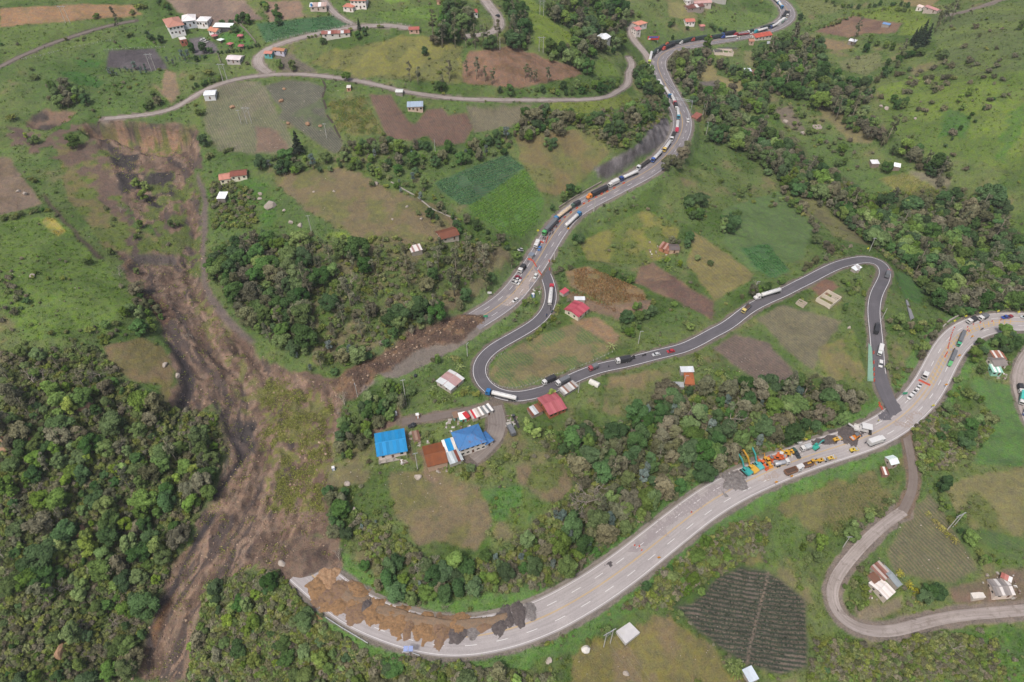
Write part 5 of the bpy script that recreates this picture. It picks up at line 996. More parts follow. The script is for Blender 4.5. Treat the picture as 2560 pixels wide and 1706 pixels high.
# queue on the upper highway, from the slide upwards
V('tanker','white tanker with blue cab driving away from the queue','Z3',(1020,240),(840,400),'#3a82b8', M_white)
V('semi','tarpaulin trailer with bright green cab at the head of the queue','Z3',(490,530),(640,370),'#58b868', M_tarp_g, Q); V('tanker','cream tanker with blue cab second in the queue','Z3',(672,310),(850,175),'#3a80b4', CRM, Q)
V('truck_nose','black tarpaulin truck with dark green cab third in the queue','Z3',(880,140),(1030,65),'#4a6258', None, Q); V('semi_nose','black tarpaulin trailer with orange bonneted cab','B3',(710,240),(845,175),'#e08a3c', None, Q)
V('box_truck','white refrigerated box truck in the queue','B3',(885,145),(965,105),'white', M_white, Q, 1.1); V('tanker','tanker with navy blue cab behind the white box truck','B3',(1000,82),(1118,30),'#2c4c94', SIL, Q)
V('flat_semi','car transporter with white cab beside the rock cut','A3',(1160,1545),(1232,1490),'#dfe2e4', M_chas, Q); V('tanker','tanker with royal blue cab beside the rock cut','Z2',(180,1440),(325,1290),'#2e5cb4', M_white, Q)
V('tanker','tanker with yellow cab in the highway curve','Z2',(360,1285),(470,1130),'#dcb844', M_white, Q); V('flat_semi','empty dark flatbed with white cab in the highway curve','Z2',(482,1110),(540,960),'white', M_chas, Q)
V('tanker_nose','tanker with crimson bonneted cab in the highway curve','Z2',(572,965),(585,810),'#c43a56', M_white, Q); V('tanker','tanker with turquoise cab in the highway curve','Z2',(600,765),(585,610),'#4a9cb4', SIL, Q)
V('truck','dark truck with white cab behind the turquoise tanker','Z2',(567,610),(555,545),'white', None, Q); V('tanker','white tanker with red cab under the sign gantry','Z2',(542,525),(495,410),'#b84c58', M_white, Q)
V('tanker','tanker with deep blue cab above the sign gantry','Z2',(460,408),(400,310),'#2f74a8', M_white, Q); V('semi','white trailer half hidden by trees on the curve','Z2',(345,300),(300,210),'white', M_white, Q)
V('suv','white pickup alone on the outer lane of the curve','Z2',(748,825),(752,745),'white', scale=1.1)
for i, (kd, f, r, c, c2, lb) in enumerate((('tanker',(135,945),(160,850),'#c4d84c', SIL, 'silver tanker with lime cab at the forecourt'),('semi',(165,860),(240,775),'#3c4448', GRN, 'dark green trailer truck below the forecourt corner'),('semi',(245,785),(332,722),'white', GRN, 'dark green trailer truck at the forecourt corner'),('semi_nose',(345,745),(490,685),'#c0564c', None, 'black trailer truck with red cab in the outer lane'),
        ('semi_nose',(395,678),(575,650),'#b8604c', GRN, 'dark green trailer with rust-red cab in the inner lane'),('semi_nose',(590,655),(760,605),'white', GRN, 'green trailer with white bonneted cab'),('semi_nose',(785,610),(940,585),'#b85248', GRN, 'green trailer with red cab behind the tall tree'),('semi_nose',(1010,590),(1205,560),'#b05a4c', GRN, 'long green trailer with brick-red cab'),
        ('flat_nose',(1212,570),(1395,550),'#2f4c9c', SIL, 'silver flatbed with blue cab in the outer lane'),('semi',(1215,540),(1365,515),'#34549c', None, 'black trailer with blue cab in the inner lane'),('flat_nose',(1410,535),(1570,515),'#a83a40', mat('red_trailer','#8a2f34', .6),'empty red flatbed truck'),('truck',(1575,505),(1662,478),'white', GRN, 'green tarpaulin truck with white cab'),
        ('tanker_nose',(1700,495),(1845,455),'#3f9aa4', SIL, 'tanker with teal cab'),('semi',(1800,445),(1915,415),'#4a5054', GRN, 'green trailer in the inner lane behind the teal tanker'),('tanker',(1915,430),(2035,375),'#4c5c94', SIL, 'silver tanker with slate blue cab'),('semi',(2015,385),(2100,325),'white', M_white, 'white trailer at the start of the top bend'),
        ('small_truck',(2080,350),(2105,320),'#5fa88c', M_white, 'small white truck with green cab'),('semi',(2090,290),(2125,235),'#44484a', None, 'black trailer truck in the top bend'),('truck',(2160,255),(2175,215),'white', None, 'black truck with white cab passing in the top bend'),('tanker',(2070,115),(2030,60),'#3a8ac4', SIL, 'tanker with sky blue cab at the top'),('tanker',(2005,45),(1955,5),'#4a8cc0', SIL, 'last tanker of the queue at the picture top'))):
    V(kd, lb, 'Z1', f, r, c, c2, Q)
V('car','white car in the near lane behind the red flatbed','Z1',(1625,508),(1668,498),'white'); V('suv','white pickup at the roadhouse exit','Z1',(1420,585),(1478,575),'white'); V('car','white car in the near lane of the top bend','Z1',(2040,382),(2070,368),'white'); V('car','pale car near the top bend truck','Z1',(2130,310),(2150,292),'#c4dcd8')
V('suv','dark car alone on the grey road at the top','A2',(2195,150),(2212,160),'#3c4248')
# checkpoint area
V('small_truck','white truck stopped at the orange barrier','Z3',(355,735),(395,655),'white', M_white, scale=1.1); V('car','blue car beside the white truck at the barrier','Z3',(405,775),(425,720),'#3570b8'); V('suv','white car on the turnout left of the checkpoint','Z3',(75,770),(165,775),'white')
V('small_truck','dark tarpaulin truck with white cab parked before the slide','Z3',(115,1110),(185,1030),'white', None, scale=1.15); V('car','dark red car parked on the closed highway','Z3',(130,1200),(60,1170),'#8a2438'); V('pickup','white pickup parked beside the red car','Z3',(120,1235),(30,1210),'white'); V('pickup','white pickup nearest the slide of the parked pair','Z3',(102,1285),(5,1255),'white')
V('suv','white police car crossing the closed highway','Z3',(335,1205),(375,1130),'#d8dcda'); V('suv','white car at the lower edge of the closed highway','Z3',(20,1550),(85,1515),'white')
for i, (p, bl) in enumerate(zip(((640,395),(690,370),(665,425),(635,420),(575,490),(605,470),(610,510),(565,540),(525,545),(465,595),(495,605)),('leftmost of the top row of waiting motorcycles','motorcycle farthest back, top right of the waiting bunch','motorcycle below the farthest back one of the waiting bunch','second from left of the top row of waiting motorcycles','left motorcycle of the middle trio beside the green cab','top motorcycle of the middle trio beside the green cab','right motorcycle of the middle trio beside the green cab','motorcycle just in front of the middle trio','motorcycle right beside the green cab front','left of the two motorcycles at the barrier head','right of the two motorcycles at the barrier head'))):
    V('motorcycle', bl, 'Z3', p, (p[0] + 12, p[1] - 18), random.choice(['#a83a34','#3a3a3c','#2f4c7a','#3a3a3c']), group='motorcycles waiting at the checkpoint', scale=1.15)
for p, q, lb in (((1095,165),(1110,160),'motorcycle just behind the large black truck on the detour'),((1098,182),(1112,178),'motorcycle beside the one behind the large black truck'),((1198,150),(1212,146),'lone motorcycle between truck and silver car on the detour')): V('motorcycle', lb, 'C3', p, q, '#3a3a3c', scale=1.2)
V('motorcycle','motorcycle following the red-cabbed tanker into the hairpin','B3',(350,1262),(352,1245),'#3a3a3c', scale=1.2); V('motorcycle','blue motorcycle in the middle of the descending curve','B3',(312,1322),(318,1305),'#2f5c9a', scale=1.2); V('motorcycle','teal motorcycle near the outer line of the descending curve','B3',(362,1288),(372,1276),'#2f7a7a', scale=1.2); V('motorcycle','motorcycle behind the silver tanker on the loop','B4',(95,1092),(110,1082),'#3a3a3c', scale=1.2)
V('motorcycle','motorcycle between the two green trucks','Z5',(1250,735),(1265,715),'#5c4448', scale=1.3); V('motorcycle','motorcycle riding the inner lane of the right-hand curve','Z5',(1690,408),(1705,400),'#3a3a3c', scale=1.2)
# right-hand end of the lower highway
V('semi','grey trailer truck with bright green cab, upper of the two green ones','Z5',(1325,660),(1395,490),'#3fae80', M_tarp_g, scale=.78); V('semi_nose','grey trailer truck with light green bonneted cab, lower of the two green ones','Z5',(1185,970),(1270,770),'#68b878', M_tarp_g, scale=.72)
V('small_truck','dark-topped white truck on the outer lane of the right curve','Z5',(1470,312),(1585,260),'white', None, scale=1.1); V('small_truck','second dark-topped white truck further along the right curve','Z5',(1645,265),(1760,215),'white', M_tarp_g, scale=1.1); V('pickup','blue pickup near the end of the right curve','Z5',(2010,232),(2110,215),'#2f4ca8'); V('car','red car close behind the blue pickup','Z5',(2100,225),(2150,205),'#9a3444'); V('car','pale car at the right picture edge','Z5',(2330,220),(2375,235),'#d0d8dc')
V('tractor','white truck tractor without trailer above the red barrier','Z5',(785,1175),(840,1070),'white'); V('pickup','white pickup nearest the red barrier on the closed lane','Z5',(690,1340),(735,1270),'white'); V('pickup','white pickup in the middle of the closed lane','Z5',(610,1430),(655,1375),'white'); V('suv','white car lowest on the closed lane','Z5',(565,1475),(600,1435),'white')
V('small_truck','dark truck with white cab parked on the right-edge strip','C4',(2295,850),(2285,800),'white', None); V('box_truck','turquoise truck parked on the right-edge strip','C4',(2300,940),(2310,880),'white','#4fc0b4'); V('car','navy car on the right-edge strip','C4',(2330,1050),(2340,1020),'#2c3c6c')
# road works on the lower highway
TEAL = '#3fa8a4'; V('excavator','teal excavator nearest the rubble heap','Z4',(200,780),(310,880), TEAL, TEAL, scale=1.15); V('excavator','yellow excavator between the two teal ones','Z4',(280,745),(400,850),'#dcae44','#d8a43c', scale=1.2); V('excavator','second teal excavator right of the yellow one','Z4',(390,700),(470,795),'#5fb8b8', TEAL, scale=1.1)
V('backhoe','orange backhoe loader beside the excavators','Z4',(545,770),(450,690),'#e06a34','#c85a30'); V('backhoe','yellow-cabbed backhoe loader behind the orange one','Z4',(610,740),(540,650),'#e0a43c','#c88c34'); V('roller','orange road roller with grey canopy behind the tanker truck','Z4',(670,690),(600,640),'#d8622f', M_tarp_g); V('loader','orange loader with open bed left of the traffic of machines','Z4',(760,650),(680,640),'#d8682f','#c05a2c'); V('roller','orange roller with white canopy near the verge','Z4',(815,610),(750,590),'#e07040', M_white)
V('water_truck','silver water tank truck with white cab beside the machines','Z4',(880,700),(680,745),'white', M_chrome); V('backhoe','yellow and white backhoe near the verge','Z4',(880,580),(820,560),'#d8a838','#d0ccc4', scale=.9); V('loader','small yellow loader near the verge','Z4',(960,560),(890,545),'#dca83c','white', scale=.8)
V('pickup','dark pickup among the road machines','Z4',(1020,605),(985,560),'#3c4448'); V('car','dark green car at the machines line','Z4',(990,545),(970,525),'#3c5c54'); V('small_truck','white service truck with crane at the gutter','Z4',(1085,510),(1180,480),'white','#c4c8cc'); V('excavator_low','turquoise compact excavator digging at the gutter','Z4',(1330,450),(1240,510),'#3fae9c', TEAL, scale=1.05)
V('mini_roller','yellow roller on the torn-up lane','Z4',(1635,345),(1560,375),'#d8a83c','#d8a83c'); V('roller','orange roller with glass cab beside the dark patch','Z4',(1820,350),(1900,310),'#e08a34', M_tarp_g, scale=1.1); V('paver','white milling machine with big white canopy','Z4',(1900,200),(2040,230),'#dcdad8', M_white, scale=1.15)
V('box_truck','white box trailer parked on the outer lane','Z4',(2235,380),(2090,430),'white', M_white, scale=1.15); V('mini_roller','yellow roller alone on the outer lane','Z4',(1870,510),(1815,525),'#dcc044','#dcc044', scale=.95)
V('dump','brown dump truck with white cab last in the works row','Z4',(1025,805),(860,860),'white', M_bed, scale=1.1); V('pickup','white pickup between the two dump trucks','Z4',(1040,795),(1115,760),'white'); V('dump','second brown dump truck with white cab in the works row','Z4',(1080,770),(1190,735),'white', M_bed, scale=.95)
V('grader','yellow grader on the low trailer in the works row','Z4',(1270,690),(1190,720),'#d0a038','#d0a038', scale=.95); V('mini_roller','yellow roller first after the grader','Z4',(1400,655),(1345,675),'#d4a438','#d4a438', scale=.95); V('mini_roller','small grey roller between two yellow ones','Z4',(1475,655),(1430,668),'#8a8a88','#8a8a88', scale=.75); V('mini_roller','yellow tyre roller right end of the works row','Z4',(1545,625),(1485,645),'#dcb44c','#dcb44c', scale=.95)
# the yard of the long house
V('truck','black tarpaulin truck parked in the concrete yard','Z6',(2175,320),(2260,480),'#b8b4ac', M_tarp_g); V('flat_semi','dark scrap trailer standing at the yard edge','Z6',(2260,200),(2320,330),'#4c5054', M_chas, scale=.5)
V('suv','white car first of three in the hotel car park','Z7',(1100,480),(1160,520),'white'); V('suv','white car in the middle of the hotel car park','Z7',(1150,465),(1210,500),'white'); V('pickup','white pickup in the hotel car park','Z7',(1170,535),(1280,520),'white')
# ------------------------------------------------------------------ road furniture, poles, fences, heaps, boulders
M_or = mat('orange_plastic','#d4604a', .5, .08); M_gal = mat('galvanised_steel','#b8bcc0', .5, .08, metal=.2); M_yel = mat('yellow_sign_face','#e6dc4a', .5); M_amb = mat('amber_sign_face','#e8a02c', .5); M_wsign = mat('white_sign_face','#eeeeee', .5); M_gsign = mat('green_sign_face','#3fa47a', .5); M_panel = mat('blue_solar_cell','#2f5ca8', .3, .15,3); M_pole = mat('concrete_pole','#c4c2be', .8); M_tank = mat('black_water_tank','#30343a', .5); M_blue = mat('blue_plastic','#3f84c4', .5); M_stone = mat('pale_boulder','#b5aaa0', .95, .25,1.2,'#7d756a', .5)
M_tan = mat('tan_boulder','#a8876c', .95, .25,1.2,'#7d6a58', .5)
def put(tile, p): v = gp(tile, p); return Vector((v.x, v.y, surf(v.x, v.y)))
def linked(o, par=None):
    c = o.copy(); COL.objects.link(c); c.parent = par; return c
bm_ = MB(); bm_.prism_x([(-.28,0),(.28,0),(.28, .2),(.12, .45),(.1, .95),(-.1, .95),(-.12, .45),(-.28, .2)],-.95, .95); ME_bar = bm_.mesh('barrier'); ME_bar.materials.append(M_or)
cm_ = MB(); cm_.box(-.3, .3,-.3, .3,0, .07); cm_.tube([(0,0, .07),(0,0, .95)],[.26, .16],10); ME_drum = cm_.mesh('drum'); ME_drum.materials.append(M_or)
def barrier(label, tile, p, q, group, me=ME_bar, nm='barrier'):
    a = put(tile, p); b = put(tile, q); o = bpy.data.objects.new(nm, me); COL.objects.link(o); o.location = a; o.rotation_euler = (0,0, math.atan2(b.y - a.y, b.x - a.x)); o.scale = (1.0,) * 3; prop(o, label, 'barrier', group)
ordw = ['first','second','third','fourth','fifth','sixth','seventh','eighth','ninth','tenth','eleventh','twelfth','thirteenth','fourteenth','fifteenth','sixteenth','seventeenth','eighteenth','nineteenth','twentieth'] + ['%s-%s' % (t, o) for t in ('twenty','thirty','forty','fifty','sixty') for o in ('first','second','third','fourth','fifth','sixth','seventh','eighth','ninth')]
def row(tile, pts, fmt, group, **k):
    for i, p in enumerate(pts): barrier(fmt % ordw[i], tile, p, pts[i + 1] if i + 1 < len(pts) else (2 * p[0] - pts[i - 1][0],2 * p[1] - pts[i - 1][1]), group, **k)
row('B3',[(435,455),(480,418),(536,375),(592,335),(655,293),(703,270),(765,236),(817,206),(868,183),(932,152),(1018,108)],'%s orange barrier from the checkpoint along the truck queue','orange barriers beside the queue')
row('Z3',[(410,630),(432,640),(455,648)],'%s orange barrier of the block across the queue lane, from the left','barriers across the queue lane'); row('Z3',[(538,575),(527,600),(518,625),(512,645)],'%s orange barrier down the yellow line below the motorcycles','barriers on the yellow line')
row('Z3',[(262,905),(285,910),(322,935),(340,965),(360,1000),(405,1085),(420,1105),(435,1125)],'%s orange barrier of the slanting line closing the highway, from the top','barriers closing the highway'); row('Z3',[(560,925),(566,1050)],'%s orange barrier at the outer edge of the detour entrance','barriers at the detour entrance')
row('C4',[(962,485),(962,575),(964,640),(965,685),(967,735)],'%s orange barrier down the loop road beside the green slope cover','barriers beside the green cover'); row('C4',[(1015,950),(1024,975),(1032,990)],'%s orange barrier at the foot of the loop road','barriers at the loop foot')
row('Z5',[(1270,375),(1250,415),(1238,455),(1222,490),(1215,525),(1208,550),(1200,575),(1190,615),(1182,645),(1175,675),(1172,695),(1160,760),(1150,780),(1135,805),(1125,825)],'%s red drum of the line slanting across the right-hand curve','red drums on the right curve', me=ME_drum, nm='traffic_drum')
row('Z5',[(1475,365),(1565,320),(1670,298),(1855,275),(1990,255)],'%s red drum beside the hatching, from the left','red drums beside the hatching', me=ME_drum, nm='traffic_drum'); row('Z5',[(1475,415),(1500,430)],'%s red drum of the pair inside the hatching','pair of drums in the hatching', me=ME_drum, nm='traffic_drum'); row('Z5',[(745,1200),(775,1213),(805,1228),(835,1242),(868,1258)],'%s red barrier of the block below the white tractor unit','red block barriers')
row('E3',[(1118,322),(1160,330),(1182,366),(1635,20)],'%s small red drum left on the empty lower highway, from the left','drums on the empty highway', me=ME_drum, nm='traffic_drum')
# traffic signs
def sign(label, tile, p, m, hgt=2.2, w_=.9, shape='diamond', rz=0.0):
    v = put(tile, p); r = empty('traffic_sign', v, rz); prop(r, label, 'sign'); q = MB(); q.box(-.06, .06,-.06, .06,-.3, hgt + .5); rel(r, q, 'post', M_gal); q = MB()
    if shape == 'diamond': q.prism([(0, hgt - w_),(w_, hgt),(0, hgt + w_),(-w_, hgt)],-.12,-.075)
    else: q.box(-w_, w_, -.12,-.075, hgt - w_ * .65, hgt + w_ * .65)
    rel(r, q, 'sign_face', m); return r
for t_, p, m, lb in (('C4',(1790,172), M_yel, 'yellow chevron sign first on the outside of the right curve'),('C4',(1688,216), M_yel, 'yellow sign below the wall of the right curve'),('C4',(1921,140), M_yel, 'yellow chevron sign second on the outside of the right curve'),('C4',(2083,128), M_yel, 'yellow chevron sign third on the outside of the right curve'),('C4',(2268,136), M_yel, 'yellow chevron sign last on the outside of the right curve'),('C4',(1846,358), M_amb, 'amber warning sign inside the right curve beside the upper green truck'),('C4',(1728,532), M_amb, 'amber warning sign beside the lower green truck'),('C4',(1608,798), M_amb, 'amber sign on the inner verge before the junction'),('C4',(1490,988), M_yel, 'yellow sign on the verge across from the junction'),
                     ('Z4',(918,925), M_amb, 'amber sign beside the brown dump truck'),('Z4',(692,1012), M_amb, 'amber sign on the kerb left of the dump trucks'),('E3',(1332,452), M_amb, 'amber sign alone on the kerb of the empty lower highway'),('B3',(512,542), M_amb, 'amber sign at the verge of the upper highway'),('B3',(236,560), M_yel, 'lime sign at the edge of the bright green field'),('B4',(902,722), M_yel, 'yellow sign at the top of the upper loop bend'),('Z4',(1130,385), M_yel, 'yellow panel sign on the verge above the works')): sign(lb, t_, p, m)
for t_, p, m, lb in (('Z4',(1030,440), M_wsign, 'white panel sign on the verge above the works'),('C4',(1232,880), M_gsign, 'green road sign at the junction of the loop road'),('E3',(1460,210), M_wsign, 'unused'),('B2',(2130,1130), M_wsign, 'white board on the slope above the closed highway'),('B2',(2095,1345), M_gsign, 'green sign where the debris covers the road')):
    if lb != 'unused': sign(lb, t_, p, m, 2.4,1.2,'rect')
# advertising board by the forecourt
v = put('Z1',(190,615)); r = empty('billboard', v, .05); prop(r, 'red and blue roadside billboard at the forecourt','billboard'); q = MB(); q.box(-5.5,5.5,-.1, .1,1.6,5); rel(r, q, 'panel', mat('red_print','#d0463c', .6)); q = MB(); q.box(-4,4.5,-.13,-.101,3.4,4.8); rel(r, q, 'blue_print', mat('blue_print','#3c6cc0', .6)); q = MB(); q.box(-4.6,-2.6,-.13,-.101,2.0,3.2); rel(r, q, 'white_print', M_wsign)
for x in (-4.5,4.5): q = MB(); q.box(x - .15, x + .15,-.15, .15,-1,1.6); rel(r, q, 'post', M_gal)
# sign gantry over the highway curve
a = put('Z2',(800,600)); b = put('Z2',(520,545)); b = a + (b - a).normalized() * 17; r = empty('sign_gantry', a); prop(r, 'steel sign gantry arm reaching over the highway curve','gantry'); d = b - a; d.z = 0; q = MB(); q.tube([(0,0,-.5),(0,0,8)], .22,8); rel(r, q, 'post', M_gal)
for z in (6.6,8.0): q = MB(); q.tube([(0,0, z),(d.x, d.y, z)], .12,6); rel(r, q, 'beam', M_gal)
for k in range(8): q = MB(); q.tube([tuple(d * (k / 8) + Vector((0,0,6.6))), tuple(d * ((k + 1) / 8) + Vector((0,0,8.0)))], .07,5); rel(r, q, 'strut', M_gal)
# poles and power lines
TOPS = {}
def pole(key, label, tile, p, hgt=11, style='T', rz=0.0, lean=(0,0)):
    v = put(tile, p); r = empty('power_pole', v, rz); prop(r, label, 'pole'); tops = []
    def shaft(x, nm='pole'): q = MB(); q.tube([(x, 0,-1),(x + lean[0], lean[1], hgt)],[.24, .15],8); rel(r, q, nm, M_pole)
    if style == 'H':
        shaft(-1.6); shaft(1.6); q = MB(); q.box(-3,3,-.14, .14, hgt - .9, hgt - .62); rel(r, q, 'crossarm', M_gal); xs = (-2.8,0,2.8)
        q = MB(); q.tube([(-1.6, .1, hgt - 4.5),(1.6, .1, hgt - 1.2)], .06,5); q.tube([(1.6,-.1, hgt - 4.5),(-1.6,-.1, hgt - 1.2)], .06,5); rel(r, q, 'brace', M_gal)
    elif style == 'T': shaft(0); q = MB(); q.box(-1.3,1.3,-.1, .1, hgt - .5, hgt - .28); rel(r, q, 'crossarm', M_gal); xs = (-1.2,0,1.2)
    elif style == 'lamp': shaft(0); q = MB(); q.box(-.1,1.6,-.12, .12, hgt - .08, hgt + .1); rel(r, q, 'lamp_head', M_gal); xs = (0,)
    else: shaft(0); xs = (0,)
    if style in 'HT':
        for x in xs: q = MB(); q.tube([(x, 0, hgt - .62 if style == 'H' else hgt - .28),(x, 0, hgt - .3 if style == 'H' else hgt)], .1,6); rel(r, q, 'insulator', mat('brown_insulator','#6a5448', .4))
    TOPS[key] = [v + Vector((x * math.cos(rz), x * math.sin(rz), hgt - .2)) for x in xs]; return r
for k_, (st_, t_, p, hg, rz, lb) in enumerate((('H','A1',(620,214),13, .1,'twin-pole frame in the upper left meadow'),('H','A1',(1402,650),13, .1,'twin-pole frame on the dark grey lot'),('H','A1',(2055,745),13, .05,'twin-pole frame by the road below the hotel'),('H','A1',(2275,1130),12,0,'twin-pole frame in the stony field above the slide'),('T','A1',(2200,1130),10,0,'slim pole left of the twin poles in the stony field'),('T','B2',(508,552),12, .1,'pole on the dry slope above the centre wood'),
        ('T','Z6',(850,975),13, .3,'tall concrete pole between the blue and rusty roofs'),('T','C2',(1362,522),13, .2,'tall concrete pole above the dirt track'),('lamp','C2',(928,520),9,2,'lamp pole at the buried end of the highway'),('T','A2',(645,1255),10,0,'slim pole in the dark ploughed field'),('','A2',(1634,1380),9,0,'slim white pole below the brown ploughed field'),('','A2',(2225,455),9,0,'slim white pole above the reddish brown field'),
        ('H','A3',(265,478),12,0,'twin-pole frame beside the bright green strip, lower one'),('H','A3',(270,140),12,0,'twin-pole frame on the bright green strip, upper one'),('lamp','A3',(1765,1250),12,2.6,'tall lamp pole outside the highway curve'),('lamp','A3',(1740,1050),10,2.6,'lamp pole above the shelter'),('lamp','B3',(745,365),10,1,'lamp pole on the inner verge of the upper highway'),('','B3',(385,820),9,0,'pole at the verge by the detour entrance'),
        ('lamp','B3',(1152,1565),9,0,'lamp pole above the detour road'),('lamp','B3',(2205,1110),9,0,'lamp pole by the bushes left of the silver tanker'),('T','B4',(920,730),11, .2,'leaning pole at the top of the upper loop'),('T','B4',(985,690),11, .2,'second pole behind the top of the upper loop'),('T','B4',(1295,790),10,0,'pole at the edge of the bright green slope'),('','C4',(1030,190),9,0,'pole beside the loop road descent'),
        ('lamp','C2',(1928,150),9,1,'lamp pole left of the hairpin'),('H','E3',(866,1228),13, .5,'twin-pole steel frame beside the concrete slab'),('H','E4',(1358,420),12, .4,'twin-pole frame in the lower right hedge'),('','C4',(200,1310),10,0,'bare leaning pole at the edge of the wood above the works'),('','C3',(605,480),8,0,'pole by the silver shack'),('T','E4',(560,560),9,0,'slim pole left of the lower right road'),('lamp','C3',(1560,425),8,0,'pole beside the orange rust shack'),('','Z3',(1235,180),9,0,'thin mast by the kerb of the upper highway'))):
    pole(k_, lb, t_, p, hg, st_, rz)
def wire(label, A, B, sag=2.5):
    m = MB()
    for a, b in zip(A, B): m.tube([tuple(a.lerp(b, t / 10) - Vector((0,0, sag * 4 * (t / 10) * (1 - t / 10)))) for t in range(11)], .022,4, False)
    o = obj('power_line', m.mesh('power_line', fix=False), mat('dull_wire','#8a8a8a', .7)); prop(o, label, 'power line')
wire('power lines from the stony field down to the dry slope pole', TOPS[3], TOPS[5]); wire('power lines spanning the centre wood to the tall pole on the spur', TOPS[5], TOPS[7],7); wire('power lines between the two tall poles on the spur', TOPS[7], TOPS[6]); wire('power lines from the dark lot to the hotel road poles', TOPS[1], TOPS[2]); wire('power lines across the upper left meadow', TOPS[0], TOPS[1]); wire('power lines from the hotel road to the stony field', TOPS[2], TOPS[3])
wire('power lines leaving the steel frame towards the bottom edge', TOPS[25],[Vector((70 + 3 * i, 55,5)) for i in range(3)])
# solar mast, guard rail, concrete slab and other singles
v = put('E2',(1402,1318)); r = empty('solar_mast', v); prop(r, 'mast with two blue solar panels at the kerb of the lower bend','solar mast'); q = MB(); q.tube([(0,0,-.5),(0,0,6)], .14,8); rel(r, q, 'mast', M_gal)
for s in (-1,1): q = MB(); q.add([(s * .95 - .85,-.9,5.5),(s * .95 + .85,-.9,5.5),(s * .95 + .85, .9,6.3),(s * .95 - .85, .9,6.3),(s * .95 - .85,-.9,5.42),(s * .95 + .85,-.9,5.42),(s * .95 + .85, .9,6.22),(s * .95 - .85, .9,6.22)],[(0,1,2,3),(7,6,5,4),(0,4,5,1),(1,5,6,2),(2,6,7,3),(3,7,4,0)]); rel(r, q, 'solar_panel', M_panel)
def rail(label, pts, nm='guard_rail'):
    W = unproj(densify(px(*pts),10, False)); W = resample(W, 4); r = empty(nm, W[0]); prop(r, label, 'guard rail'); o0 = Vector(W[0]); q = MB()
    for k in range(len(W) - 1):
        a = Vector(W[k]) - o0; b = Vector(W[k + 1]) - o0; q.quad(a + Vector((0,0, .45)), b + Vector((0,0, .45)), b + Vector((0,0, .85)), a + Vector((0,0, .85))); s_ = (b - a).normalized().cross(Vector((0,0,1))) * .25; q.quad(a + Vector((0,0, .85)), b + Vector((0,0, .85)), b + s_ + Vector((0,0, .8)), a + s_ + Vector((0,0, .8)))
    rel(r, q, 'rail', M_gal)
    for k in range(0, len(W),1): q = MB(); a = Vector(W[k]) - o0; q.box(a.x - .09, a.x + .09, a.y - .09, a.y + .09, a.z - .5, a.z + .8); rel(r, q, 'post', M_gal)
rail('steel guard rail on the verge outside the lower bend',('E2',(640,980),(760,1060),(880,1130),(1020,1215))); rail('short bent guard rail left of the solar mast',('E2',(1335,1296),(1395,1300))); rail('short bent guard rail right of the solar mast',('E2',(1430,1305),(1492,1328)))
rail('guard rail along the outer edge of the upper highway curve',('Z2',(380,135),(520,270),(640,420),(720,560),(765,700),(775,830)))
c4 = unproj(px('E3',(945,1115),(1028,1250),(1160,1138),(1072,1022))); zc = c4[:, 2].max() + .25; m = MB(); m.add([(x, y, zc) for x, y, _ in c4] + [(x, y, zc - 2) for x, y, _ in c4],[(0,1,2,3),(7,6,5,4),(0,4,5,1),(1,5,6,2),(2,6,7,3),(3,7,4,0)]); o = obj('concrete_slab', m.mesh('concrete_slab'), mat('pale_slab','#d2d0d2', .9, .1, .5,'#a8a494', .4)); prop(o, 'square pale concrete slab in the bottom meadow','slab'); FOOT.append((c4[:, 0].mean(), c4[:, 1].mean(),9))
# green slope cover beside the loop road, grey retaining wall, white wall
for pts, m_, nm, lb, th in ((('C4',(915,395),(945,440),(955,600),(960,745),(905,740)), mat('green_geotextile','#84a894', .8, .1),'slope_cover','pale green sheet covering the slope beside the loop road', .3),(('B4',(1250,1172),(1270,1185),(1328,1340),(1295,1360)), mat('grey_planks','#8a8a8e', .8, .15),'roof_ruin','long grey slatted roof lying on the slope above the right curve', .8),(('E4',(870,700),(930,775),(915,785),(880,745)), mat('dark_blue_tarp','#4c5c74', .7),'tarpaulin','dark blue tarpaulin behind the hairpin houses', .6)):
    W = unproj(densify(px(*pts),12)); n_ = len(W); m = MB(); m.add([(x, y, z + th) for x, y, z in W] + [(x, y, z - .3) for x, y, z in W],[tuple(range(n_))] + [(i, (i + 1) % n_, (i + 1) % n_ + n_, i + n_) for i in range(n_)]); prop(obj(nm, m.mesh(nm), m_), lb, nm.replace('_',' '))
def wall_run(label, pts, hgt, m_, nm='retaining_wall', th=.35):
    W = resample(unproj(densify(px(*pts),10, False)),3); T = np.gradient(W[:, :2], axis=0); T /= np.hypot(*T.T)[:, None]; m = MB()
    for k in range(len(W) - 1):
        a, b = W[k], W[k + 1]; na = np.array([-T[k, 1], T[k, 0]]) * th; nb = np.array([-T[k + 1,1], T[k + 1,0]]) * th
        P_ = [(a[0] - na[0], a[1] - na[1]),(b[0] - nb[0], b[1] - nb[1]),(b[0] + nb[0], b[1] + nb[1]),(a[0] + na[0], a[1] + na[1])]; zz = [a[2], b[2], b[2], a[2]]
        m.add([(x, y, z - .6) for (x, y), z in zip(P_, zz)] + [(x, y, z + hgt) for (x, y), z in zip(P_, zz)],[(4,5,6,7),(0,1,5,4),(2,3,7,6)] + ([(3,0,4,7)] if k == 0 else []) + ([(1,2,6,5)] if k == len(W) - 2 else []))
    prop(obj(nm, m.mesh(nm), m_), label, 'wall')
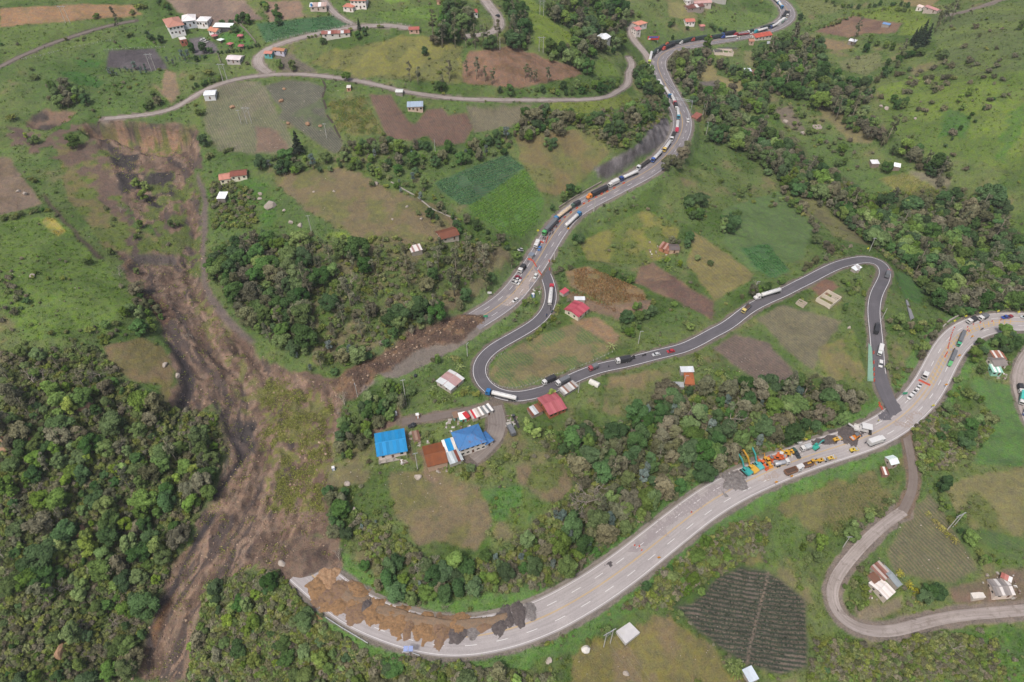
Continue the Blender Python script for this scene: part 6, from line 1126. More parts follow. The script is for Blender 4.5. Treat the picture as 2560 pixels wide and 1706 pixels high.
wall_run('low white wall outside the right-hand curve',('C4',(1580,265),(1640,205),(1735,150)),1.4, M_conc); wall_run('brick garden wall on the right of the hotel lawn',('Z7',(1890,190),(2030,330),(2200,540)),1.8, M_plinth, 'garden_wall', .2); wall_run('concrete pipe line running down the central slope',('B2',(1230,95),(1350,165),(1470,230),(1600,340),(1720,390),(1870,455)), .5, M_conc, 'concrete_channel'); wall_run('dark drainage ditch wall in the wood above the lower bend',('E3',(330,240),(240,360),(120,510),(0,640)), .2, mat('dark_ditch','#4a4440'),'drainage_ditch')
wall_run('stone retaining wall above the queue near the rock cut',('B3',(430,330),(560,245),(700,165),(815,100)),1.2, M_plinth); wall_run('brick wall down from the hotel gate',('A1',(1985,480),(2000,540),(2020,590)),1.6, M_plinth, 'garden_wall', .2)
# crack across the fields above the slide is a step in the ground, dark soil shows
wall_run('dark open crack winding between the dark ploughed field and the maize',('A2',(590,690),(635,790),(605,880),(640,990),(650,1060),(700,1120),(740,1210),(790,1290)), .12, mat('dark_crack_soil','#4d443f',1),'ground_crack', .7)
# fences
def fence(label, pts, step=2.6, hgt=1.15, m_=M_pole, r_=.09):
    W = resample(unproj(densify(px(*pts),10, False)), step); rt = empty('wire_fence', W[0]); prop(rt, label, 'fence'); q = MB(); q.box(-r_, r_, -r_, r_, -.4, hgt); me = q.mesh('post'); me.materials.append(m_); o0 = Vector(W[0])
    for w_ in W: o = bpy.data.objects.new('post', me); COL.objects.link(o); o.parent = rt; o.location = Vector(w_) - o0
    q = MB()
    for z in (.5, .95): q.tube([tuple(Vector(w_) - o0 + Vector((0,0, z))) for w_ in W], .015,3, False)
    rel(rt, q, 'wire', M_gal)
fence('white-post fence round the field inside the hairpin',('Z8',(720,20),(560,90),(470,210),(450,360),(530,460),(660,530),(850,545),(1000,515),(1120,480),(1250,415),(1390,345),(1560,320),(1720,260),(1900,190),(2130,90),(2300,10)),2.4); fence('white-post fence on the meadow left of the hotel',('A1',(200,548),(420,500),(640,445),(830,405),(1010,372)),3); fence('white-post fence along the top of the dark grey lot',('A1',(950,462),(1150,450),(1350,440),(1500,435)),3)
fence('white-post fence between green potato field and wide road',('A2',(90,392),(300,340),(500,298),(700,262),(870,235)),3); fence('white-post fence up the short lane',('A2',(700,148),(800,190),(880,215)),3); fence('fence of pale posts along the wide road at the top',('A2',(1100,212),(1250,212),(1400,240)),3)
# water tanks, cabins
def tank(label, tile, p, r_=1.1, h_=1.6, m_=M_tank):
    v = put(tile, p); o = empty('water_tank', v); prop(o, label, 'water tank'); q = MB(); q.tube([(0,0,-.2),(0,0, h_ * .85),(0,0, h_)],[r_ * .95, r_, r_ * .75],14); rel(o, q, 'tank_body', m_); q = MB(); q.tube([(0,0, h_),(0,0, h_ + .15)], r_ * .3,10); rel(o, q, 'lid', m_)
tank('large black water tank, right one of two by the dirt track','Z6',(790,335),1.3,2.0); tank('black water tank, left one of two by the dirt track','Z6',(740,345),1.1,1.4); tank('black tank on the slope above the tall pole','C2',(1292,528),1.2,1.8); tank('small black tank near the pink and silver shack','C2',(1455,335), .9,1.3); tank('black tank behind the pinkish red roof','Z8',(1548,790), .8,3.4); tank('blue tank beside the greyish pink roof','A2',(515,100), .9,5.2, M_blue)
def cabin(label, tile, p, m_, s=1.0, rz=.3, nm='portable_cabin'):
    v = put(tile, p); o = empty(nm, v, rz); prop(o, label, 'cabin'); o.scale = (s,) * 3; q = MB(); q.box(-.65, .65,-.65, .65,-.2,2.1); rel(o, q, 'wall', m_); q = MB(); q.box(-.72, .72,-.72, .72,2.1,2.3, .2, .2); rel(o, q, 'roof', M_wsign); q = MB(); q.box(-.4, .4,-.7,-.655, .1,1.8); rel(o, q, 'door', M_wsign)
cabin('blue and white portable toilet by the closed highway','Z3',(318,1460), M_blue, 1.1); cabin('light blue portable toilet at the slide edge','C2',(710,1185), M_blue, 1.0); cabin('white cabin left of two by the dirt path','Z6',(460,205), M_wsign, 1.0); cabin('white cabin right of two by the dirt path','Z6',(528,160), M_wsign, 1.0); cabin('brick oven with chimney by the dirt track','Z6',(850,205), M_brick, 1.2)
# barrel-vault white tunnel in the meadow
a = gp('Z8',(1975,440)); b = gp('Z8',(2095,505)); r = empty('plastic_tunnel',(a + b) / 2, math.atan2(b.y - a.y, b.x - a.x)); prop(r, 'white rounded plastic tunnel in the meadow beside the detour road','tunnel'); Lh = (b - a).length / 2 + .3; m = MB(); m.prism_x([(1.6 * math.cos(t),2.0 * math.sin(t)) for t in np.linspace(0, math.pi, 12)],-Lh, Lh); rel(r, m, 'cover', mat('white_plastic_sheet','#dcd9d2', .5, .08)); m = MB(); m.box(-Lh - .06,-Lh - .01,-.6, .6,0,1.6); rel(r, m, 'door', M_tarp_g)
def gmat(nm, a, b, c): 
    m = NT(nm); p = m.pos(); n = m.noise(p, .9,4, .65); n2_ = m.noise(p, 4,3, .7); k = m.mixc(m.ramp(n, .38, .62), L4(a), L4(b)); k = m.mixc(m.ramp(n2_, .58, .68,0, .7), k, L4(c)); m.l(k, m.b.inputs['Base Color']); m.b.inputs['Roughness'].default_value = 1; m.bump(n2_, .8, .25); return m.m
# heaps of gravel and rubble, each a bumpy mound with loose stones
def mound(name, label, tile, p, q, width, hgt, m_, seed, group=None, nrock=60, rockm=None):
    a = put(tile, p); b = put(tile, q); c = (a + b) / 2; L_ = max(2.5,(b - a).length); rz = math.atan2(b.y - a.y, b.x - a.x); r = empty(name, c, rz); prop(r, label, 'heap', group); n = 30; rg = np.random.default_rng(seed)
    u, v_ = np.meshgrid(np.linspace(-1.25,1.25, n), np.linspace(-1.25,1.25, n)); x = u * L_ * .8; y = v_ * width * .8; rad = np.hypot(u, v_) + (fbm(x + seed * 31, y, 3.2,3, seed) - .5) * 1.1; nz = fbm(x + c.x, y + c.y, 2.0,4, seed + 1, .6); k = sstep(1.0, .15, rad); z = k * hgt * .72 * (.15 + 1.1 * nz) - .3 * (k < .02); cz_ = c.z
    me = grid_mesh('heap', x.ravel(), y.ravel(),(z + cz_ - c.z).ravel(), n, n); me.polygons.foreach_set('use_smooth', np.zeros(len(me.polygons), bool)); obj('heap_body', me, m_, r)
    st = MB()
    for _ in range(nrock):
        t = rg.random() * 6.283; rr = math.sqrt(rg.random()) * 1.1; xx = math.cos(t) * rr * L_ * .6; yy = math.sin(t) * rr * width * .6; zz = max(0,1 - rr ** 2) * hgt * .5; s = rg.uniform(.12, .38); st.add([(xx + rg.uniform(-s, s), yy + rg.uniform(-s, s), zz + s * .2),(xx + s, yy, zz),(xx, yy + s, zz),(xx - s, yy - s * .3, zz),(xx, yy, zz + s)],[(0,1,4),(1,2,4),(2,3,4),(3,0,4)])
    o = rel(r, st, 'loose_stones', rockm or m_); o['kind'] = 'stuff'; return r
M_och = gmat('ochre_gravel','#a07c56','#866a4e','#bca588'); M_brn = gmat('brown_gravel','#82695a','#8f7354','#ac9480'); M_drk = gmat('dark_gravel','#544c4c','#6a6260','#8a8280'); M_rub = gmat('grey_rubble','#8d8886','#716a68','#c4c4c6'); M_pal = gmat('pale_tan_gravel','#b09070','#a07c5c','#c8b49a')
_P = sub(ROADS['low']['P'], s_at('low','E2',(560,620)), s_at('low','E3',(200,990))); _n = len(_P); _T = np.gradient(_P[:, :2], axis=0); _T /= np.hypot(*_T.T)[:, None]; _o = np.linspace(-4.5,7.6,40)
_sg = 1.0; X_ = _P[:, None, 0] - _T[:, None, 1] * _o * _sg; Y_ = _P[:, None, 1] + _T[:, None, 0] * _o * _sg; _k = fbm(X_.ravel(), Y_.ravel(),7,4,66, .6).reshape(X_.shape); _b = (np.clip(np.arange(_n) / _n * 2.2,0,1) * 4.5)[:, None]; _e = np.minimum(sstep(-4.5, .5, _o[None] - _b), sstep(7.6,6.4, _o)[None]) * np.minimum(1, np.minimum(np.arange(_n), np.arange(_n)[::-1]) / 6)[:, None]; Z_ = _P[:, None, 2] + np.where(_k * _e > .30, .03 + (_k * _e - .30) * 3.2 + (fbm(X_.ravel(), Y_.ravel(),1.5,2,67).reshape(X_.shape) - .5) * .3,-.35)
o = obj('spilled_gravel', grid_mesh('spilled_gravel', X_.ravel(), Y_.ravel(), Z_.ravel(), _n, 40), gmat('mixed_spilled_gravel','#927860','#80705f','#b8a490')); o['kind'] = 'stuff'; o['label'] = 'brown gravel spilled between the heaps on the lower highway'
G = 'gravel heaps dumped on the lower highway'; mk = [('E2',(580,630),(720,590),9,1.7, M_pal, 'pale tan gravel heap nearest the slide'),('E2',(500,700),(660,670),8,1.5, M_och, 'ochre heap at the outer side beside the slide'),('E2',(540,760),(720,780),7,1.4, M_brn, 'dark brown heap below the ochre one by the slide'),('E2',(690,720),(830,690),7,1.4, M_brn, 'brown heap beside the striped gutter'),('E2',(820,750),(980,790),8,1.5, M_och, 'long ochre heap at the inner edge'),('E2',(640,860),(840,850),6,1.3, M_och, 'orange-brown heap at the outer edge'),('E2',(820,880),(980,960),7,1.4, M_brn, 'brown heap in the road middle'),('E2',(960,870),(1050,860),5,1.6, M_drk, 'small black heap in the road middle'),('E2',(1000,980),(1160,900),9,1.6, M_och, 'large orange heap left of the bare gap'),('E2',(1220,960),(1390,1010),10,1.7, M_och, 'large orange heap right of the bare gap'),('E2',(1380,1040),(1440,1060),7,1.3, M_brn, 'narrow grey-brown heap between two ochre ones'),('E2',(1450,1060),(1620,1080),8,1.5, M_och, 'broad ochre heap in the middle of the row'),
      ('E2',(1630,1070),(1760,1090),9,1.5, M_brn, 'brown heap before the dark-footed one'),('E2',(1770,1050),(1920,1070),8,1.5, M_och, 'ochre heap with dark foot'),('E2',(1790,1130),(1900,1140),5,1.2, M_drk, 'dark foot heap on the yellow line'),('E2',(1930,1090),(2030,1110),6,1.0, M_rub, 'whitish rubble heap on the yellow line'),('E2',(1950,1040),(2150,1030),5,1.0, M_brn, 'brown rubble strip with pale slabs'),('E2',(2160,1040),(2270,1040),8,1.3, M_drk, 'dark grey stone heap'),('E2',(2270,990),(2334,970),7,1.2, M_drk, 'dark stone heap at the gutter'),('E3',(10,950),(110,930),8,1.3, M_drk, 'dark stone heap second from the right end'),('E3',(110,930),(215,905),6,1.2, M_rub, 'grey rubble heap at the right end of the row')]
for i, (t_, p, q, w_, h_, m_, lb) in enumerate(mk): mound('gravel_heap', lb, t_, p, q, w_, h_, m_, 40 + i, G)
mound('rubble_heap','pale rubble heap beside the excavators','Z4',(-20,960),(250,900),8,1.4, M_rub, 70, None, 120); mound('asphalt_heap','low dark asphalt patch heap beside the milling machine','Z4',(1700,330),(1900,250),8, .5, M_drk, 71, None, 30); mound('asphalt_heap','low dark asphalt heap along the gutter','Z4',(1380,400),(1660,320),4, .45, M_drk, 72, None, 30)
# boulders
def boulder(label, tile, p, size, m_, seed, flat=.7):
    v = gp(tile, p); b = bmesh.new(); bmesh.ops.create_icosphere(b, subdivisions=2, radius=1); rg = random.Random(seed); pl = [(Vector((rg.gauss(0,1), rg.gauss(0,1), rg.gauss(0,1))).normalized(), rg.uniform(.55, .85)) for _ in range(9)]
    for w_ in b.verts:
        for n, d in pl:
            k = w_.co.dot(n) - d
            if k > 0: w_.co -= n * k
    me = bpy.data.meshes.new('boulder'); b.to_mesh(me); b.free(); o = obj('boulder', me, m_); o.location = v + Vector((0,0, size * .2)); o.scale = (size, size * rg.uniform(.7,1), size * flat); o.rotation_euler = (rg.uniform(-.2, .2), rg.uniform(-.2, .2), rg.uniform(0,6)); prop(o, label, 'boulder','boulders')
for i, (t_, p, s, m_, lb) in enumerate((('B2',(130,320),4.2, M_stone, 'huge grey boulder on the green slope below the salmon-roofed house'),('B2',(320,465),1.8, M_stone, 'pointed grey boulder left of the dry slope pole'),('B2',(405,495),2.0, M_stone, 'oblong grey boulder nearest the dry slope pole'),('B2',(40,205),1.8, M_stone, 'boulder with pink top above the huge boulder'),('B2',(35,250),1.6, M_stone, 'low boulder left of the huge boulder'),('B2',(255,355),1.2, M_stone, 'small boulder right of the huge boulder'),('B2',(1095,110),1.8, M_stone, 'upright boulder at the top of the dry slope'),('B2',(710,180),1.1, M_stone, 'small white stone in the dry slope middle'),('B2',(525,185), .9, M_stone, 'small white stone in the dry slope left'),('B2',(1375,320),1.2, M_stone, 'grey stone in the green part of the slope'),('B2',(1505,430),1.3, M_stone, 'flat pale stone above the brown farmhouse'),('B2',(1245,435), .9, M_stone, 'pale stone among three in the dry grass'),
        ('B1',(235,205),2.2, M_stone, 'dark pale-edged boulder in the bare left field'),('B1',(170,182),1.6, M_stone, 'flat pale boulder in the bare left field'),('B1',(295,952),1.8, M_stone, 'grey boulder in the left green meadow'),('C1',(1505,232),1.8, M_stone, 'pale slab boulder in the brown meadow by the slide'),('C1',(1620,330),1.7, M_stone, 'boulder at the brink of the dark gully'),('C1',(780,600),5.0, M_tan, 'big tan rock outcrop in the left wood'),('C1',(930,440),2.5, M_tan, 'upright tan rock above the big outcrop'),('C1',(590,345),1.6, M_stone, 'pale flat stone in the left shrubs'),('C1',(300,900),2.6, M_tan, 'tan rock in the lower left wood'),('C1',(50,900),2.6, M_tan, 'tan rock at the left picture edge'),('C1',(45,990),2.6, M_tan, 'pale rock below the tan one at the left edge'),('E1',(560,1290),4.0, M_tan, 'smooth tan rock deep in the bottom left wood'),('E1',(740,200),3.6, M_tan, 'brown rock face in the wood gap'),
        ('E2',(240,490),2.0, M_stone, 'pale boulder at the foot of the slide'),('C2',(830,1320),2.0, M_stone, 'grey boulder left below the blue house'),('Z6',(855,1085),2.2, M_stone, 'grey boulder below the tall pole on the spur'),('C2',(900,1555),1.8, M_stone, 'pale boulder at the spur meadow edge'),('E3',(672,1265),2.2, mat('white_block','#e8e4de', .9),'white block in the bottom meadow'),('E3',(1040,1495),1.5, M_stone, 'pale stone in the bottom meadow middle'),('E3',(335,1375),1.6, M_stone, 'grey stone at the bottom wood edge'),('C2',(1415,855),1.4, M_stone, 'stone near the black water tanks'),('A4',(1030,975),2.0, M_stone, 'white stone in the right meadow'),('A4',(1080,995),2.2, M_stone, 'rounded grey stone in the right meadow'),('A4',(1340,1085),1.5, M_stone, 'white stone below the tree clump on the right hill'),('A4',(155,1115),2.6, M_stone, 'white patch rock on the slope right of the highway'),('A4',(310,1222),2.6, M_stone, 'second white rock on the slope right of the highway'),
        ('A2',(230,925),2.2, M_tan, 'tan boulder in the dark ploughed field'),('A2',(475,1140),2.4, M_tan, 'tan boulder cluster in the ploughed rows'),('A2',(585,1155),1.6, M_tan, 'tan stone right in the ploughed rows'),('A2',(290,1130),1.8, M_tan, 'pale tan boulder at the ploughed field edge'),('A2',(260,815),1.6, M_tan, 'tan boulder at the top of the ploughed field'),('A1',(2120,985),2.4, M_tan, 'boulder mound in the stony field'),('C4',(740,258),1.6, M_stone, 'grey stone in the meadow beside the loop descent'),('Z4',(108,690),1.5, M_tan, 'brown boulder on the verge by the excavators'))): boulder(lb, t_, p, s, m_, i)
# small loose field stones as one spread
_r = np.random.default_rng(11); st = MB()
for poly, n in ((('A2',(80,785),(480,745),(640,1050),(850,1390),(460,1230),(200,1080)),60),(('A1',(1900,850),(2334,760),'A2',(260,1350),(0,1400)),90),(('C2',(700,1100),(1300,1250),(1700,1300),(1500,1568),(900,1568)),60),(('B1',(0,500),(900,800),(900,1300),(0,1300)),20),(('D',(1300,1480),(1600,1440),(1700,1560),(1320,1560)),25),(('C3',(1800,150),(2334,100),(2334,400)),25),(('E4',(1050,320),(1300,265),(1550,715),(960,760)),20),(('B2',(200,0),(1400,400),(900,600),(300,400)),30),(('E3',(1500,900),(2300,600),(2300,1400)),25)):
    Pp = px(*poly); lo = Pp.min(0); hi = Pp.max(0); W = unproj(_r.uniform(lo, hi, (n, 2)))
    for x, y, z in W: s = _r.uniform(.15, .5); st.add([(x + s, y, z - .1),(x, y + s, z - .1),(x - s, y, z - .1),(x, y - s * .8, z - .1),(x + s * .1, y, z + s * .8)],[(0,1,4),(1,2,4),(2,3,4),(3,0,4)])
o = obj('field_stones', st.mesh('field_stones'), M_stone); o['kind'] = 'stuff'; o['label'] = 'pale stones scattered over fields and meadows'
# clutter in the yards: planks, sheets, crates, too mixed to count
cl = MB(); _r = random.Random(4)
for t_, x0, y0, x1, y1, n in (('Z6',1250,220,1640,420,26),('Z6',720,440,900,660,14),('Z6',1000,560,1240,720,12),('Z6',2150,150,2320,330,22),('Z6',1120,930,1280,1010,10),('Z6',590,830,700,900,12),('Z8',1090,780,1180,850,8),('E4',760,760,960,960,22),('E4',1600,740,1880,960,22),('C4',1960,560,2220,720,18),('B3',1230,640,1420,780,14),('Z3',270,1330,450,1430,12),('Z4',850,480,1100,600,10),('C3',1450,400,1660,460,8)):
    for x, y, z in unproj(np.array([px(t_, (_r.uniform(x0, x1), _r.uniform(y0, y1)))[0] for _ in range(n)])): w_, d_, h_ = _r.uniform(.2, .9), _r.uniform(.2, .9), _r.uniform(.1, .7); cl.box(x - w_, x + w_, y - d_, y + d_, z - .3, z + h_, _r.uniform(0, .2), _r.uniform(0, .2))
m_ = NT('mixed_scrap'); _c = m_.mixc(m_.ramp(m_.noise(m_.pos(), .35,1), .42, .58), L4('#b5aea6'), L4('#7a6455')); _c = m_.mixc(m_.ramp(m_.noise(m_.pos(), .5,1), .6, .62), _c, L4('#e0dedb')); m_.l(_c, m_.b.inputs['Base Color']); o = obj('yard_clutter', cl.mesh('yard_clutter'), m_.m); o['kind'] = 'stuff'; o['label'] = 'planks, sheets and crates lying in the yards'
# people
def body_mesh(pose):
    me = bpy.data.meshes.new('b'); V_ = {'pelvis': (0,0, .95),'chest': (0,0,1.3),'neck': (0,0,1.5),'head': (0, .02,1.63),'top': (0, .02,1.76)}; rd = {'pelvis': .15,'chest': .18,'neck': .07,'head': .11,'top': .08}; E_ = [('pelvis','chest'),('chest','neck'),('neck','head'),('head','top')]
    for s, n in ((-1,'l'),(1,'r')):
        f = pose * s; V_.update({'sh' + n: (s * .2,0,1.42),'el' + n: (s * .28, .05 * f, 1.13),'ha' + n: (s * .27, .12 * f + .08, .88),'hip' + n: (s * .1,0, .9),'kn' + n: (s * .12,-.12 * f, .5),'an' + n: (s * .12,-.2 * f - .02, .08),'to' + n: (s * .13,-.2 * f + .16, .04)})
        rd.update({'sh' + n: .075,'el' + n: .05,'ha' + n: .04,'hip' + n: .1,'kn' + n: .07,'an' + n: .05,'to' + n: .04}); E_ += [('chest','sh' + n),('sh' + n, 'el' + n),('el' + n, 'ha' + n),('pelvis','hip' + n),('hip' + n, 'kn' + n),('kn' + n, 'an' + n),('an' + n, 'to' + n)]
    ks = list(V_); me.from_pydata([V_[k] for k in ks],[(ks.index(a), ks.index(b)) for a, b in E_],[]); o = bpy.data.objects.new('b', me); COL.objects.link(o); md = o.modifiers.new('s','SKIN')
    for i, k in enumerate(ks): me.skin_vertices[0].data[i].radius = (rd[k], rd[k]); me.skin_vertices[0].data[i].use_root = (k == 'pelvis')
    o.modifiers.new('d','SUBSURF').levels = 1; bpy.context.view_layer.update(); out = bpy.data.meshes.new_from_object(o.evaluated_get(bpy.context.evaluated_depsgraph_get())); bpy.data.objects.remove(o); out.name = 'person_body'; return out
PB = [body_mesh(.2), body_mesh(1.0)]; M_skin = mat('skin','#a87c62', .6); M_trou = mat('dark_trousers','#3c4048', .9); 
def person(label, tile, p, shirt, k=0, rz=0.0):
    v = put(tile, p); r = empty('person', v, rz); prop(r, label, 'person','people'); me = PB[k].copy(); me.materials.clear(); [me.materials.append(m_) for m_ in (shirt, M_trou, M_skin)]
    for f in me.polygons: c_ = f.center; f.material_index = 2 if c_.z > 1.5 or (abs(c_.x) > .22 and c_.z < .98 and c_.z > .8) else (1 if c_.z < .92 and abs(c_.x) < .23 else 0)
    o = bpy.data.objects.new('body', me); COL.objects.link(o); o.parent = r; q = MB(); q.tube([(0, .01,1.68),(0, .01,1.78),(0, .01,1.83)],[.135, .125, .06],10); rel(r, q, 'hair', mat('dark_hair','#2a2422'))
M_vest = mat('yellow_safety_vest','#dce04a', .7); M_kh = mat('khaki_shirt','#9a9060', .9); M_sh = mat('dark_shirt','#3a4454', .9); M_ws = mat('white_shirt','#dcdcdc', .9)
for i, (t_, p, s, lb) in enumerate((('C2',(985,205), M_vest, 'person in yellow vest on the debris beside the wood'),('C2',(1240,60), M_vest, 'person in yellow vest higher up on the debris, left of two'),('C2',(1250,56), M_vest, 'person in yellow vest higher up on the debris, right of two'),('E2',(136,490), M_vest, 'person in yellow vest at the foot of the slide'),('Z8',(1445,400), M_kh, 'person in khaki, leftmost between the two tarpaulin trucks'),('Z8',(1470,420), M_kh, 'person in khaki standing in front between the two trucks'),('Z8',(1505,390), M_kh, 'person in khaki nearest the fence between the trucks'),('Z8',(1430,430), M_ws, 'person in white shirt behind the left tarpaulin truck'),('Z8',(2242,232), M_sh, 'person in dark clothes walking on the detour road edge'),('Z3',(355,765), M_kh, 'person in front of the white truck at the barrier'),('Z3',(240,945), M_sh, 'person in dark clothes at the checkpoint booth'),('Z4',(2010,415), M_sh, 'person in dark clothes standing left of the white box trailer'),('Z4',(2200,90), M_vest, 'person in yellow vest at the junction works'),('Z3',(300,1350), M_sh, 'person in dark clothes on the verge by the portable toilet'))): person(lb, t_, p, s, i % 2, i * 1.3)
# ------------------------------------------------------------------ vegetation
def leaf_mat(name, a, b, tint=False):
    m = NT(name); oi = m.n('ShaderNodeObjectInfo').outputs['Random']; lv = m.n('ShaderNodeAttribute', attribute_name='lv').outputs['Fac']
    if tint:
        c = m.n('ShaderNodeAttribute', attribute_name='tint', attribute_type='INSTANCER').outputs['Color']
    else:
        c = m.mixc(m.ramp(oi, 0,1), L4(a), L4(b)); hs = m.n('ShaderNodeHueSaturation'); m.l(c, hs.inputs['Color']); m.l(m.ramp(m.math('FRACT', m.math('MULTIPLY', oi, 7.3)),0,1, .486, .512), hs.inputs['Hue']); m.l(m.ramp(m.math('FRACT', m.math('MULTIPLY', oi, 13.7)),0,1, .78,1.12), hs.inputs['Saturation']); m.l(m.ramp(m.math('FRACT', m.math('MULTIPLY', oi, 31.1)),0,1, .6,1.12), hs.inputs['Value']); c = hs.outputs[0]
    c = m.scale(c, m.ramp(lv, 0,1, .62,1.4)); df = m.n('ShaderNodeBsdfDiffuse'); tr = m.n('ShaderNodeBsdfTranslucent'); mx = m.n('ShaderNodeMixShader', i_0=.24); m.l(c, df.inputs[0]); m.l(c, tr.inputs[0]); m.l(df.outputs[0], mx.inputs[1]); m.l(tr.outputs[0], mx.inputs[2])
    m.l(mx.outputs[0], m.t.nodes['Material Output'].inputs['Surface']); return m.m
ML = {'green': leaf_mat('mid_green_leaves','#76964e','#88a05c'),'dark': leaf_mat('dark_green_leaves','#587a48','#688a52'),'pale': leaf_mat('grey_olive_leaves','#848a66','#938d74'),'lime': leaf_mat('bright_green_leaves','#94b45c','#9fb45a'),'euca': leaf_mat('olive_grey_eucalyptus_leaves','#7c8564','#8c8c6e'),'blue': leaf_mat('blue_grey_eucalyptus_leaves','#7d948c','#8a9a90'),'pine': leaf_mat('dark_conifer_needles','#46584a','#50604c'),'shrub': leaf_mat('shrub_leaves','#748c4a','#949a5a'),'dull': leaf_mat('brownish_shrub_leaves','#7d8260','#948c76'),'banana': leaf_mat('banana_leaves','#86a054','#98a860'),'yellow': leaf_mat('yellow_cane_leaves','#b4b04c','#c4bc58'),'tint': leaf_mat('grass_blades','','', True)}
M_bark = mat('grey_brown_bark','#8a7a6a', .95, .25, .6); M_pbark = mat('pale_eucalyptus_bark','#b0a494', .9, .2, .5)
def leafmesh(name, C_, N_, S_, asp=1.0, rg=None, lv=None):
    """one quad per leaf spray: centres, facing, half size"""
    n = len(C_); rg = rg or RNG; N_ = N_ / (np.linalg.norm(N_, axis=1)[:, None] + 1e-9); a = np.cross(N_, rg.normal(size=(n, 3))); a /= np.linalg.norm(a, axis=1)[:, None] + 1e-9; b = np.cross(N_, a); S_ = np.broadcast_to(S_, (n,))[:, None]
    k = rg.uniform(.5,1.1,(n, 4,1)); Q_ = np.stack([C_ - a * S_ * k[:, 0] * asp, C_ - b * S_ * k[:, 1], C_ + a * S_ * k[:, 2] * asp, C_ + b * S_ * k[:, 3]],1).reshape(-1,3)
    me = bpy.data.meshes.new(name); me.vertices.add(n * 4); me.vertices.foreach_set('co', Q_.astype(np.float32).ravel()); me.loops.add(n * 4); me.polygons.add(n); me.loops.foreach_set('vertex_index', np.arange(n * 4, dtype=np.int32)); me.polygons.foreach_set('loop_start', np.arange(0, n * 4,4, dtype=np.int32)); me.update(calc_edges=True); fattr(me, 'lv', np.repeat(rg.random(n) if lv is None else lv, 4)); return me
def lobes_leaves(lobes, per, size, rg, up=.35, sparse=1.0, jit=.25):
    C_ = []; N_ = []; L_ = []
    for (cx_, cy_, cz_, r, rz_) in lobes:
        n = int(per * r * rz_ * sparse); d = rg.normal(size=(n, 3)); d /= np.linalg.norm(d, axis=1)[:, None]; d[:, 2] = np.where(d[:, 2] < -.5,-d[:, 2], d[:, 2]); rad = 1 - np.abs(rg.normal(0, jit, n)); p = d * rad[:, None] * np.array([r, r, rz_]) + np.array([cx_, cy_, cz_])
        C_.append(p); N_.append(d + rg.normal(0, .55,(n, 3)) + np.array([0,0, up])); tone = rg.random(); L_.append(np.clip(.5 * tone + .5 * rg.random(n),0,1))
    return np.concatenate(C_), np.concatenate(N_), np.concatenate(L_)
PROTO = {}
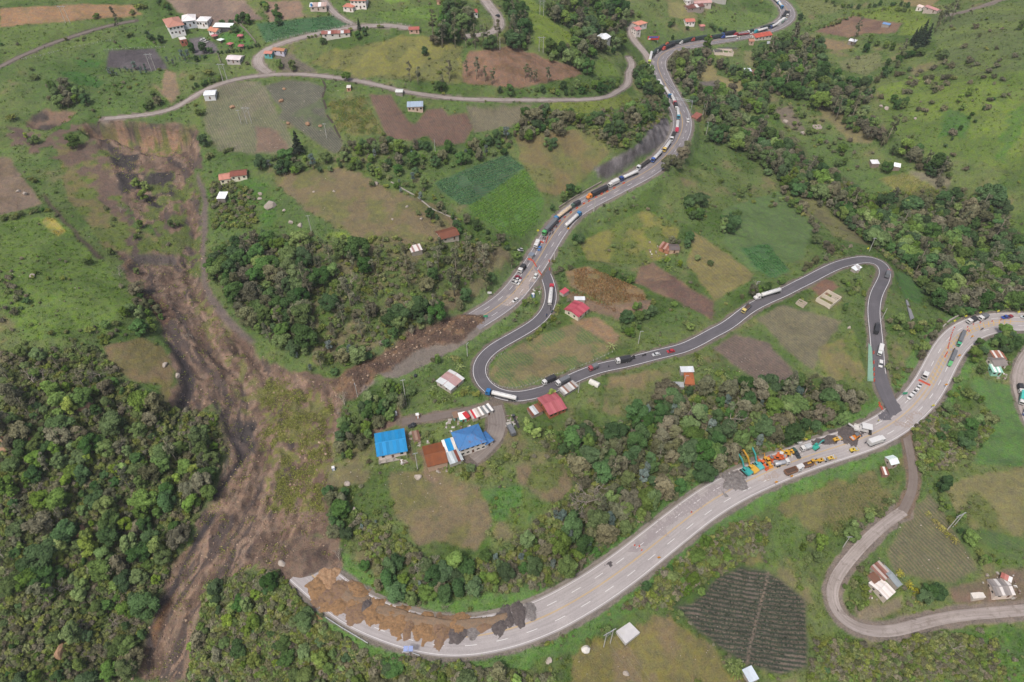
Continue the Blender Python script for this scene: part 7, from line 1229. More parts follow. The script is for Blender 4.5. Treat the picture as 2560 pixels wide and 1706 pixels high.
def proto(kind, var):
    """trunk mesh, crown mesh, natural height"""
    if (kind, var) in PROTO: return PROTO[(kind, var)]
    rg = np.random.default_rng(100 + var * 17 + sum(map(ord, kind))); t = MB(); Hh = 9.0; bark = M_bark; up = .35; asp = 1.0
    if kind in ('green','dark','pale','lime','blue'):
        Rr = {'green': 3.6,'dark': 3.8,'pale': 3.4,'lime': 2.9,'blue': 2.3}[kind]; lob = []
        for i in range(11 + var):
            a = rg.uniform(0,6.28); q = math.sqrt(rg.random()) * Rr * .72; z = 4.4 + (1 - (q / Rr) ** 2) * 3.4 * rg.uniform(.45,1.05); r = Rr * rg.uniform(.26, .46); lob.append((q * math.cos(a), q * math.sin(a), z, r, r * rg.uniform(.7,1)))
        for i in range(5): a = i * 1.256 + rg.uniform(-.4, .4); lob.append((Rr * .55 * math.cos(a), Rr * .55 * math.sin(a), rg.uniform(2.6,4), Rr * .36, Rr * .4))
        zs, rs = ((1,1),(1.28, .8),(.8,1.18))[var % 3]; lob = [(x * rs, y * rs, 3 + (z - 3) * zs, r * (rs + 1) / 2, r2 * (zs + 1) / 2) for x, y, z, r, r2 in lob]
        if kind == 'blue': lob = [(x * .8, y * .8, z * 1.05 + .5, r * .8, r2 * 1.2) for x, y, z, r, r2 in lob]
        C_, N_, L_ = lobes_leaves(lob, {'green': 135,'dark': 155,'pale': 100,'lime': 140,'blue': 115}[kind],0, rg); S_ = rg.uniform(.2, .45, len(C_))
        t.tube([(0,0,-1),(0.1,0,2),(.2, .1,4.2),(.1,0,6.5)],[.32, .26, .2, .07],7)
        for x, y, z, r, _ in lob[:7]: t.tube([(.15, .05, rg.uniform(2.2,4)),(x * .5, y * .5, z * .72),(x, y, z)],[.14, .09, .03],5, False)
    elif kind == 'euca':
        Hh = 17.0; bark = M_pbark; lob = []; lean = rg.uniform(-.8, .8,2); t.tube([(0,0,-1),(lean[0] * .3, lean[1] * .3,6),(lean[0] * .7, lean[1] * .7,12),(lean[0], lean[1],16.5)],[.3, .22, .14, .04],7)
        for i in range(13):
            z = rg.uniform(6.0,16.5); a = rg.uniform(0,6.28); q = rg.uniform(.2,1.0) * (2.6 - abs(z - 11) * .14); r = rg.uniform(.6,1.25); x = lean[0] * z / 16 + q * math.cos(a); y = lean[1] * z / 16 + q * math.sin(a); lob.append((x, y, z, r, r * 1.15)); t.tube([(lean[0] * z / 16, lean[1] * z / 16, z - 1.3),(x, y, z)],[.08, .03],4, False)
        C_, N_, L_ = lobes_leaves(lob, 70,0, rg, .1,1.0, .4); S_ = rg.uniform(.2, .42, len(C_)); asp = 1.7
    elif kind == 'pine':
        Hh = 14.0; t.tube([(0,0,-1),(0,0,13)],[.35, .05],7); lob = []
        for i in range(26):
            f = i / 25; z = 2 + f * 11.6; R_ = (1 - f) * 2.6 + .25; a = i * 2.4; lob.append((R_ * .55 * math.cos(a), R_ * .55 * math.sin(a), z, R_ * .6, .55))
        C_, N_, L_ = lobes_leaves(lob, 130,0, rg); S_ = rg.uniform(.2, .42, len(C_))
    elif kind == 'bare':
        Hh = 8.0; bark = mat('bleached_bare_wood','#aaa094', .9, .2); t.tube([(0,0,-1),(0,0,3.2)],[.25, .17],6); C_ = []
        def br(p, d, l, r, k):
            e = p + d * l; t.tube([tuple(p), tuple(p + d * l * .5 + Vector(rg.normal(0, .08,3)) * l), tuple(e)],[r, r * .75, r * .45],4, False); C_.append(tuple(e))
            if k:
                for _ in range(3): d2 = (d + Vector(rg.normal(0, .5,3)) + Vector((0,0, .15))).normalized(); br(e, d2, l * .72, r * .55, k - 1)
        for _ in range(5): br(Vector((0,0, rg.uniform(1.8,3.2))), Vector((rg.normal(), rg.normal(), rg.uniform(.5,1.2))).normalized(),2.0, .12,3)
        C_ = np.array(C_)[::4]; N_ = rg.normal(size=C_.shape); L_ = rg.random(len(C_)); S_ = rg.uniform(.1, .25, len(C_))
    elif kind in ('shrub','dull'):
        Hh = 2.4; lob = [(rg.uniform(-.9, .9), rg.uniform(-.9, .9), rg.uniform(.6,1.5), rg.uniform(.5, .95), rg.uniform(.5, .9)) for _ in range(7)]; C_, N_, L_ = lobes_leaves(lob, 85,0, rg, .4); S_ = rg.uniform(.18, .4, len(C_)); t.tube([(0,0,-.5),(0,0,1.2)],[.1, .04],5)
    elif kind in ('banana','yellow'):
        Hh = 3.6; C_ = []; N_ = []; t.tube([(0,0,-.3),(0,0,1.5)],[.16, .1],6); L_ = []
        for i in range(11):
            a = i * 2.4; el = rg.uniform(.5,1.2); d = np.array([math.cos(a), math.sin(a),0]); p = np.array([0,0,1.4])
            for s_ in range(5): el -= .32; p = p + (d * math.cos(el) + np.array([0,0, math.sin(el)])) * .52; C_.append(p.copy()); N_.append(np.array([0,0,1]) - d * math.sin(el) + rg.normal(0, .25,3)); L_.append(rg.random())
        C_ = np.array(C_); N_ = np.array(N_); L_ = np.array(L_); S_ = rg.uniform(.28, .46, len(C_))
    cr = leafmesh(kind + '_crown', C_, N_, S_, asp, rg, L_); cr.materials.append(ML.get(kind, ML['euca'])); tr = t.mesh(kind + '_trunk', True, False); tr.materials.append(bark)
    PROTO[(kind, var)] = (tr, cr, Hh); return PROTO[(kind, var)]
def joined(kind, var):
    k = (kind, var, 'j')
    if k not in PROTO:
        tr, cr, Hh = proto(kind, var); b = bmesh.new(); b.from_mesh(tr); n0 = len(b.faces); b.from_mesh(cr); b.faces.ensure_lookup_table()
        for f in b.faces[n0:]: f.material_index = 1
        me = bpy.data.meshes.new(kind + '_plant'); b.to_mesh(me); b.free(); me.materials.append(tr.materials[0]); me.materials.append(cr.materials[0]); PROTO[k] = me
    return PROTO[k]
NVAR = {'green': 6,'dark': 4,'pale': 3,'lime': 2,'blue': 2,'euca': 4,'pine': 2,'bare': 2,'shrub': 4,'dull': 3,'banana': 2,'yellow': 1}
KN = {'green': ('broadleaf_tree','mid-green leafy tree'),'dark': ('evergreen_tree','dense dark green tree'),'pale': ('grey_leaved_tree','grey-olive leafy tree'),'lime': ('bright_leaved_tree','bright green leafy tree'),'blue': ('young_eucalyptus','bluish young eucalyptus'),'euca': ('eucalyptus_tree','tall thin eucalyptus'),'pine': ('conifer_tree','dark pointed conifer'),'bare': ('bare_tree','bare grey branching tree'),'shrub': ('shrub','green rounded shrub'),'dull': ('dry_shrub','dull brownish shrub'),'banana': ('banana_plant','pale green banana plant'),'yellow': ('cane_plant','yellow-green cane plant')}
TREES = []      # (kind, var, location, scale, turn, place phrase)
_own = {n: (ROADS[n]['P'][::2, :2], ROADS[n]['w'] / 2) for n in ROADS}
_foot = np.array(FOOT)
def free(x, y, pad):
    for P_, h_ in _own.values():
        if ((P_[:, 0] - x) ** 2 + (P_[:, 1] - y) ** 2).min() < (h_ + pad) ** 2: return False
    return not (np.hypot(_foot[:, 0] - x, _foot[:, 1] - y) < _foot[:, 2] * .8 + pad * .8).any()
def unproj_up(P, dz):
    """ground points below line-of-sight points dz metres up"""
    global H
    H += dz; W = unproj(P); H -= dz; W[:, 2] -= dz; return W
def tree(kind, place, x, y, hgt, pad=None):
    pad = (1.0 if kind in ('shrub','dull','banana','yellow') else 1.6 + hgt * .09) if pad is None else pad
    if not free(x, y, pad) or any(poly_sd(q, np.array([x]), np.array([y]))[0] > 0 for q in NOGO): return
    Hh = {'euca': 17.0,'pine': 14.0,'bare': 8.0,'shrub': 2.4,'dull': 2.4,'banana': 3.6,'yellow': 3.6}.get(kind, 9.0)
    TREES.append((kind, random.randrange(NVAR[kind]),(x, y, float(hz(x, y)) - .15), hgt / Hh, random.uniform(0,6.28), place))
NOGO = [wpoly(*ROCK), wpoly(*TOE), wpoly('A1',(900,1080),(1750,1130),(1800,1400),(900,1400))]
NOGO[0][:, 0] -= 0
def wood(place, poly, mixk, spacing, hr, patch=None, up=.5):
    hm = (hr[0] + hr[1]) / 2; W = unproj_up(densify(px(*poly)), hm * up)[:, :2]; lo, hi = W.min(0), W.max(0); nx = int((hi[0] - lo[0]) / spacing) + 1; ny = int((hi[1] - lo[1]) / spacing) + 1
    g1, g2 = np.meshgrid(np.arange(nx), np.arange(ny)); x = lo[0] + (g1.ravel() + .5 * (g2.ravel() % 2) + RNG.uniform(-.38, .38, g1.size)) * spacing; y = lo[1] + (g2.ravel() + RNG.uniform(-.38, .38, g1.size)) * spacing
    s_ = poly_sd(W, x, y) > 0
    if patch: s_ &= fbm(x, y, patch[0],3, int(lo[0]) % 50) > patch[1]
    ks = [k for k, _ in mixk]; ws = np.array([w_ for _, w_ in mixk], float); ws /= ws.sum()
    for a, b in zip(x[s_], y[s_]):
        k = ks[RNG.choice(len(ks), p=ws)]; h_ = hr[0] * .8 + (hr[1] * 1.25 - hr[0] * .8) * RNG.random() ** 1.6
        if k == 'euca': h_ *= 1.5
        elif k in ('shrub','dull','banana','yellow'): h_ = RNG.uniform(1.6,3.6)
        tree(k, place, a, b, h_)
def hedge(place, pts, mixk, step, hr, width=2.0):
    W = resample(unproj_up(densify(px(*pts),10, False), sum(hr) * .22), step); ks = [k for k, _ in mixk]; ws = np.array([w_ for _, w_ in mixk], float); ws /= ws.sum()
    for a, b, _ in W: tree(ks[RNG.choice(len(ks), p=ws)], place, a + RNG.normal(0, width * .5), b + RNG.normal(0, width * .5), RNG.uniform(*hr))
def spots(place, kind, tile, pts, hr):
    hm = sum(hr) / 2
    for p in unproj_up(px(tile, *pts), hm * .5): tree(kind, place, p[0], p[1], RNG.uniform(*hr), .3)
# woods
wood('in the wood left of the landslide',('D',(0,900),(120,900),(230,850),(300,890),(370,940),(380,985),(330,1010),(350,1040),(430,1000),(495,960),(515,1040),(500,1110),(430,1210),(370,1320),(330,1430),(300,1568),(140,1568),(130,1400),(0,1330)),[('green',5),('dark',3.4),('pale',1.4),('lime',1.3),('euca', .9),('bare', .5),('shrub',1.5)],5.3,(5,11))
wood('in the shrubs at the bottom left corner',('D',(0,1340),(120,1400),(140,1568),(0,1568)),[('green',2),('dark',1),('shrub',5),('dull',2)],4.2,(4,6))
wood('on the left slope above the wood',('D',(0,800),(230,800),(260,850),(120,900),(0,900)),[('shrub',5),('green',1.5),('dull',2),('bare', .6),('euca', .5),('banana', .5)],5,(4,7))
wood('in the thicket outside the lower bend',('D',(490,1350),(600,1320),(640,1330),(690,1400),(760,1460),(860,1520),(1000,1550),(1250,1540),(1300,1590),(420,1590),(440,1460)),[('green',4),('dark',2),('lime',1),('pale',1),('shrub',3)],4.8,(4.5,8))
wood('in the dense left part of the centre wood',('D',(490,570),(600,535),(700,560),(720,640),(680,740),(640,790),(590,770),(520,690),(485,640)),[('green',3),('dark',4),('pale',3),('euca',1)],5.4,(7,11))
wood('in the open eucalyptus wood at the centre',('D',(700,590),(860,570),(1000,570),(1200,560),(1190,610),(1110,680),(950,770),(800,850),(680,810),(700,700)),[('euca',5),('dark',1.2),('pale',1.5),('bare', .6),('green',1)],8.0,(8,12),(30, .40))
wood('in the dark clump above the debris',('D',(900,690),(1000,680),(1020,740),(960,790),(880,800)),[('dark',4),('green',1)],5,(7,10)); wood('at the lower end of the centre wood',('D',(640,770),(780,800),(880,810),(780,865),(700,850)),[('dark',2),('green',2),('blue',1),('euca',1)],6,(6,9))
wood('in the wood between detour road and lower highway',('D',(1250,1010),(1330,970),(1400,1000),(1480,920),(1560,880),(1700,880),(1860,880),(1960,890),(2000,930),(1940,980),(1830,1020),(1700,1060),(1580,1120),(1500,1190),(1420,1250),(1340,1310),(1250,1350),(1280,1230),(1330,1120),(1310,1060)),[('dark',3.5),('green',3),('pale',3.5),('euca',1.2),('blue', .6),('bare', .5)],5.4,(7,11))
wood('in the wood along the inner side of the lower bend',('D',(850,1300),(960,1280),(1080,1290),(1200,1250),(1250,1230),(1270,1330),(1150,1360),(1050,1395),(930,1385),(850,1340),(800,1270)),[('dark',3),('green',3),('pale',1.5),('blue', .8),('bare', .4)],5.2,(5,8)); wood('on the bushy edge of the spur meadow',('D',(800,1170),(880,1160),(900,1230),(960,1270),(830,1270)),[('shrub',4),('green',1),('blue',1)],4.5,(3,5))
wood('in the clump on the left rim of the spur',('D',(770,990),(830,920),(900,885),(950,890),(930,940),(850,1000),(800,1060),(765,1050)),[('dark',3),('green',3),('pale',1)],4.6,(5,8)); wood('in the dark column beside the slide foot',('D',(752,1130),(795,1125),(805,1250),(760,1240)),[('dark',4),('pale',1)],4.6,(5,8))
wood('in the right-hand ravine',('D',(1620,250),(1690,260),(1790,310),(1900,390),(2000,455),(2130,500),(2200,430),(2250,440),(2300,520),(2360,580),(2360,700),(2190,715),(2150,690),(2080,590),(1990,540),(1900,470),(1800,420),(1700,340),(1620,320)),[('green',3),('dark',4),('pale',3),('euca', .8)],6.0,(7,12))
wood('in the upper ravine on the right',('A4',(200,360),(480,350),(500,600),(700,690),(880,740),(900,900),(1000,1180),(1180,1270),(1480,1390),(1700,1590),(1480,1590),(1300,1310),(980,1190),(750,1050),(500,880),(300,820),(0,700),(0,600)),[('green',3),('dark',4),('pale',2),('euca',1)],6.4,(6,10))
wood('on the wooded slope left of the upper highway',('A3',(80,1010),(300,960),(700,1060),(1000,1010),(1250,880),(1420,960),(1420,1060),(1320,1060),(1200,1230),(1000,1390),(850,1300),(770,1130),(500,1150),(350,1340),(100,1250),(0,1200)),[('green',3),('dark',2.5),('pale',2.5)],6.2,(6,9.5))
wood('between country road and highway',('A3',(1080,680),(1200,560),(1300,640),(1340,740),(1400,850),(1280,860),(1120,740)),[('dark',3),('green',2)],6.4,(7,10)); wood('in the wood at the top centre',('A3',(330,0),(700,0),(1050,40),(1180,110),(1160,200),(1040,260),(1000,400),(900,480),(760,480),(600,330),(440,200),(280,60)),[('dark',4),('green',3),('pale',2),('euca', .8)],7.4,(7,12))
wood('around the twin poles left of the bright green meadow',('A3',(280,440),(500,390),(620,340),(780,500),(700,640),(600,600),(300,500)),[('green',3),('dark',2),('pale',2)],7,(7,11)); wood('in the eucalyptus grove at the top',('A2',(1640,0),(1900,0),(1960,200),(2120,330),(2334,300),'A3',(180,300),(200,420),(0,400),'A2',(1900,420),(1700,380),(1500,360),(1500,240),(1640,180)),[('dark',3),('euca',2.5),('green',2),('pale',1)],7.6,(8,12))
wood('at the top right corner of the grove',('A3',(-80,40),(60,0),(160,200),(190,400),(0,380),(-100,200)),[('euca',3),('dark',3)],7,(8,12)); wood('below the highway forecourt',('A3',(1400,520),(1600,400),(1800,390),(1850,540),(1720,680),(1620,830),(1480,800),(1380,700),(1350,620)),[('green',3),('pale',3),('euca',1.2),('dark',1)],6.6,(7,11))
wood('outside the highway curve',('A3',(1500,820),(1700,760),(2000,830),(2334,800),(2334,1000),(2100,1020),(2000,1100),(2334,1250),(2334,1500),(2200,1400),(2000,1150),(1800,980),(1640,900)),[('green',3),('dark',2),('pale',3)],6.8,(6,10)); wood('on the slope right of the farm huts',('A3',(1840,560),(2100,560),(2180,700),(2334,700),'A4',(100,650),(240,760),(0,860),'A3',(2150,800),(1950,680)),[('dark',3),('green',2),('pale',1)],7,(5,9))
wood('between the loop road and the ravine',('B4',(0,200),(130,130),(300,230),(420,440),(480,640),(700,700),(560,740),(400,640),(380,420),(200,300),(0,320)),[('green',2),('pale',2),('shrub',3)],6.5,(4,8)); wood('around the farmhouse at the right edge',('C4',(1800,420),(1960,300),(2100,270),(2334,290),(2334,500),(2200,560),(2150,500),(2050,500),(2000,680),(1900,690),(1800,560)),[('dark',3),('green',3),('lime',1),('banana',1)],5.4,(5,9))
wood('on the slope below the right-hand junction',('C4',(1300,1200),(1450,1100),(1620,960),(1760,980),(1950,1100),(2050,1200),(1900,1400),(1800,1470),(1650,1550),(1400,1568),(1330,1400)),[('green',3),('dark',2.5),('shrub',3),('lime', .6)],4.8,(3.5,7)); wood('in the bushes between loop road and right curve',('C4',(1050,60),(1300,200),(1500,150),(1650,180),(1560,300),(1480,480),(1380,520),(1250,330),(1080,200)),[('green',3),('shrub',3),('pale',2)],5,(4,7))
wood('on the grassy wedge above the junction',('C4',(1060,600),(1250,560),(1320,700),(1250,820),(1130,800)),[('shrub',3),('green',1.2)],5,(3,5)); wood('on the far side of the right curve',('C4',(1700,0),(1900,30),(2334,40),(2334,100),(1950,90),(1750,110)),[('dark',4),('green',1)],5.6,(6,9)); wood('along the lower highway verge right of the bend',('E3',(1000,900),(1150,700),(1400,560),(1600,400),(1800,250),(2000,130),(2250,60),(2334,100),(2300,350),(2050,470),(1850,600),(1650,830),(1400,880),(1200,960)),[('green',3),('shrub',4),('dark',1),('dull',1)],4.8,(3.5,6))
wood('beside the steel pole frame',('E3',(830,1000),(1000,900),(1050,1000),(900,1080),(820,1080)),[('green',2),('shrub',3)],4.5,(3,5)); wood('below the lower right road',('E4',(360,1240),(600,1280),(800,1310),(1100,1250),(1300,1200),(1500,1250),(1700,1300),(1760,1568),(300,1568)),[('shrub',5),('green',1.5),('banana', .8),('dark', .5)],5.6,(3.5,6),(24, .44)); wood('inside the lower right hairpin',('E4',(520,760),(720,680),(760,780),(740,960),(720,1080),(560,1100),(490,950)),[('shrub',5),('green',1)],4.6,(3,5)); wood('in the hedge right of the farm track',('E4',(1150,60),(1270,30),(1340,180),(1480,330),(1550,480),(1780,620),(1760,760),(1600,720),(1480,520),(1340,340),(1240,180)),[('green',3),('dark',3),('shrub',2)],4.8,(4,7))
wood('left of the lower right road',('E4',(260,440),(430,480),(420,660),(330,740),(240,640)),[('green',2),('pale',3),('shrub',2)],5,(4,6.5)); wood('between farm track and maize slope',('E4',(680,250),(900,180),(1020,120),(1050,180),(980,260),(860,330),(720,380),(600,500),(560,480)),[('green',2),('dark',1.5),('shrub',3)],4.8,(3.5,6)); wood('around the spur houses',('Z6',(1300,950),(1650,860),(1900,850),(2100,700),(2300,560),(2353,700),(2200,900),(1900,1060),(1500,1080)),[('shrub',4),('green',2),('banana',1.5)],4.4,(2.5,5))
wood('below the pinkish red roof',('C3',(60,730),(380,740),(520,800),(480,950),(200,960),(80,900)),[('lime',1.5),('banana',2),('green',2),('shrub',2)],4.8,(3.5,6)); wood('in the dark pair of trees right of the spur',('C3',(520,720),(640,700),(760,860),(700,980),(540,960)),[('dark',3),('pale',2)],5.4,(8,11)); wood('on the bank between closed highway and hairpin',('C2',(1380,80),(1560,40),(1800,-20),(1850,60),(1700,180),(1500,200)),[('green',2),('pale',2),('banana',1),('dark',1)],5,(4,7)); wood('on the bank below the detour entrance',('Z3',(60,1560),(200,1420),(420,1500),(400,1568)),[('green',2),('shrub',3)],4.4,(3,5))
wood('on the slope around the salmon-roofed house',('B1',(1900,100),(2060,420),(2334,380),(2334,520),(1980,520),(1880,350)),[('shrub',5),('green', .6)],6,(2.5,4)); wood('in the gully wood beside the slide',('B1',(1280,1050),(1480,1280),(1430,1480),(1250,1450),(1100,1300),(1180,1100)),[('green',2),('pale',2),('dark',1)],5.4,(5,8)); wood('at the lower edge of the left meadow',('B1',(600,1420),(1050,1330),(1100,1500),(800,1568),(500,1568)),[('shrub',3),('green',2),('pale',1)],5,(3,6))
wood('in the bushes at the left picture edge',('B1',(0,900),(100,930),(200,1050),(320,1160),(200,1280),(0,1350),(0,1230),(140,1150),(60,1060)),[('dull',4),('dark',1),('shrub',2)],4.8,(3,5)); wood('along the road below the knoll',('A3',(-10,820),(600,750),(960,700),(1000,780),(850,850),(500,880),(0,890)),[('dark',3),('green',3),('shrub',2)],6,(4.5,7.5)); wood('on the bank above the country road',('A2',(1000,690),(1450,770),(1700,780),(2334,790),(2334,890),(1900,880),(1500,830),(1250,760)),[('dark',3),('green',3),('shrub',2),('euca', .5)],6,(5,8))
wood('in the hedge band below the ploughed fields',('A2',(0,1400),(400,1400),(700,1400),(900,1300),(1200,1280),(1450,1300),(1560,1380),(1900,1330),(2100,1220),(2334,1190),(2334,1380),(2000,1430),(1750,1500),(1400,1568),(800,1568),(0,1568)),[('dark',3),('green',3.5),('pale',1.5),('blue', .6)],6,(5,8.5)); wood('on the green slope below the hedge band',('B2',(1000,0),(1500,0),(1620,150),(1560,260),(1350,200),(1000,80)),[('green',2),('shrub',3),('blue',1)],6.4,(4,7)); wood('between the fields and the closed highway',('B2',(1450,330),(1700,280),(1900,430),(2100,520),(2334,640),(2334,700),(2000,600),(1600,480)),[('green',2),('dark',1.5),('shrub',2),('pale',1)],6,(4,7))
wood('at the edge of the bright green field',('B3',(230,480),(300,400),(420,230),(520,150),(640,160),(480,260),(400,380),(330,450)),[('dark',3),('green',2)],5,(5,7)); wood('inside the curve of the upper highway',('B3',(500,650),(520,580),(700,510),(760,530),(640,600),(580,700)),[('dark',3),('green',2)],4.6,(4,6)); wood('along the verge inside the highway curve',('B3',(740,460),(1050,280),(1130,300),(1000,380),(820,480)),[('green',2),('lime',1.5),('shrub',3)],4.8,(3,4.5)); wood('by the detour entrance',('B3',(380,900),(450,820),(540,850),(520,920),(430,950)),[('dark',3),('dull',1)],4.6,(4,6)); wood('in the hedge above the dry corn',('B3',(820,870),(1100,930),(1090,990),(950,960)),[('green',2),('dark',1.5)],4.4,(3.5,5))
wood('around the field shacks',('B3',(1380,600),(1560,580),(1650,620),(1620,720),(1540,700),(1430,650)),[('dark',2),('green',2),('pale',1)],5,(4,6.5)); wood('in the banana patch by the field shacks',('B3',(1300,780),(1520,760),(1590,900),(1500,940),(1380,850)),[('banana',3),('shrub',2),('lime', .7)],4.4,(3,4.5)); wood('in the thicket right of the crimson roof',('B3',(960,1250),(1180,1200),(1330,1150),(1300,1300),(1120,1480),(960,1440)),[('green',3),('dark',2),('banana',1),('shrub',1)],4.8,(4,7)); wood('above the detour road bushes',('B3',(1520,1400),(1600,1360),(1800,1400),(1790,1470),(1620,1490)),[('green',2),('shrub',2)],4.8,(3.5,5.5))
wood('by the loop road under the green field',('B3',(2020,1150),(2200,1000),(2334,1020),'B4',(400,820),(580,660),(700,680),(720,760),(520,840),(300,960),(100,1010),'B3',(2250,1090),(2080,1210)),[('green',2),('pale',3),('dark',1),('bare', .4)],5.2,(4.5,7.5)); wood('on the slope right of the crop fields',('B3',(1580,260),(1700,220),(1760,360),(1690,440),(1600,420)),[('dark',2),('green',2)],5,(7,10)); wood('in the tree pair beside the green field',('B3',(1900,400),(2000,300),(2080,460),(1960,560),(1890,530)),[('dark',2),('green',2)],5,(6,9)); wood('on the rim of the upper loop',('B4',(640,960),(860,980),(900,1080),(880,1130),(700,1100)),[('shrub',3),('green',2)],4.8,(3,5)); wood('right of the pale ruin',('B4',(690,1150),(800,1130),(790,1260),(700,1310)),[('green',2),('dark',1)],4.6,(4,6))
wood('on the loop field edges',('C3',(1700,80),(1820,130),(2000,330),(1920,350),(1800,280),(1680,160)),[('shrub',2),('lime',1),('banana',1)],6,(2.5,4)); wood('around the hotel',('Z7',(0,300),(220,350),(480,470),(700,480),(480,560),(100,480)),[('blue',3),('dark',1.5),('shrub',1)],6.5,(3.5,6)); wood('in the bluish row below the hotel',('Z7',(280,560),(360,560),(480,820),(700,760),(1000,700),(1300,760),(1000,860),(700,900),(520,940),(360,800)),[('blue',4),('dark',1)],6,(4,7)); wood('in the bluish row along the dark lot',('A1',(970,610),(1330,600),(1330,660),(980,670)),[('blue',4)],4.6,(4.5,6)); wood('behind the hotel',('Z7',(230,160),(330,90),(560,60),(700,60),(640,130),(420,130)),[('dark',3),('green',1)],6.5,(4,6))
wood('in the trees above the slide head',('A1',(370,900),(480,760),(700,740),(820,850),(800,950),(500,960)),[('pale',3),('green',2),('dark',1)],6.4,(5,9)); wood('by the road above the slide head',('A1',(1310,980),(1340,860),(1460,830),(1500,970)),[('green',3),('pale',1)],6,(5,8)); wood('at the left shoulder of the slide head',('A1',(170,1120),(330,1190),(460,1270),(320,1330),(200,1220)),[('green',3),('lime',1)],6,(5,7.5)); wood('in the hedges at the far left edge',('A1',(0,380),(90,420),(60,540),(0,560)),[('dark',2),('shrub',2)],6,(3,5)); wood('at the top left edge',('A1',(70,0),(190,0),(170,40),(80,45)),[('dark',1)],7,(4,6))
wood('in the wide belt of the right-hand ravine',('G',(520,250),(610,330),(700,420),(800,500),(900,570),(1000,640),(1110,710),(1160,830),(1350,830),(1350,620),(1250,500),(1150,540),(1050,520),(950,555),(850,480),(760,430),(640,330),(560,260)),[('green',4),('dark',2.5),('pale',2),('euca',1),('lime', .6)],6.6,(9,14))
wood('in the upper belt on the right',('G',(640,120),(730,85),(770,130),(810,200),(890,260),(910,300),(1000,350),(1070,380),(1160,470),(1120,480),(1000,395),(900,335),(800,265),(700,235),(640,190)),[('green',3),('dark',3),('pale',2),('euca',1.2)],6.6,(8,13))
wood('on the scrubby slope beyond the highway curve',('G',(560,200),(700,210),(800,280),(900,400),(800,420),(680,310)),[('shrub',3),('green',2),('dull',2)],8,(4,7),(20, .48)); wood('on the slope between upper highway and loop',('G',(480,400),(620,440),(720,520),(660,560),(520,470)),[('shrub',3),('green',1.2),('dull',1.5)],8,(4,7),(18, .5))
spots('in front of the upper highway curve','pale','A3',[(1450,1440),(1520,1480),(1400,1500),(1600,1330),(1560,1400)],(9,12))
# hedges, rows and single plants
hedge('in the hedge between the left fields',('B1',(0,430),(150,410),(280,370),(430,350)),[('shrub',3),('dark',1)],2.6,(2.2,3.6),2); hedge('along the country road hedge',('A2',(480,335),(640,300),(900,258),(1150,240)),[('dark',2),('shrub',3)],2.8,(1.8,2.8),1); hedge('in the hedge below the hotel road',('A1',(1760,800),(1900,750),(2030,710)),[('dark',2),('green',1)],3,(3,4),1.5); hedge('along the hotel lawn hedge',('Z7',(1960,640),(2100,600),(2260,580)),[('dark',1)],2.6,(2.5,3), .6); hedge('in the lower hedge of the hotel lawn',('Z7',(1460,720),(1650,700),(1880,680)),[('dark',1)],2.6,(2.5,3), .6); hedge('in the row above the bare top field',('A1',(1460,0),(1500,50),(1550,110)),[('dark',2),('green',1)],4.5,(4,6),2); hedge('in the hedge left of the green potato field',('A2',(60,30),(130,80),(180,130),(230,180)),[('dark',2),('green',1)],4,(4.5,7),3)
hedge('in the hedge climbing the right hill',('A4',(1650,1320),(1750,1200),(1850,1080),(1950,980),(2050,900)),[('dull',3),('dark',2),('shrub',1)],5,(3,5.5),4); hedge('in the shrub band on the right hill',('A4',(1100,640),(1300,620),(1480,640),(1650,590),(1800,570)),[('dull',3),('dark',1)],5,(3,5),6); hedge('in the broken shrub line on the right hill',('A4',(1280,820),(1350,730),(1480,680),(1560,820),(1640,720)),[('dull',4),('shrub',1)],6,(3,5),5); hedge('along the upper rim of the ravine',('A4',(900,880),(960,760),(1060,680),(1200,560),(1300,480)),[('dark',3),('pale',1)],5.5,(5,8),6); hedge('along the top hedge of the far field',('A4',(560,0),(700,60),(900,60),(1100,30),(1300,50)),[('dark',2),('green',1)],6,(4,6),4); hedge('in the bright green hedge of the far right field',('A4',(400,260),(560,240),(680,190),(760,140),(900,120),(1100,70),(1300,100)),[('lime',3),('shrub',2)],5,(3,4.5),3)
hedge('along the bright meadow hedge of the far pasture',('A3',(1700,210),(1800,240),(1900,260),(1950,290)),[('dark',2),('green',1)],5,(4,6),2); hedge('beside the highway under the farm',('A3',(1440,170),(1560,190),(1700,215),(1560,300),(1450,280)),[('dark',2),('green',2)],6,(4,7),5); hedge('on the shoulder of the closed field',('B4',(1640,1000),(1560,880),(1500,760)),[('green',2),('shrub',2)],5,(3,6),4); hedge('in the hedge beside the right green field',('C4',(1650,850),(1750,760),(1830,820),(1950,980),(2050,1080)),[('shrub',3),('green',2)],4,(3,5),3); hedge('in the row by the tan loop corner',('Z8',(0,100),(60,180),(130,300)),[('banana',3),('shrub',1)],3,(3,4),2); hedge('in the banana row left of the hairpin',('C2',(1620,450),(1750,520),(1880,470),(2000,480)),[('banana',3),('shrub',2)],3,(2.8,4),3)
hedge('in the planted strip along the descending curve',('B3',(430,1230),(380,1330),(260,1440),(160,1520)),[('banana',1),('shrub',3)],3,(2,3.2),1); hedge('in the yellow cane row of the lower right field',('E4',(1210,310),(1270,380),(1330,450),(1400,510)),[('yellow',1)],2.6,(2.2,3), .8); hedge('in the yellow cane patch by the hairpin houses',('E4',(960,770),(1020,820),(1080,870),(1100,930)),[('yellow',1)],1.6,(2.2,3.2),2.2)
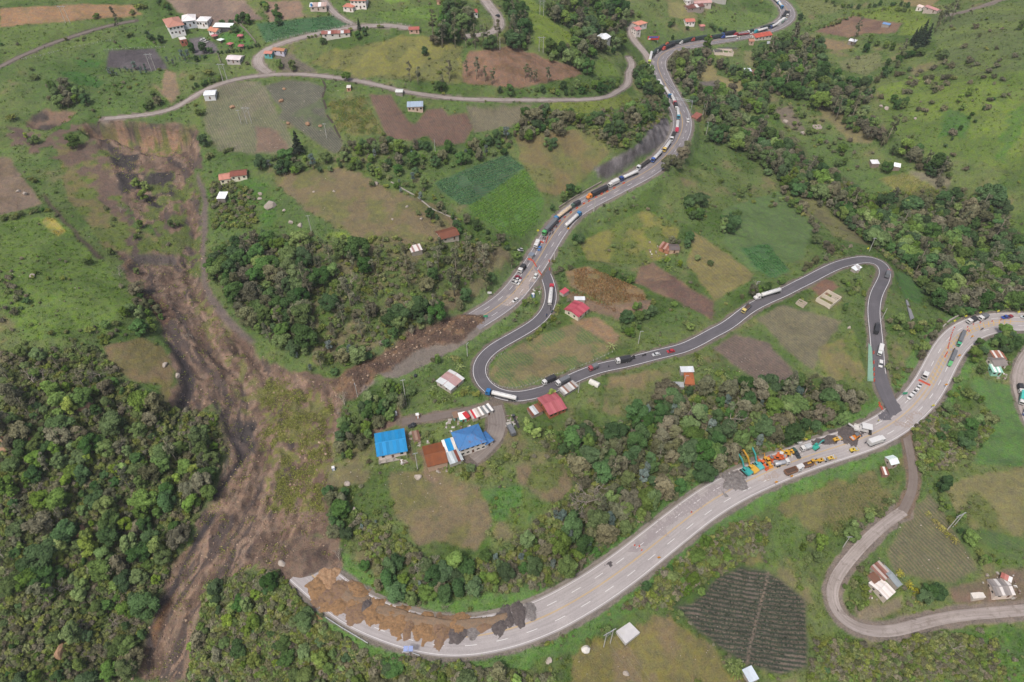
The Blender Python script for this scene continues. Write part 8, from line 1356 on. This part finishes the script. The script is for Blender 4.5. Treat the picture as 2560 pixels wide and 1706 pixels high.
spots('standing alone at the slide head','dark','A1',[(1850,1280)],(9,9.5)); spots('leaning over the slide head','green','A1',[(660,1290)],(10,11)); spots('single conifer in the ploughed field','pine','A2',[(370,1300)],(17,18)); spots('pair of cypresses by the wide top road','pine','A2',[(935,215),(1035,190)],(8,12)); spots('roadside tree below the green potato field','green','A2',[(45,590),(205,570),(330,600),(480,630),(650,660),(820,680),(930,680),(1110,720),(1180,740)],(7,11)); spots('eucalyptus in front of the reddish brown field','euca','A2',[(1400,660),(1470,690),(1700,740),(1920,620),(2010,640),(2090,660),(2150,690),(1760,660)],(11,16)); spots('eucalyptus right in the reddish brown field','euca','A3',[(120,650),(170,680),(210,690),(330,690)],(9,13)); spots('tall conifer clump on the right hill','pine','A4',[(1380,300),(1430,270),(1340,330),(1460,330),(1400,380)],(14,20)); spots('leaning eucalyptus on the right hill','euca','A4',[(1590,150),(1640,120),(1560,200),(1700,100),(1250,420),(1220,480),(820,260),(800,330)],(16,22)); spots('bushy tree above the ravine','green','A4',[(940,350),(1000,380),(1080,400),(1140,420),(1400,470),(1560,470),(1600,500),(2310,230)],(7,10)); spots('dark tree clump on the right hill','dark','A4',[(1150,900),(1200,930),(1260,920),(1180,960),(300,150),(900,440)],(6,9)); spots('yellowish green tree on the right hill','lime','A4',[(1750,900),(1840,840),(1780,970),(1230,960)],(6,8))
spots('scattered shrub on the right hill','dull','A4',[(1890,240),(1670,230),(2090,430),(2110,540),(2260,500),(1850,540),(2100,595),(1920,580),(2020,640),(1650,700),(1560,800),(1330,760),(1300,700),(1280,830),(1040,880),(950,870),(1600,990),(1430,1000),(1380,990),(2150,720),(1850,740),(2150,860),(1240,1090),(970,1060),(1500,930),(1800,1530),(1700,1400),(2030,900),(1970,690),(2060,690),(1780,420),(740,605),(820,520),(760,1270)],(3,5)); spots('tree beside the white roofs in the right valley','dark','A4',[(1090,1520)],(9,10)); spots('tree in the bushes of the right slope','green','A4',[(380,950),(330,1050),(430,1100),(560,1150),(380,1200),(480,1290),(560,1330),(680,1330),(280,1000),(120,930),(50,980),(480,1450),(700,1480),(640,1490)],(4.5,7))
spots('leaning tree in front of the loop bend','euca','B4',[(950,770)],(10,11)); spots('small tree over the loop road descent','lime','C4',[(970,215)],(7,7.5)); spots('tree at the right picture edge by the curve','green','C4',[(2270,180)],(8,9)); spots('bright tree by the red roof','lime','Z8',[(1400,600)],(6,6.5)); spots('bright round tree above the spur','lime','C2',[(1590,120)],(8,8.5)); spots('bare tree in the lower right meadow','bare','E4',[(1390,1310)],(8,8.5)); spots('bare tree on the left slope','bare','C1',[(890,300),(840,340),(280,350)],(7,9)); spots('bare tree at the slide edge','bare','C2',[(800,560),(760,720),(740,640),(740,900),(1520,220)],(6,8)); spots('bare tree by the lower bend wood','bare','E2',[(1920,700),(2060,710),(750,420),(690,170),(1450,500)],(5,8)); spots('fallen-looking bare tree in the slide','bare','B1',[(1080,920),(1090,340),(1740,1480)],(5,7)); spots('pale tree inside the slide scar','lime','B1',[(1240,100),(1320,120),(1310,220)],(7,9)); spots('bushy tree in the slide','green','B1',[(1620,470),(1560,480),(1230,580),(1240,900),(820,800),(780,820),(1280,480),(1000,720)],(4,6)); spots('tree beside the pale green round leaf tree','lime','C1',[(680,780),(720,860),(790,1080),(1110,1170),(1480,1400),(1520,1320),(1780,1200)],(7,10))
spots('bright tree in the bottom left wood','lime','E1',[(540,330),(500,420),(760,680),(720,760),(430,750),(1130,120)],(8,11)); spots('pale tree in the bottom left wood','pale','E1',[(820,560),(1130,310),(1250,170)],(7,10)); spots('bright tree in the wood outside the bend','lime','E1',[(2120,900),(2080,1000),(2250,1100),(1950,800)],(6,9)); spots('bluish tree of the inner bend wood','blue','E3',[(460,60),(540,250),(700,330),(400,40)],(7,9)); spots('lone tree in the tan field','green','B3',[(1480,1200),(1810,830),(1695,780)],(4,5)); spots('round tree beside the tan field','dark','E4',[(1220,890),(1270,900),(1180,930)],(7,8)); spots('tree by the wood edge house','dark','C3',[(1460,520),(1500,600),(1420,620)],(8,11)); spots('young tree in the loop field edge','banana','C3',[(910,50),(1700,160),(1800,270),(1950,330)],(3,4)); spots('palm-like plant by the farm rows','banana','E3',[(2000,1400),(2060,1450)],(4,5)); spots('round bush in the potato field corner','dark','A2',[(1520,1310),(1560,1340),(1490,1320)],(5,7)); spots('tree on the olive knoll','dark','A2',[(1535,470),(990,290),(930,320),(610,370)],(5,7))
spots('tree by the top hotel field','dark','Z7',[(1700,80),(1830,70),(1960,60),(2040,90),(1770,240),(1520,90),(1150,640),(1280,640),(930,640),(760,110)],(5,9)); spots('eucalyptus at the upper left dirt track','euca','A1',[(1040,130),(1060,210)],(10,13)); spots('shrub in the upper left meadow','shrub','A1',[(875,145),(1205,110),(1300,50),(1250,60),(1170,310),(280,620),(310,700),(100,1070),(1070,840),(1900,660),(1740,700),(1820,1030),(2100,1350),(2050,1370),(1900,1420)],(3,5))
# place the plants: the 300 largest of a kind in view singly, the rest as one spread each
def stuff_points(name, label, P_, sc, rz, pi, protos, tint=None):
    me = bpy.data.meshes.new(name); me.vertices.add(len(P_)); me.vertices.foreach_set('co', np.asarray(P_, np.float32).ravel()); fattr(me, 'sc', np.asarray(sc)); fattr(me, 'rz', np.asarray(rz)); a = me.attributes.new('pi','INT','POINT'); a.data.foreach_set('value', np.asarray(pi, np.int32))
    if tint is not None: fattr(me, 'tint', np.asarray(tint),'FLOAT_COLOR')
    o = bpy.data.objects.new(name, me); COL.objects.link(o); o['kind'] = 'stuff'; o['label'] = label
    c = bpy.data.collections.new(name + '_kinds')
    for i, pm in enumerate(protos): po = bpy.data.objects.new('%s_kind_%02d' % (name, i), pm); c.objects.link(po)
    t = bpy.data.node_groups.new(name, 'GeometryNodeTree'); t.interface.new_socket('Geometry', in_out='INPUT', socket_type='NodeSocketGeometry'); t.interface.new_socket('Geometry', in_out='OUTPUT', socket_type='NodeSocketGeometry')
    N_ = t.nodes.new; gi = N_('NodeGroupInput'); go = N_('NodeGroupOutput'); ip = N_('GeometryNodeInstanceOnPoints'); ci = N_('GeometryNodeCollectionInfo'); ci.inputs['Collection'].default_value = c; ci.inputs['Separate Children'].default_value = True; ci.inputs['Reset Children'].default_value = True
    def na(nm, ty): n = N_('GeometryNodeInputNamedAttribute'); n.data_type = ty; n.inputs['Name'].default_value = nm; return n.outputs['Attribute']
    cx_ = N_('ShaderNodeCombineXYZ'); L_ = t.links.new; L_(gi.outputs[0], ip.inputs['Points']); L_(ci.outputs[0], ip.inputs['Instance']); ip.inputs['Pick Instance'].default_value = True; L_(na('pi','INT'), ip.inputs['Instance Index']); L_(na('rz','FLOAT'), cx_.inputs[2]); L_(cx_.outputs[0], ip.inputs['Rotation']); L_(na('sc','FLOAT'), ip.inputs['Scale']); L_(ip.outputs[0], go.inputs[0])
    md = o.modifiers.new('spread','NODES'); md.node_group = t; return o
byk = {}
for t_ in TREES: byk.setdefault(t_[0],[]).append(t_)
PLURAL = {'green': 'mid-green trees','dark': 'dark green trees','pale': 'grey-olive trees','lime': 'bright green trees','blue': 'bluish eucalypts','euca': 'tall eucalypts','pine': 'conifers','bare': 'bare trees','shrub': 'green shrubs','dull': 'brownish shrubs','banana': 'banana plants','yellow': 'cane plants'}
for k, lst in byk.items():
    L_ = np.array([t_[2] for t_ in lst]); u, v_, d_ = project(L_); inside = (u > -60) & (u < 2620) & (v_ > -60) & (v_ < 1800); size = np.array([t_[3] for t_ in lst]) / d_ * np.where(inside, 1, .01); order = np.argsort(-size); nm, lab = KN[k]
    cells = {}
    for i in order[:290]: cells.setdefault(lst[i][5],[]).append(i)
    tagl = {}
    for pl, ids in cells.items():
        if len(ids) == 1: continue
        big = len(ids) > 20; us, vs = u[ids], v_[ids]; ug = np.digitize(us, [us.min() + (us.max() - us.min()) * q for q in (.333, .667)]) if big else np.zeros(len(ids), int); vg = np.digitize(vs, [vs.min() + (vs.max() - vs.min()) * q for q in (.333, .667)]) if big else np.zeros(len(ids), int)
        for c_ in set(zip(ug, vg)):
            mem = sorted([i for i, a_, b_ in zip(ids, ug, vg) if (a_, b_) == c_], key=lambda i: u[i])
            for n_, i in enumerate(mem):
                o_ = ordw[min(n_, len(ordw) - 1)]; tagl[i] = (', %s-%s, %s' % (('upper','middle','lower')[c_[1]],('left','centre','right')[c_[0]], o_)) if big else ', %s from left' % o_
    for r_, i in enumerate(order[:290]):
        kk, vr, loc, sc, rz, place = lst[i]; tr, cr, Hh = proto(k, vr)
        if r_ < 120 and k not in ('shrub','dull','banana','yellow'):
            root = empty(nm, loc, rz); o1 = bpy.data.objects.new('trunk', tr); o2 = bpy.data.objects.new('crown', cr)
            for o in (o1, o2): COL.objects.link(o); o.parent = root
        else: root = bpy.data.objects.new(nm, joined(k, vr)); COL.objects.link(root); root.location = loc; root.rotation_euler = (0,0, rz)
        root.scale = (sc * random.uniform(.85,1.35), sc * random.uniform(.85,1.35), sc); lb = lab + ' ' + place if not place.startswith(('standing','leaning over','single')) else lab + ',' + place
        lb += tagl.get(i, ''); lb = ' '.join(lb.split()[:16]); prop(root, lb, 'shrub' if 'shrub' in nm else ('plant' if 'plant' in nm else 'tree'), PLURAL[k] + ' ' + place)
    rest = [lst[i] for i in order[290:]]
    if rest: stuff_points('more_' + PLURAL[k].replace('-','_').replace(' ','_'),'further ' + PLURAL[k] + ' of the woods',[t_[2] for t_ in rest],[t_[3] for t_ in rest],[t_[4] for t_ in rest],[t_[1] for t_ in rest],[joined(k, i) for i in range(NVAR[k])])
print('TREES', {k: len(v) for k, v in byk.items()})
# undergrowth, grass and crops
rgv = np.random.default_rng(5)
def tuft(name, n, spread, hgt, wd, seed, mat_):
    rg = np.random.default_rng(seed); C_ = np.c_[rg.normal(0, spread, n), rg.normal(0, spread, n), rg.uniform(.15, .7, n) * hgt]; me = leafmesh(name, C_, np.c_[rg.normal(0,1, n), rg.normal(0,1, n), rg.uniform(.1, .9, n)], rg.uniform(.6,1.1, n) * wd, 1.0, rg); me.materials.append(mat_); return me
TUF = [tuft('grass_tuft%d' % i, 12, .45, .5, .24, i, ML['tint']) for i in range(4)]; CORN = [tuft('corn_plant%d' % i, 9, .18,1.7, .26,20 + i, ML['tint']) for i in range(3)]; CROP = [tuft('crop_plant%d' % i, 8, .16, .35, .2,30 + i, ML['tint']) for i in range(3)]; UND = [joined('shrub', i) for i in range(4)] + [joined('dull', i) for i in range(2)]
VV = np.stack([VX, VY, VZ],1); pu, pv, pd = project(VV); vis = (pu > -80) & (pu < 2640) & (pv > -60) & (pv < 1760) & (VY > 40)
offroad = np.ones(len(VX), bool)
for n_ in ROADS: offroad &= dist_road(n_) > ROADS[n_]['w'] / 2 + 1.0
for fx, fy, fr in FOOT:
    b = (np.abs(VX - fx) < fr + 1) & (np.abs(VY - fy) < fr + 1); offroad[b] &= np.hypot(VX[b] - fx, VY[b] - fy) > fr * .75
def inpoly(poly, n, wp=None):
    p = wpoly(*poly) if wp is None else wp; b = np.nonzero((VX > p[:, 0].min()) & (VX < p[:, 0].max()) & (VY > p[:, 1].min()) & (VY < p[:, 1].max()) & offroad)[0]; b = b[poly_sd(p, VX[b], VY[b]) > 0]; return rgv.choice(b, min(n, len(b)), replace=False) if len(b) else b
def gcol(ix, lo=.85, hi=1.2): return np.clip(CG[ix] * rgv.uniform(lo, hi, (len(ix),1)),0,1)
slm = np.zeros(len(VX), bool); b = np.nonzero((VX > _sl[:, 0].min()) & (VX < _sl[:, 0].max()))[0]; slm[b] = poly_sd(_sl, VX[b], VY[b]) > 0
green = CG[:, 1] > CG[:, 0] * 1.02
cand = np.nonzero(vis & offroad & ~slm & green & (ROWA < .2))[0]; ix = rgv.choice(cand, min(26000, len(cand)), replace=False)
jit = np.c_[rgv.normal(0, .3,(len(ix),2)), np.zeros(len(ix))]
stuff_points('grass','tufts of grass and herbs over the meadows', VV[ix] + jit, rgv.uniform(.5,1.2, len(ix)) * (1 + pd[ix] / 900), rgv.uniform(0,6.3, len(ix)), rgv.integers(0,4, len(ix)), TUF, gcol(ix, 1.0,1.5))
sel = cand[(fbm(VX[cand], VY[cand],26,4,71, .6) > .52)]; ix = rgv.choice(sel, min(4200, len(sel)), replace=False)
stuff_points('meadow_scrub','low scrub and weeds dotted over the meadows and slopes', VV[ix], rgv.gamma(2.5, .17, len(ix)).clip(.2,1.2), rgv.uniform(0,6.3, len(ix)), rgv.integers(0,6, len(ix)), UND)
# rough herbs on the slide and loose rock
gx_ = inpoly(('C2',(120,330),(700,520),(720,900),(640,1300),(640,1568),(100,1568),(60,900),(30,400)),3500); gx2 = inpoly(None, 3000, _sl); ix = np.r_[gx_, gx2]; ix = ix[fbm(VX[ix], VY[ix],6,3,77) > .5]
stuff_points('slide_herbs','clumps of uprooted turf and herbs on the landslide', VV[ix], rgv.uniform(.6,1.5, len(ix)), rgv.uniform(0,6.3, len(ix)), rgv.integers(0,4, len(ix)), TUF, lin('#9aa056') * rgv.uniform(.7,1.25,(len(ix),1)))
def rockmesh(i):
    b = bmesh.new(); bmesh.ops.create_icosphere(b, subdivisions=1, radius=.5); rg = random.Random(i)
    for v_ in b.verts: v_.co *= rg.uniform(.6,1.2)
    me = bpy.data.meshes.new('rock%d' % i); b.to_mesh(me); b.free(); fattr(me, 'lv', np.random.default_rng(i).random(len(me.vertices))); me.materials.append(M_rk); return me
mr = NT('loose_slide_rock'); tc_ = mr.n('ShaderNodeAttribute', attribute_name='tint', attribute_type='INSTANCER').outputs['Color']; mr.l(mr.scale(tc_, mr.ramp(mr.noise(mr.pos(),2.5,3), .3, .7, .75,1.25)), mr.b.inputs['Base Color']); mr.b.inputs['Roughness'].default_value = 1; M_rk = mr.m; ROCKS = [rockmesh(i) for i in range(4)]
tp = wpoly(*TOE); ix = np.r_[inpoly(None, 12000, _sl), rgv.choice(np.nonzero((VX > tp[:, 0].min()) & (VX < tp[:, 0].max()) & (VY > tp[:, 1].min()) & (VY < tp[:, 1].max()))[0],9000)]; ok = slm[ix] | (poly_sd(tp, VX[ix], VY[ix]) > 0); ix = ix[ok]
tn = np.where((rgv.random((len(ix),1)) < .1), lin('#a8927e'), CG[ix]) * rgv.uniform(.8,1.3,(len(ix),1))
stuff_points('slide_rocks','loose rock and clods covering the landslide debris', VV[ix], rgv.gamma(1.6, .24, len(ix)).clip(.12,1.6) * np.where(slm[ix],1,1.35), rgv.uniform(0,6.3, len(ix)), rgv.integers(0,4, len(ix)), ROCKS, tn)
# undergrowth in the woods
und = []
for poly, n in ((('D',(0,810),(220,800),(300,880),(370,930),(500,960),(520,1040),(430,1220),(330,1440),(300,1568),(0,1568)),3200),(('D',(480,1340),(640,1315),(720,1420),(850,1510),(1150,1540),(1300,1568),(430,1568)),2200),(('D',(1240,1010),(1450,970),(1600,880),(1990,900),(1900,990),(1560,1120),(1440,1230),(1250,1360),(900,1370),(1150,1270),(1330,1120)),2400),(('D',(490,560),(720,540),(1150,560),(1000,740),(780,860),(640,780),(520,690)),900),(('D',(1620,260),(1790,310),(2000,450),(2200,430),(2353,570),(2353,720),(2150,690),(1900,480),(1700,340)),1400),(('E3',(1000,900),(1600,400),(2000,130),(2334,100),(2300,350),(1850,600),(1400,880)),500),(('C4',(1300,1200),(1620,960),(2050,1200),(1650,1550),(1350,1568)),600),(('E4',(360,1240),(800,1310),(1300,1200),(1700,1300),(1760,1568),(300,1568)),900),(('D',(800,1170),(900,1230),(1000,1290),(850,1300)),120),(('A3',(80,1010),(700,1060),(1250,880),(1420,1060),(1000,1390),(500,1150),(100,1250)),500),(('B1',(1900,0),(2334,200),(2334,520),(1950,520)),160)): und.append(inpoly(poly, n))
ix = np.concatenate(und); stuff_points('undergrowth','low scrub and saplings filling the floor of the woods', VV[ix], rgv.uniform(.5,1.4, len(ix)), rgv.uniform(0,6.3, len(ix)), rgv.integers(0,6, len(ix)), UND)
# crops standing in rows
def crop(name, label, poly, rows, sp, along, protos, cols, sc, jitter=.12, keep=1.0):
    p = wpoly(*poly); r = unproj(px(*rows))[:, :2]; d = r[1] - r[0]; d /= np.hypot(*d); nn = np.array([-d[1], d[0]]); s_ = p @ d; t_ = p @ nn; A_, B_ = np.meshgrid(np.arange(s_.min(), s_.max(), along), np.arange(np.floor(t_.min() / sp) * sp, t_.max(), sp)); A_ = A_.ravel() + rgv.normal(0, along * .25, A_.size); B_ = B_.ravel() + rgv.normal(0, jitter, B_.size); x = A_ * d[0] + B_ * nn[0]; y = A_ * d[1] + B_ * nn[1]; k = (poly_sd(p, x, y) > .4) & (rgv.random(len(x)) < keep) & (fbm(x, y, 9,2,5) > .3); x, y = x[k], y[k]; c_ = np.array([lin(c) for c in cols])[rgv.integers(0, len(cols), len(x))] * rgv.uniform(.8,1.25,(len(x),1))
    stuff_points(name, label, np.c_[x, y, hz(x, y)], rgv.uniform(*sc, len(x)), rgv.uniform(0,6.3, len(x)), rgv.integers(0, len(protos), len(x)), protos, c_)
crop('potato_crop','rows of bluish green potato plants beside the bright green field',('D',(1000,420),(1165,353),(1207,386),(1090,470),(1060,472),(1015,440)),('D',(1010,425),(1180,360)),1.6, .8, CROP, ['#5a8460','#64905f','#6f9a66'],(1.3,2.2)); crop('bean_crop','rows of bright green plants above the checkpoint',('D',(1075,476),(1207,387),(1252,465),(1232,530),(1200,548),(1150,530),(1090,497)),('D',(1080,478),(1207,395)),1.4, .8, CROP, ['#769c48','#82a44a','#6c9040'],(1.2,2.0)); crop('potato_crop','rows of green plants in the field below the top lane',('A2',(0,215),(690,145),(870,230),(420,320),(90,395)),('A2',(0,300),(600,200)),2.0,1.2, CROP, ['#4f7c54','#5a8458'],(1.4,2.2))
crop('dry_maize','dry brown maize stalks behind the detour road',('D',(1318,622),(1350,612),(1480,668),(1485,692),(1400,700),(1320,664)),('B3',(600,900),(1040,1060)),1.0, .8, CORN, ['#b08a60','#a67c54','#98784e','#bb9a70'],(.9,1.3), .2, .85); crop('dry_maize','second strip of dry maize nearer the crimson roof',('B3',(490,1080),(700,1110),(900,1200),(980,1290),(900,1280),(760,1210),(520,1130)),('B3',(500,1080),(900,1230)),1.0, .9, CORN, ['#b08a60','#a67c54','#98784e'],(.8,1.2), .2, .8); crop('green_maize','yellowing maize field beside the crack',('A2',(650,945),(980,875),(1030,950),(1080,1060),(1170,1220),(900,1230),(740,1195),(690,1060)),('A2',(700,950),(900,1200)),1.3,1.1, CORN, ['#8c8a4a','#7c8444','#98924e','#727c40'],(.9,1.3), .2, .9); crop('yellow_maize','small ripe yellow crop patch in the left meadow',('B1',(385,460),(430,415),(500,430),(605,540),(530,590),(440,520)),('B1',(420,430),(560,570)), .9, .8, CORN, ['#c4b454','#b8a84c','#ccbc60'],(.7,1.1), .2)
crop('maize_crop','pale maize field on the far right slope',('B4',(1020,70),(1250,15),(1500,130),(1630,230),(1560,315),(1380,285),(1110,130)),('B4',(1100,60),(1500,300)),1.5,1.3, CORN, ['#9a9656','#8c9050','#a8a060'],(.8,1.2), .2); crop('onion_crop','dark green crop in curved rows on the lower right plot',('E3',(1500,880),(1640,860),(1900,600),(2080,520),(2330,580),'E4',(80,800),(240,935),(275,1000),(290,1440),(100,1500),(0,1480),'E3',(2334,1450),(2130,1400),(1900,1240),(1700,1090),(1560,950)),('E3',(1700,780),(2300,880)),1.75, .7, CROP, ['#48584a','#42523f','#556450'],(1.0,1.7), .15); crop('maize_crop','young maize in rows on the slope below the works',('E4',(380,165),(650,50),(820,35),(840,150),(990,185),(1000,245),(650,345),(510,535),(435,415)),('E4',(430,180),(600,440)),1.6, .9, CORN, ['#6c8446','#7a8c4c','#5f783f'],(.5, .9), .15); crop('bean_crop','dense green rows on the steep plot left of the silver tanker',('B3',(2100,705),(2334,655),'B4',(190,895),(60,950),(0,955),'B3',(2205,850)),('B3',(2090,700),(2300,930)),1.6, .9, CROP, ['#55864f','#618f55'],(1.3,2.0))

# ------------------------------------------------------------------ thin valley haze
q = MB(); q.box(-1530,1530,-380,1720,-75,330); hzo = obj('haze', q.mesh('haze')); hzo['kind'] = 'stuff'; hzo['label'] = 'thin pale haze over the valley'
hm = bpy.data.materials.new('haze_air'); hm.use_nodes = True; tn_ = hm.node_tree; tn_.nodes.remove(tn_.nodes['Principled BSDF']); vp = tn_.nodes.new('ShaderNodeVolumePrincipled'); vp.inputs['Color'].default_value = (.86, .9, .95,1); vp.inputs['Density'].default_value = .0001; vp.inputs['Anisotropy'].default_value = .2; tn_.links.new(vp.outputs[0], tn_.nodes['Material Output'].inputs['Volume']); hzo.data.materials.append(hm)
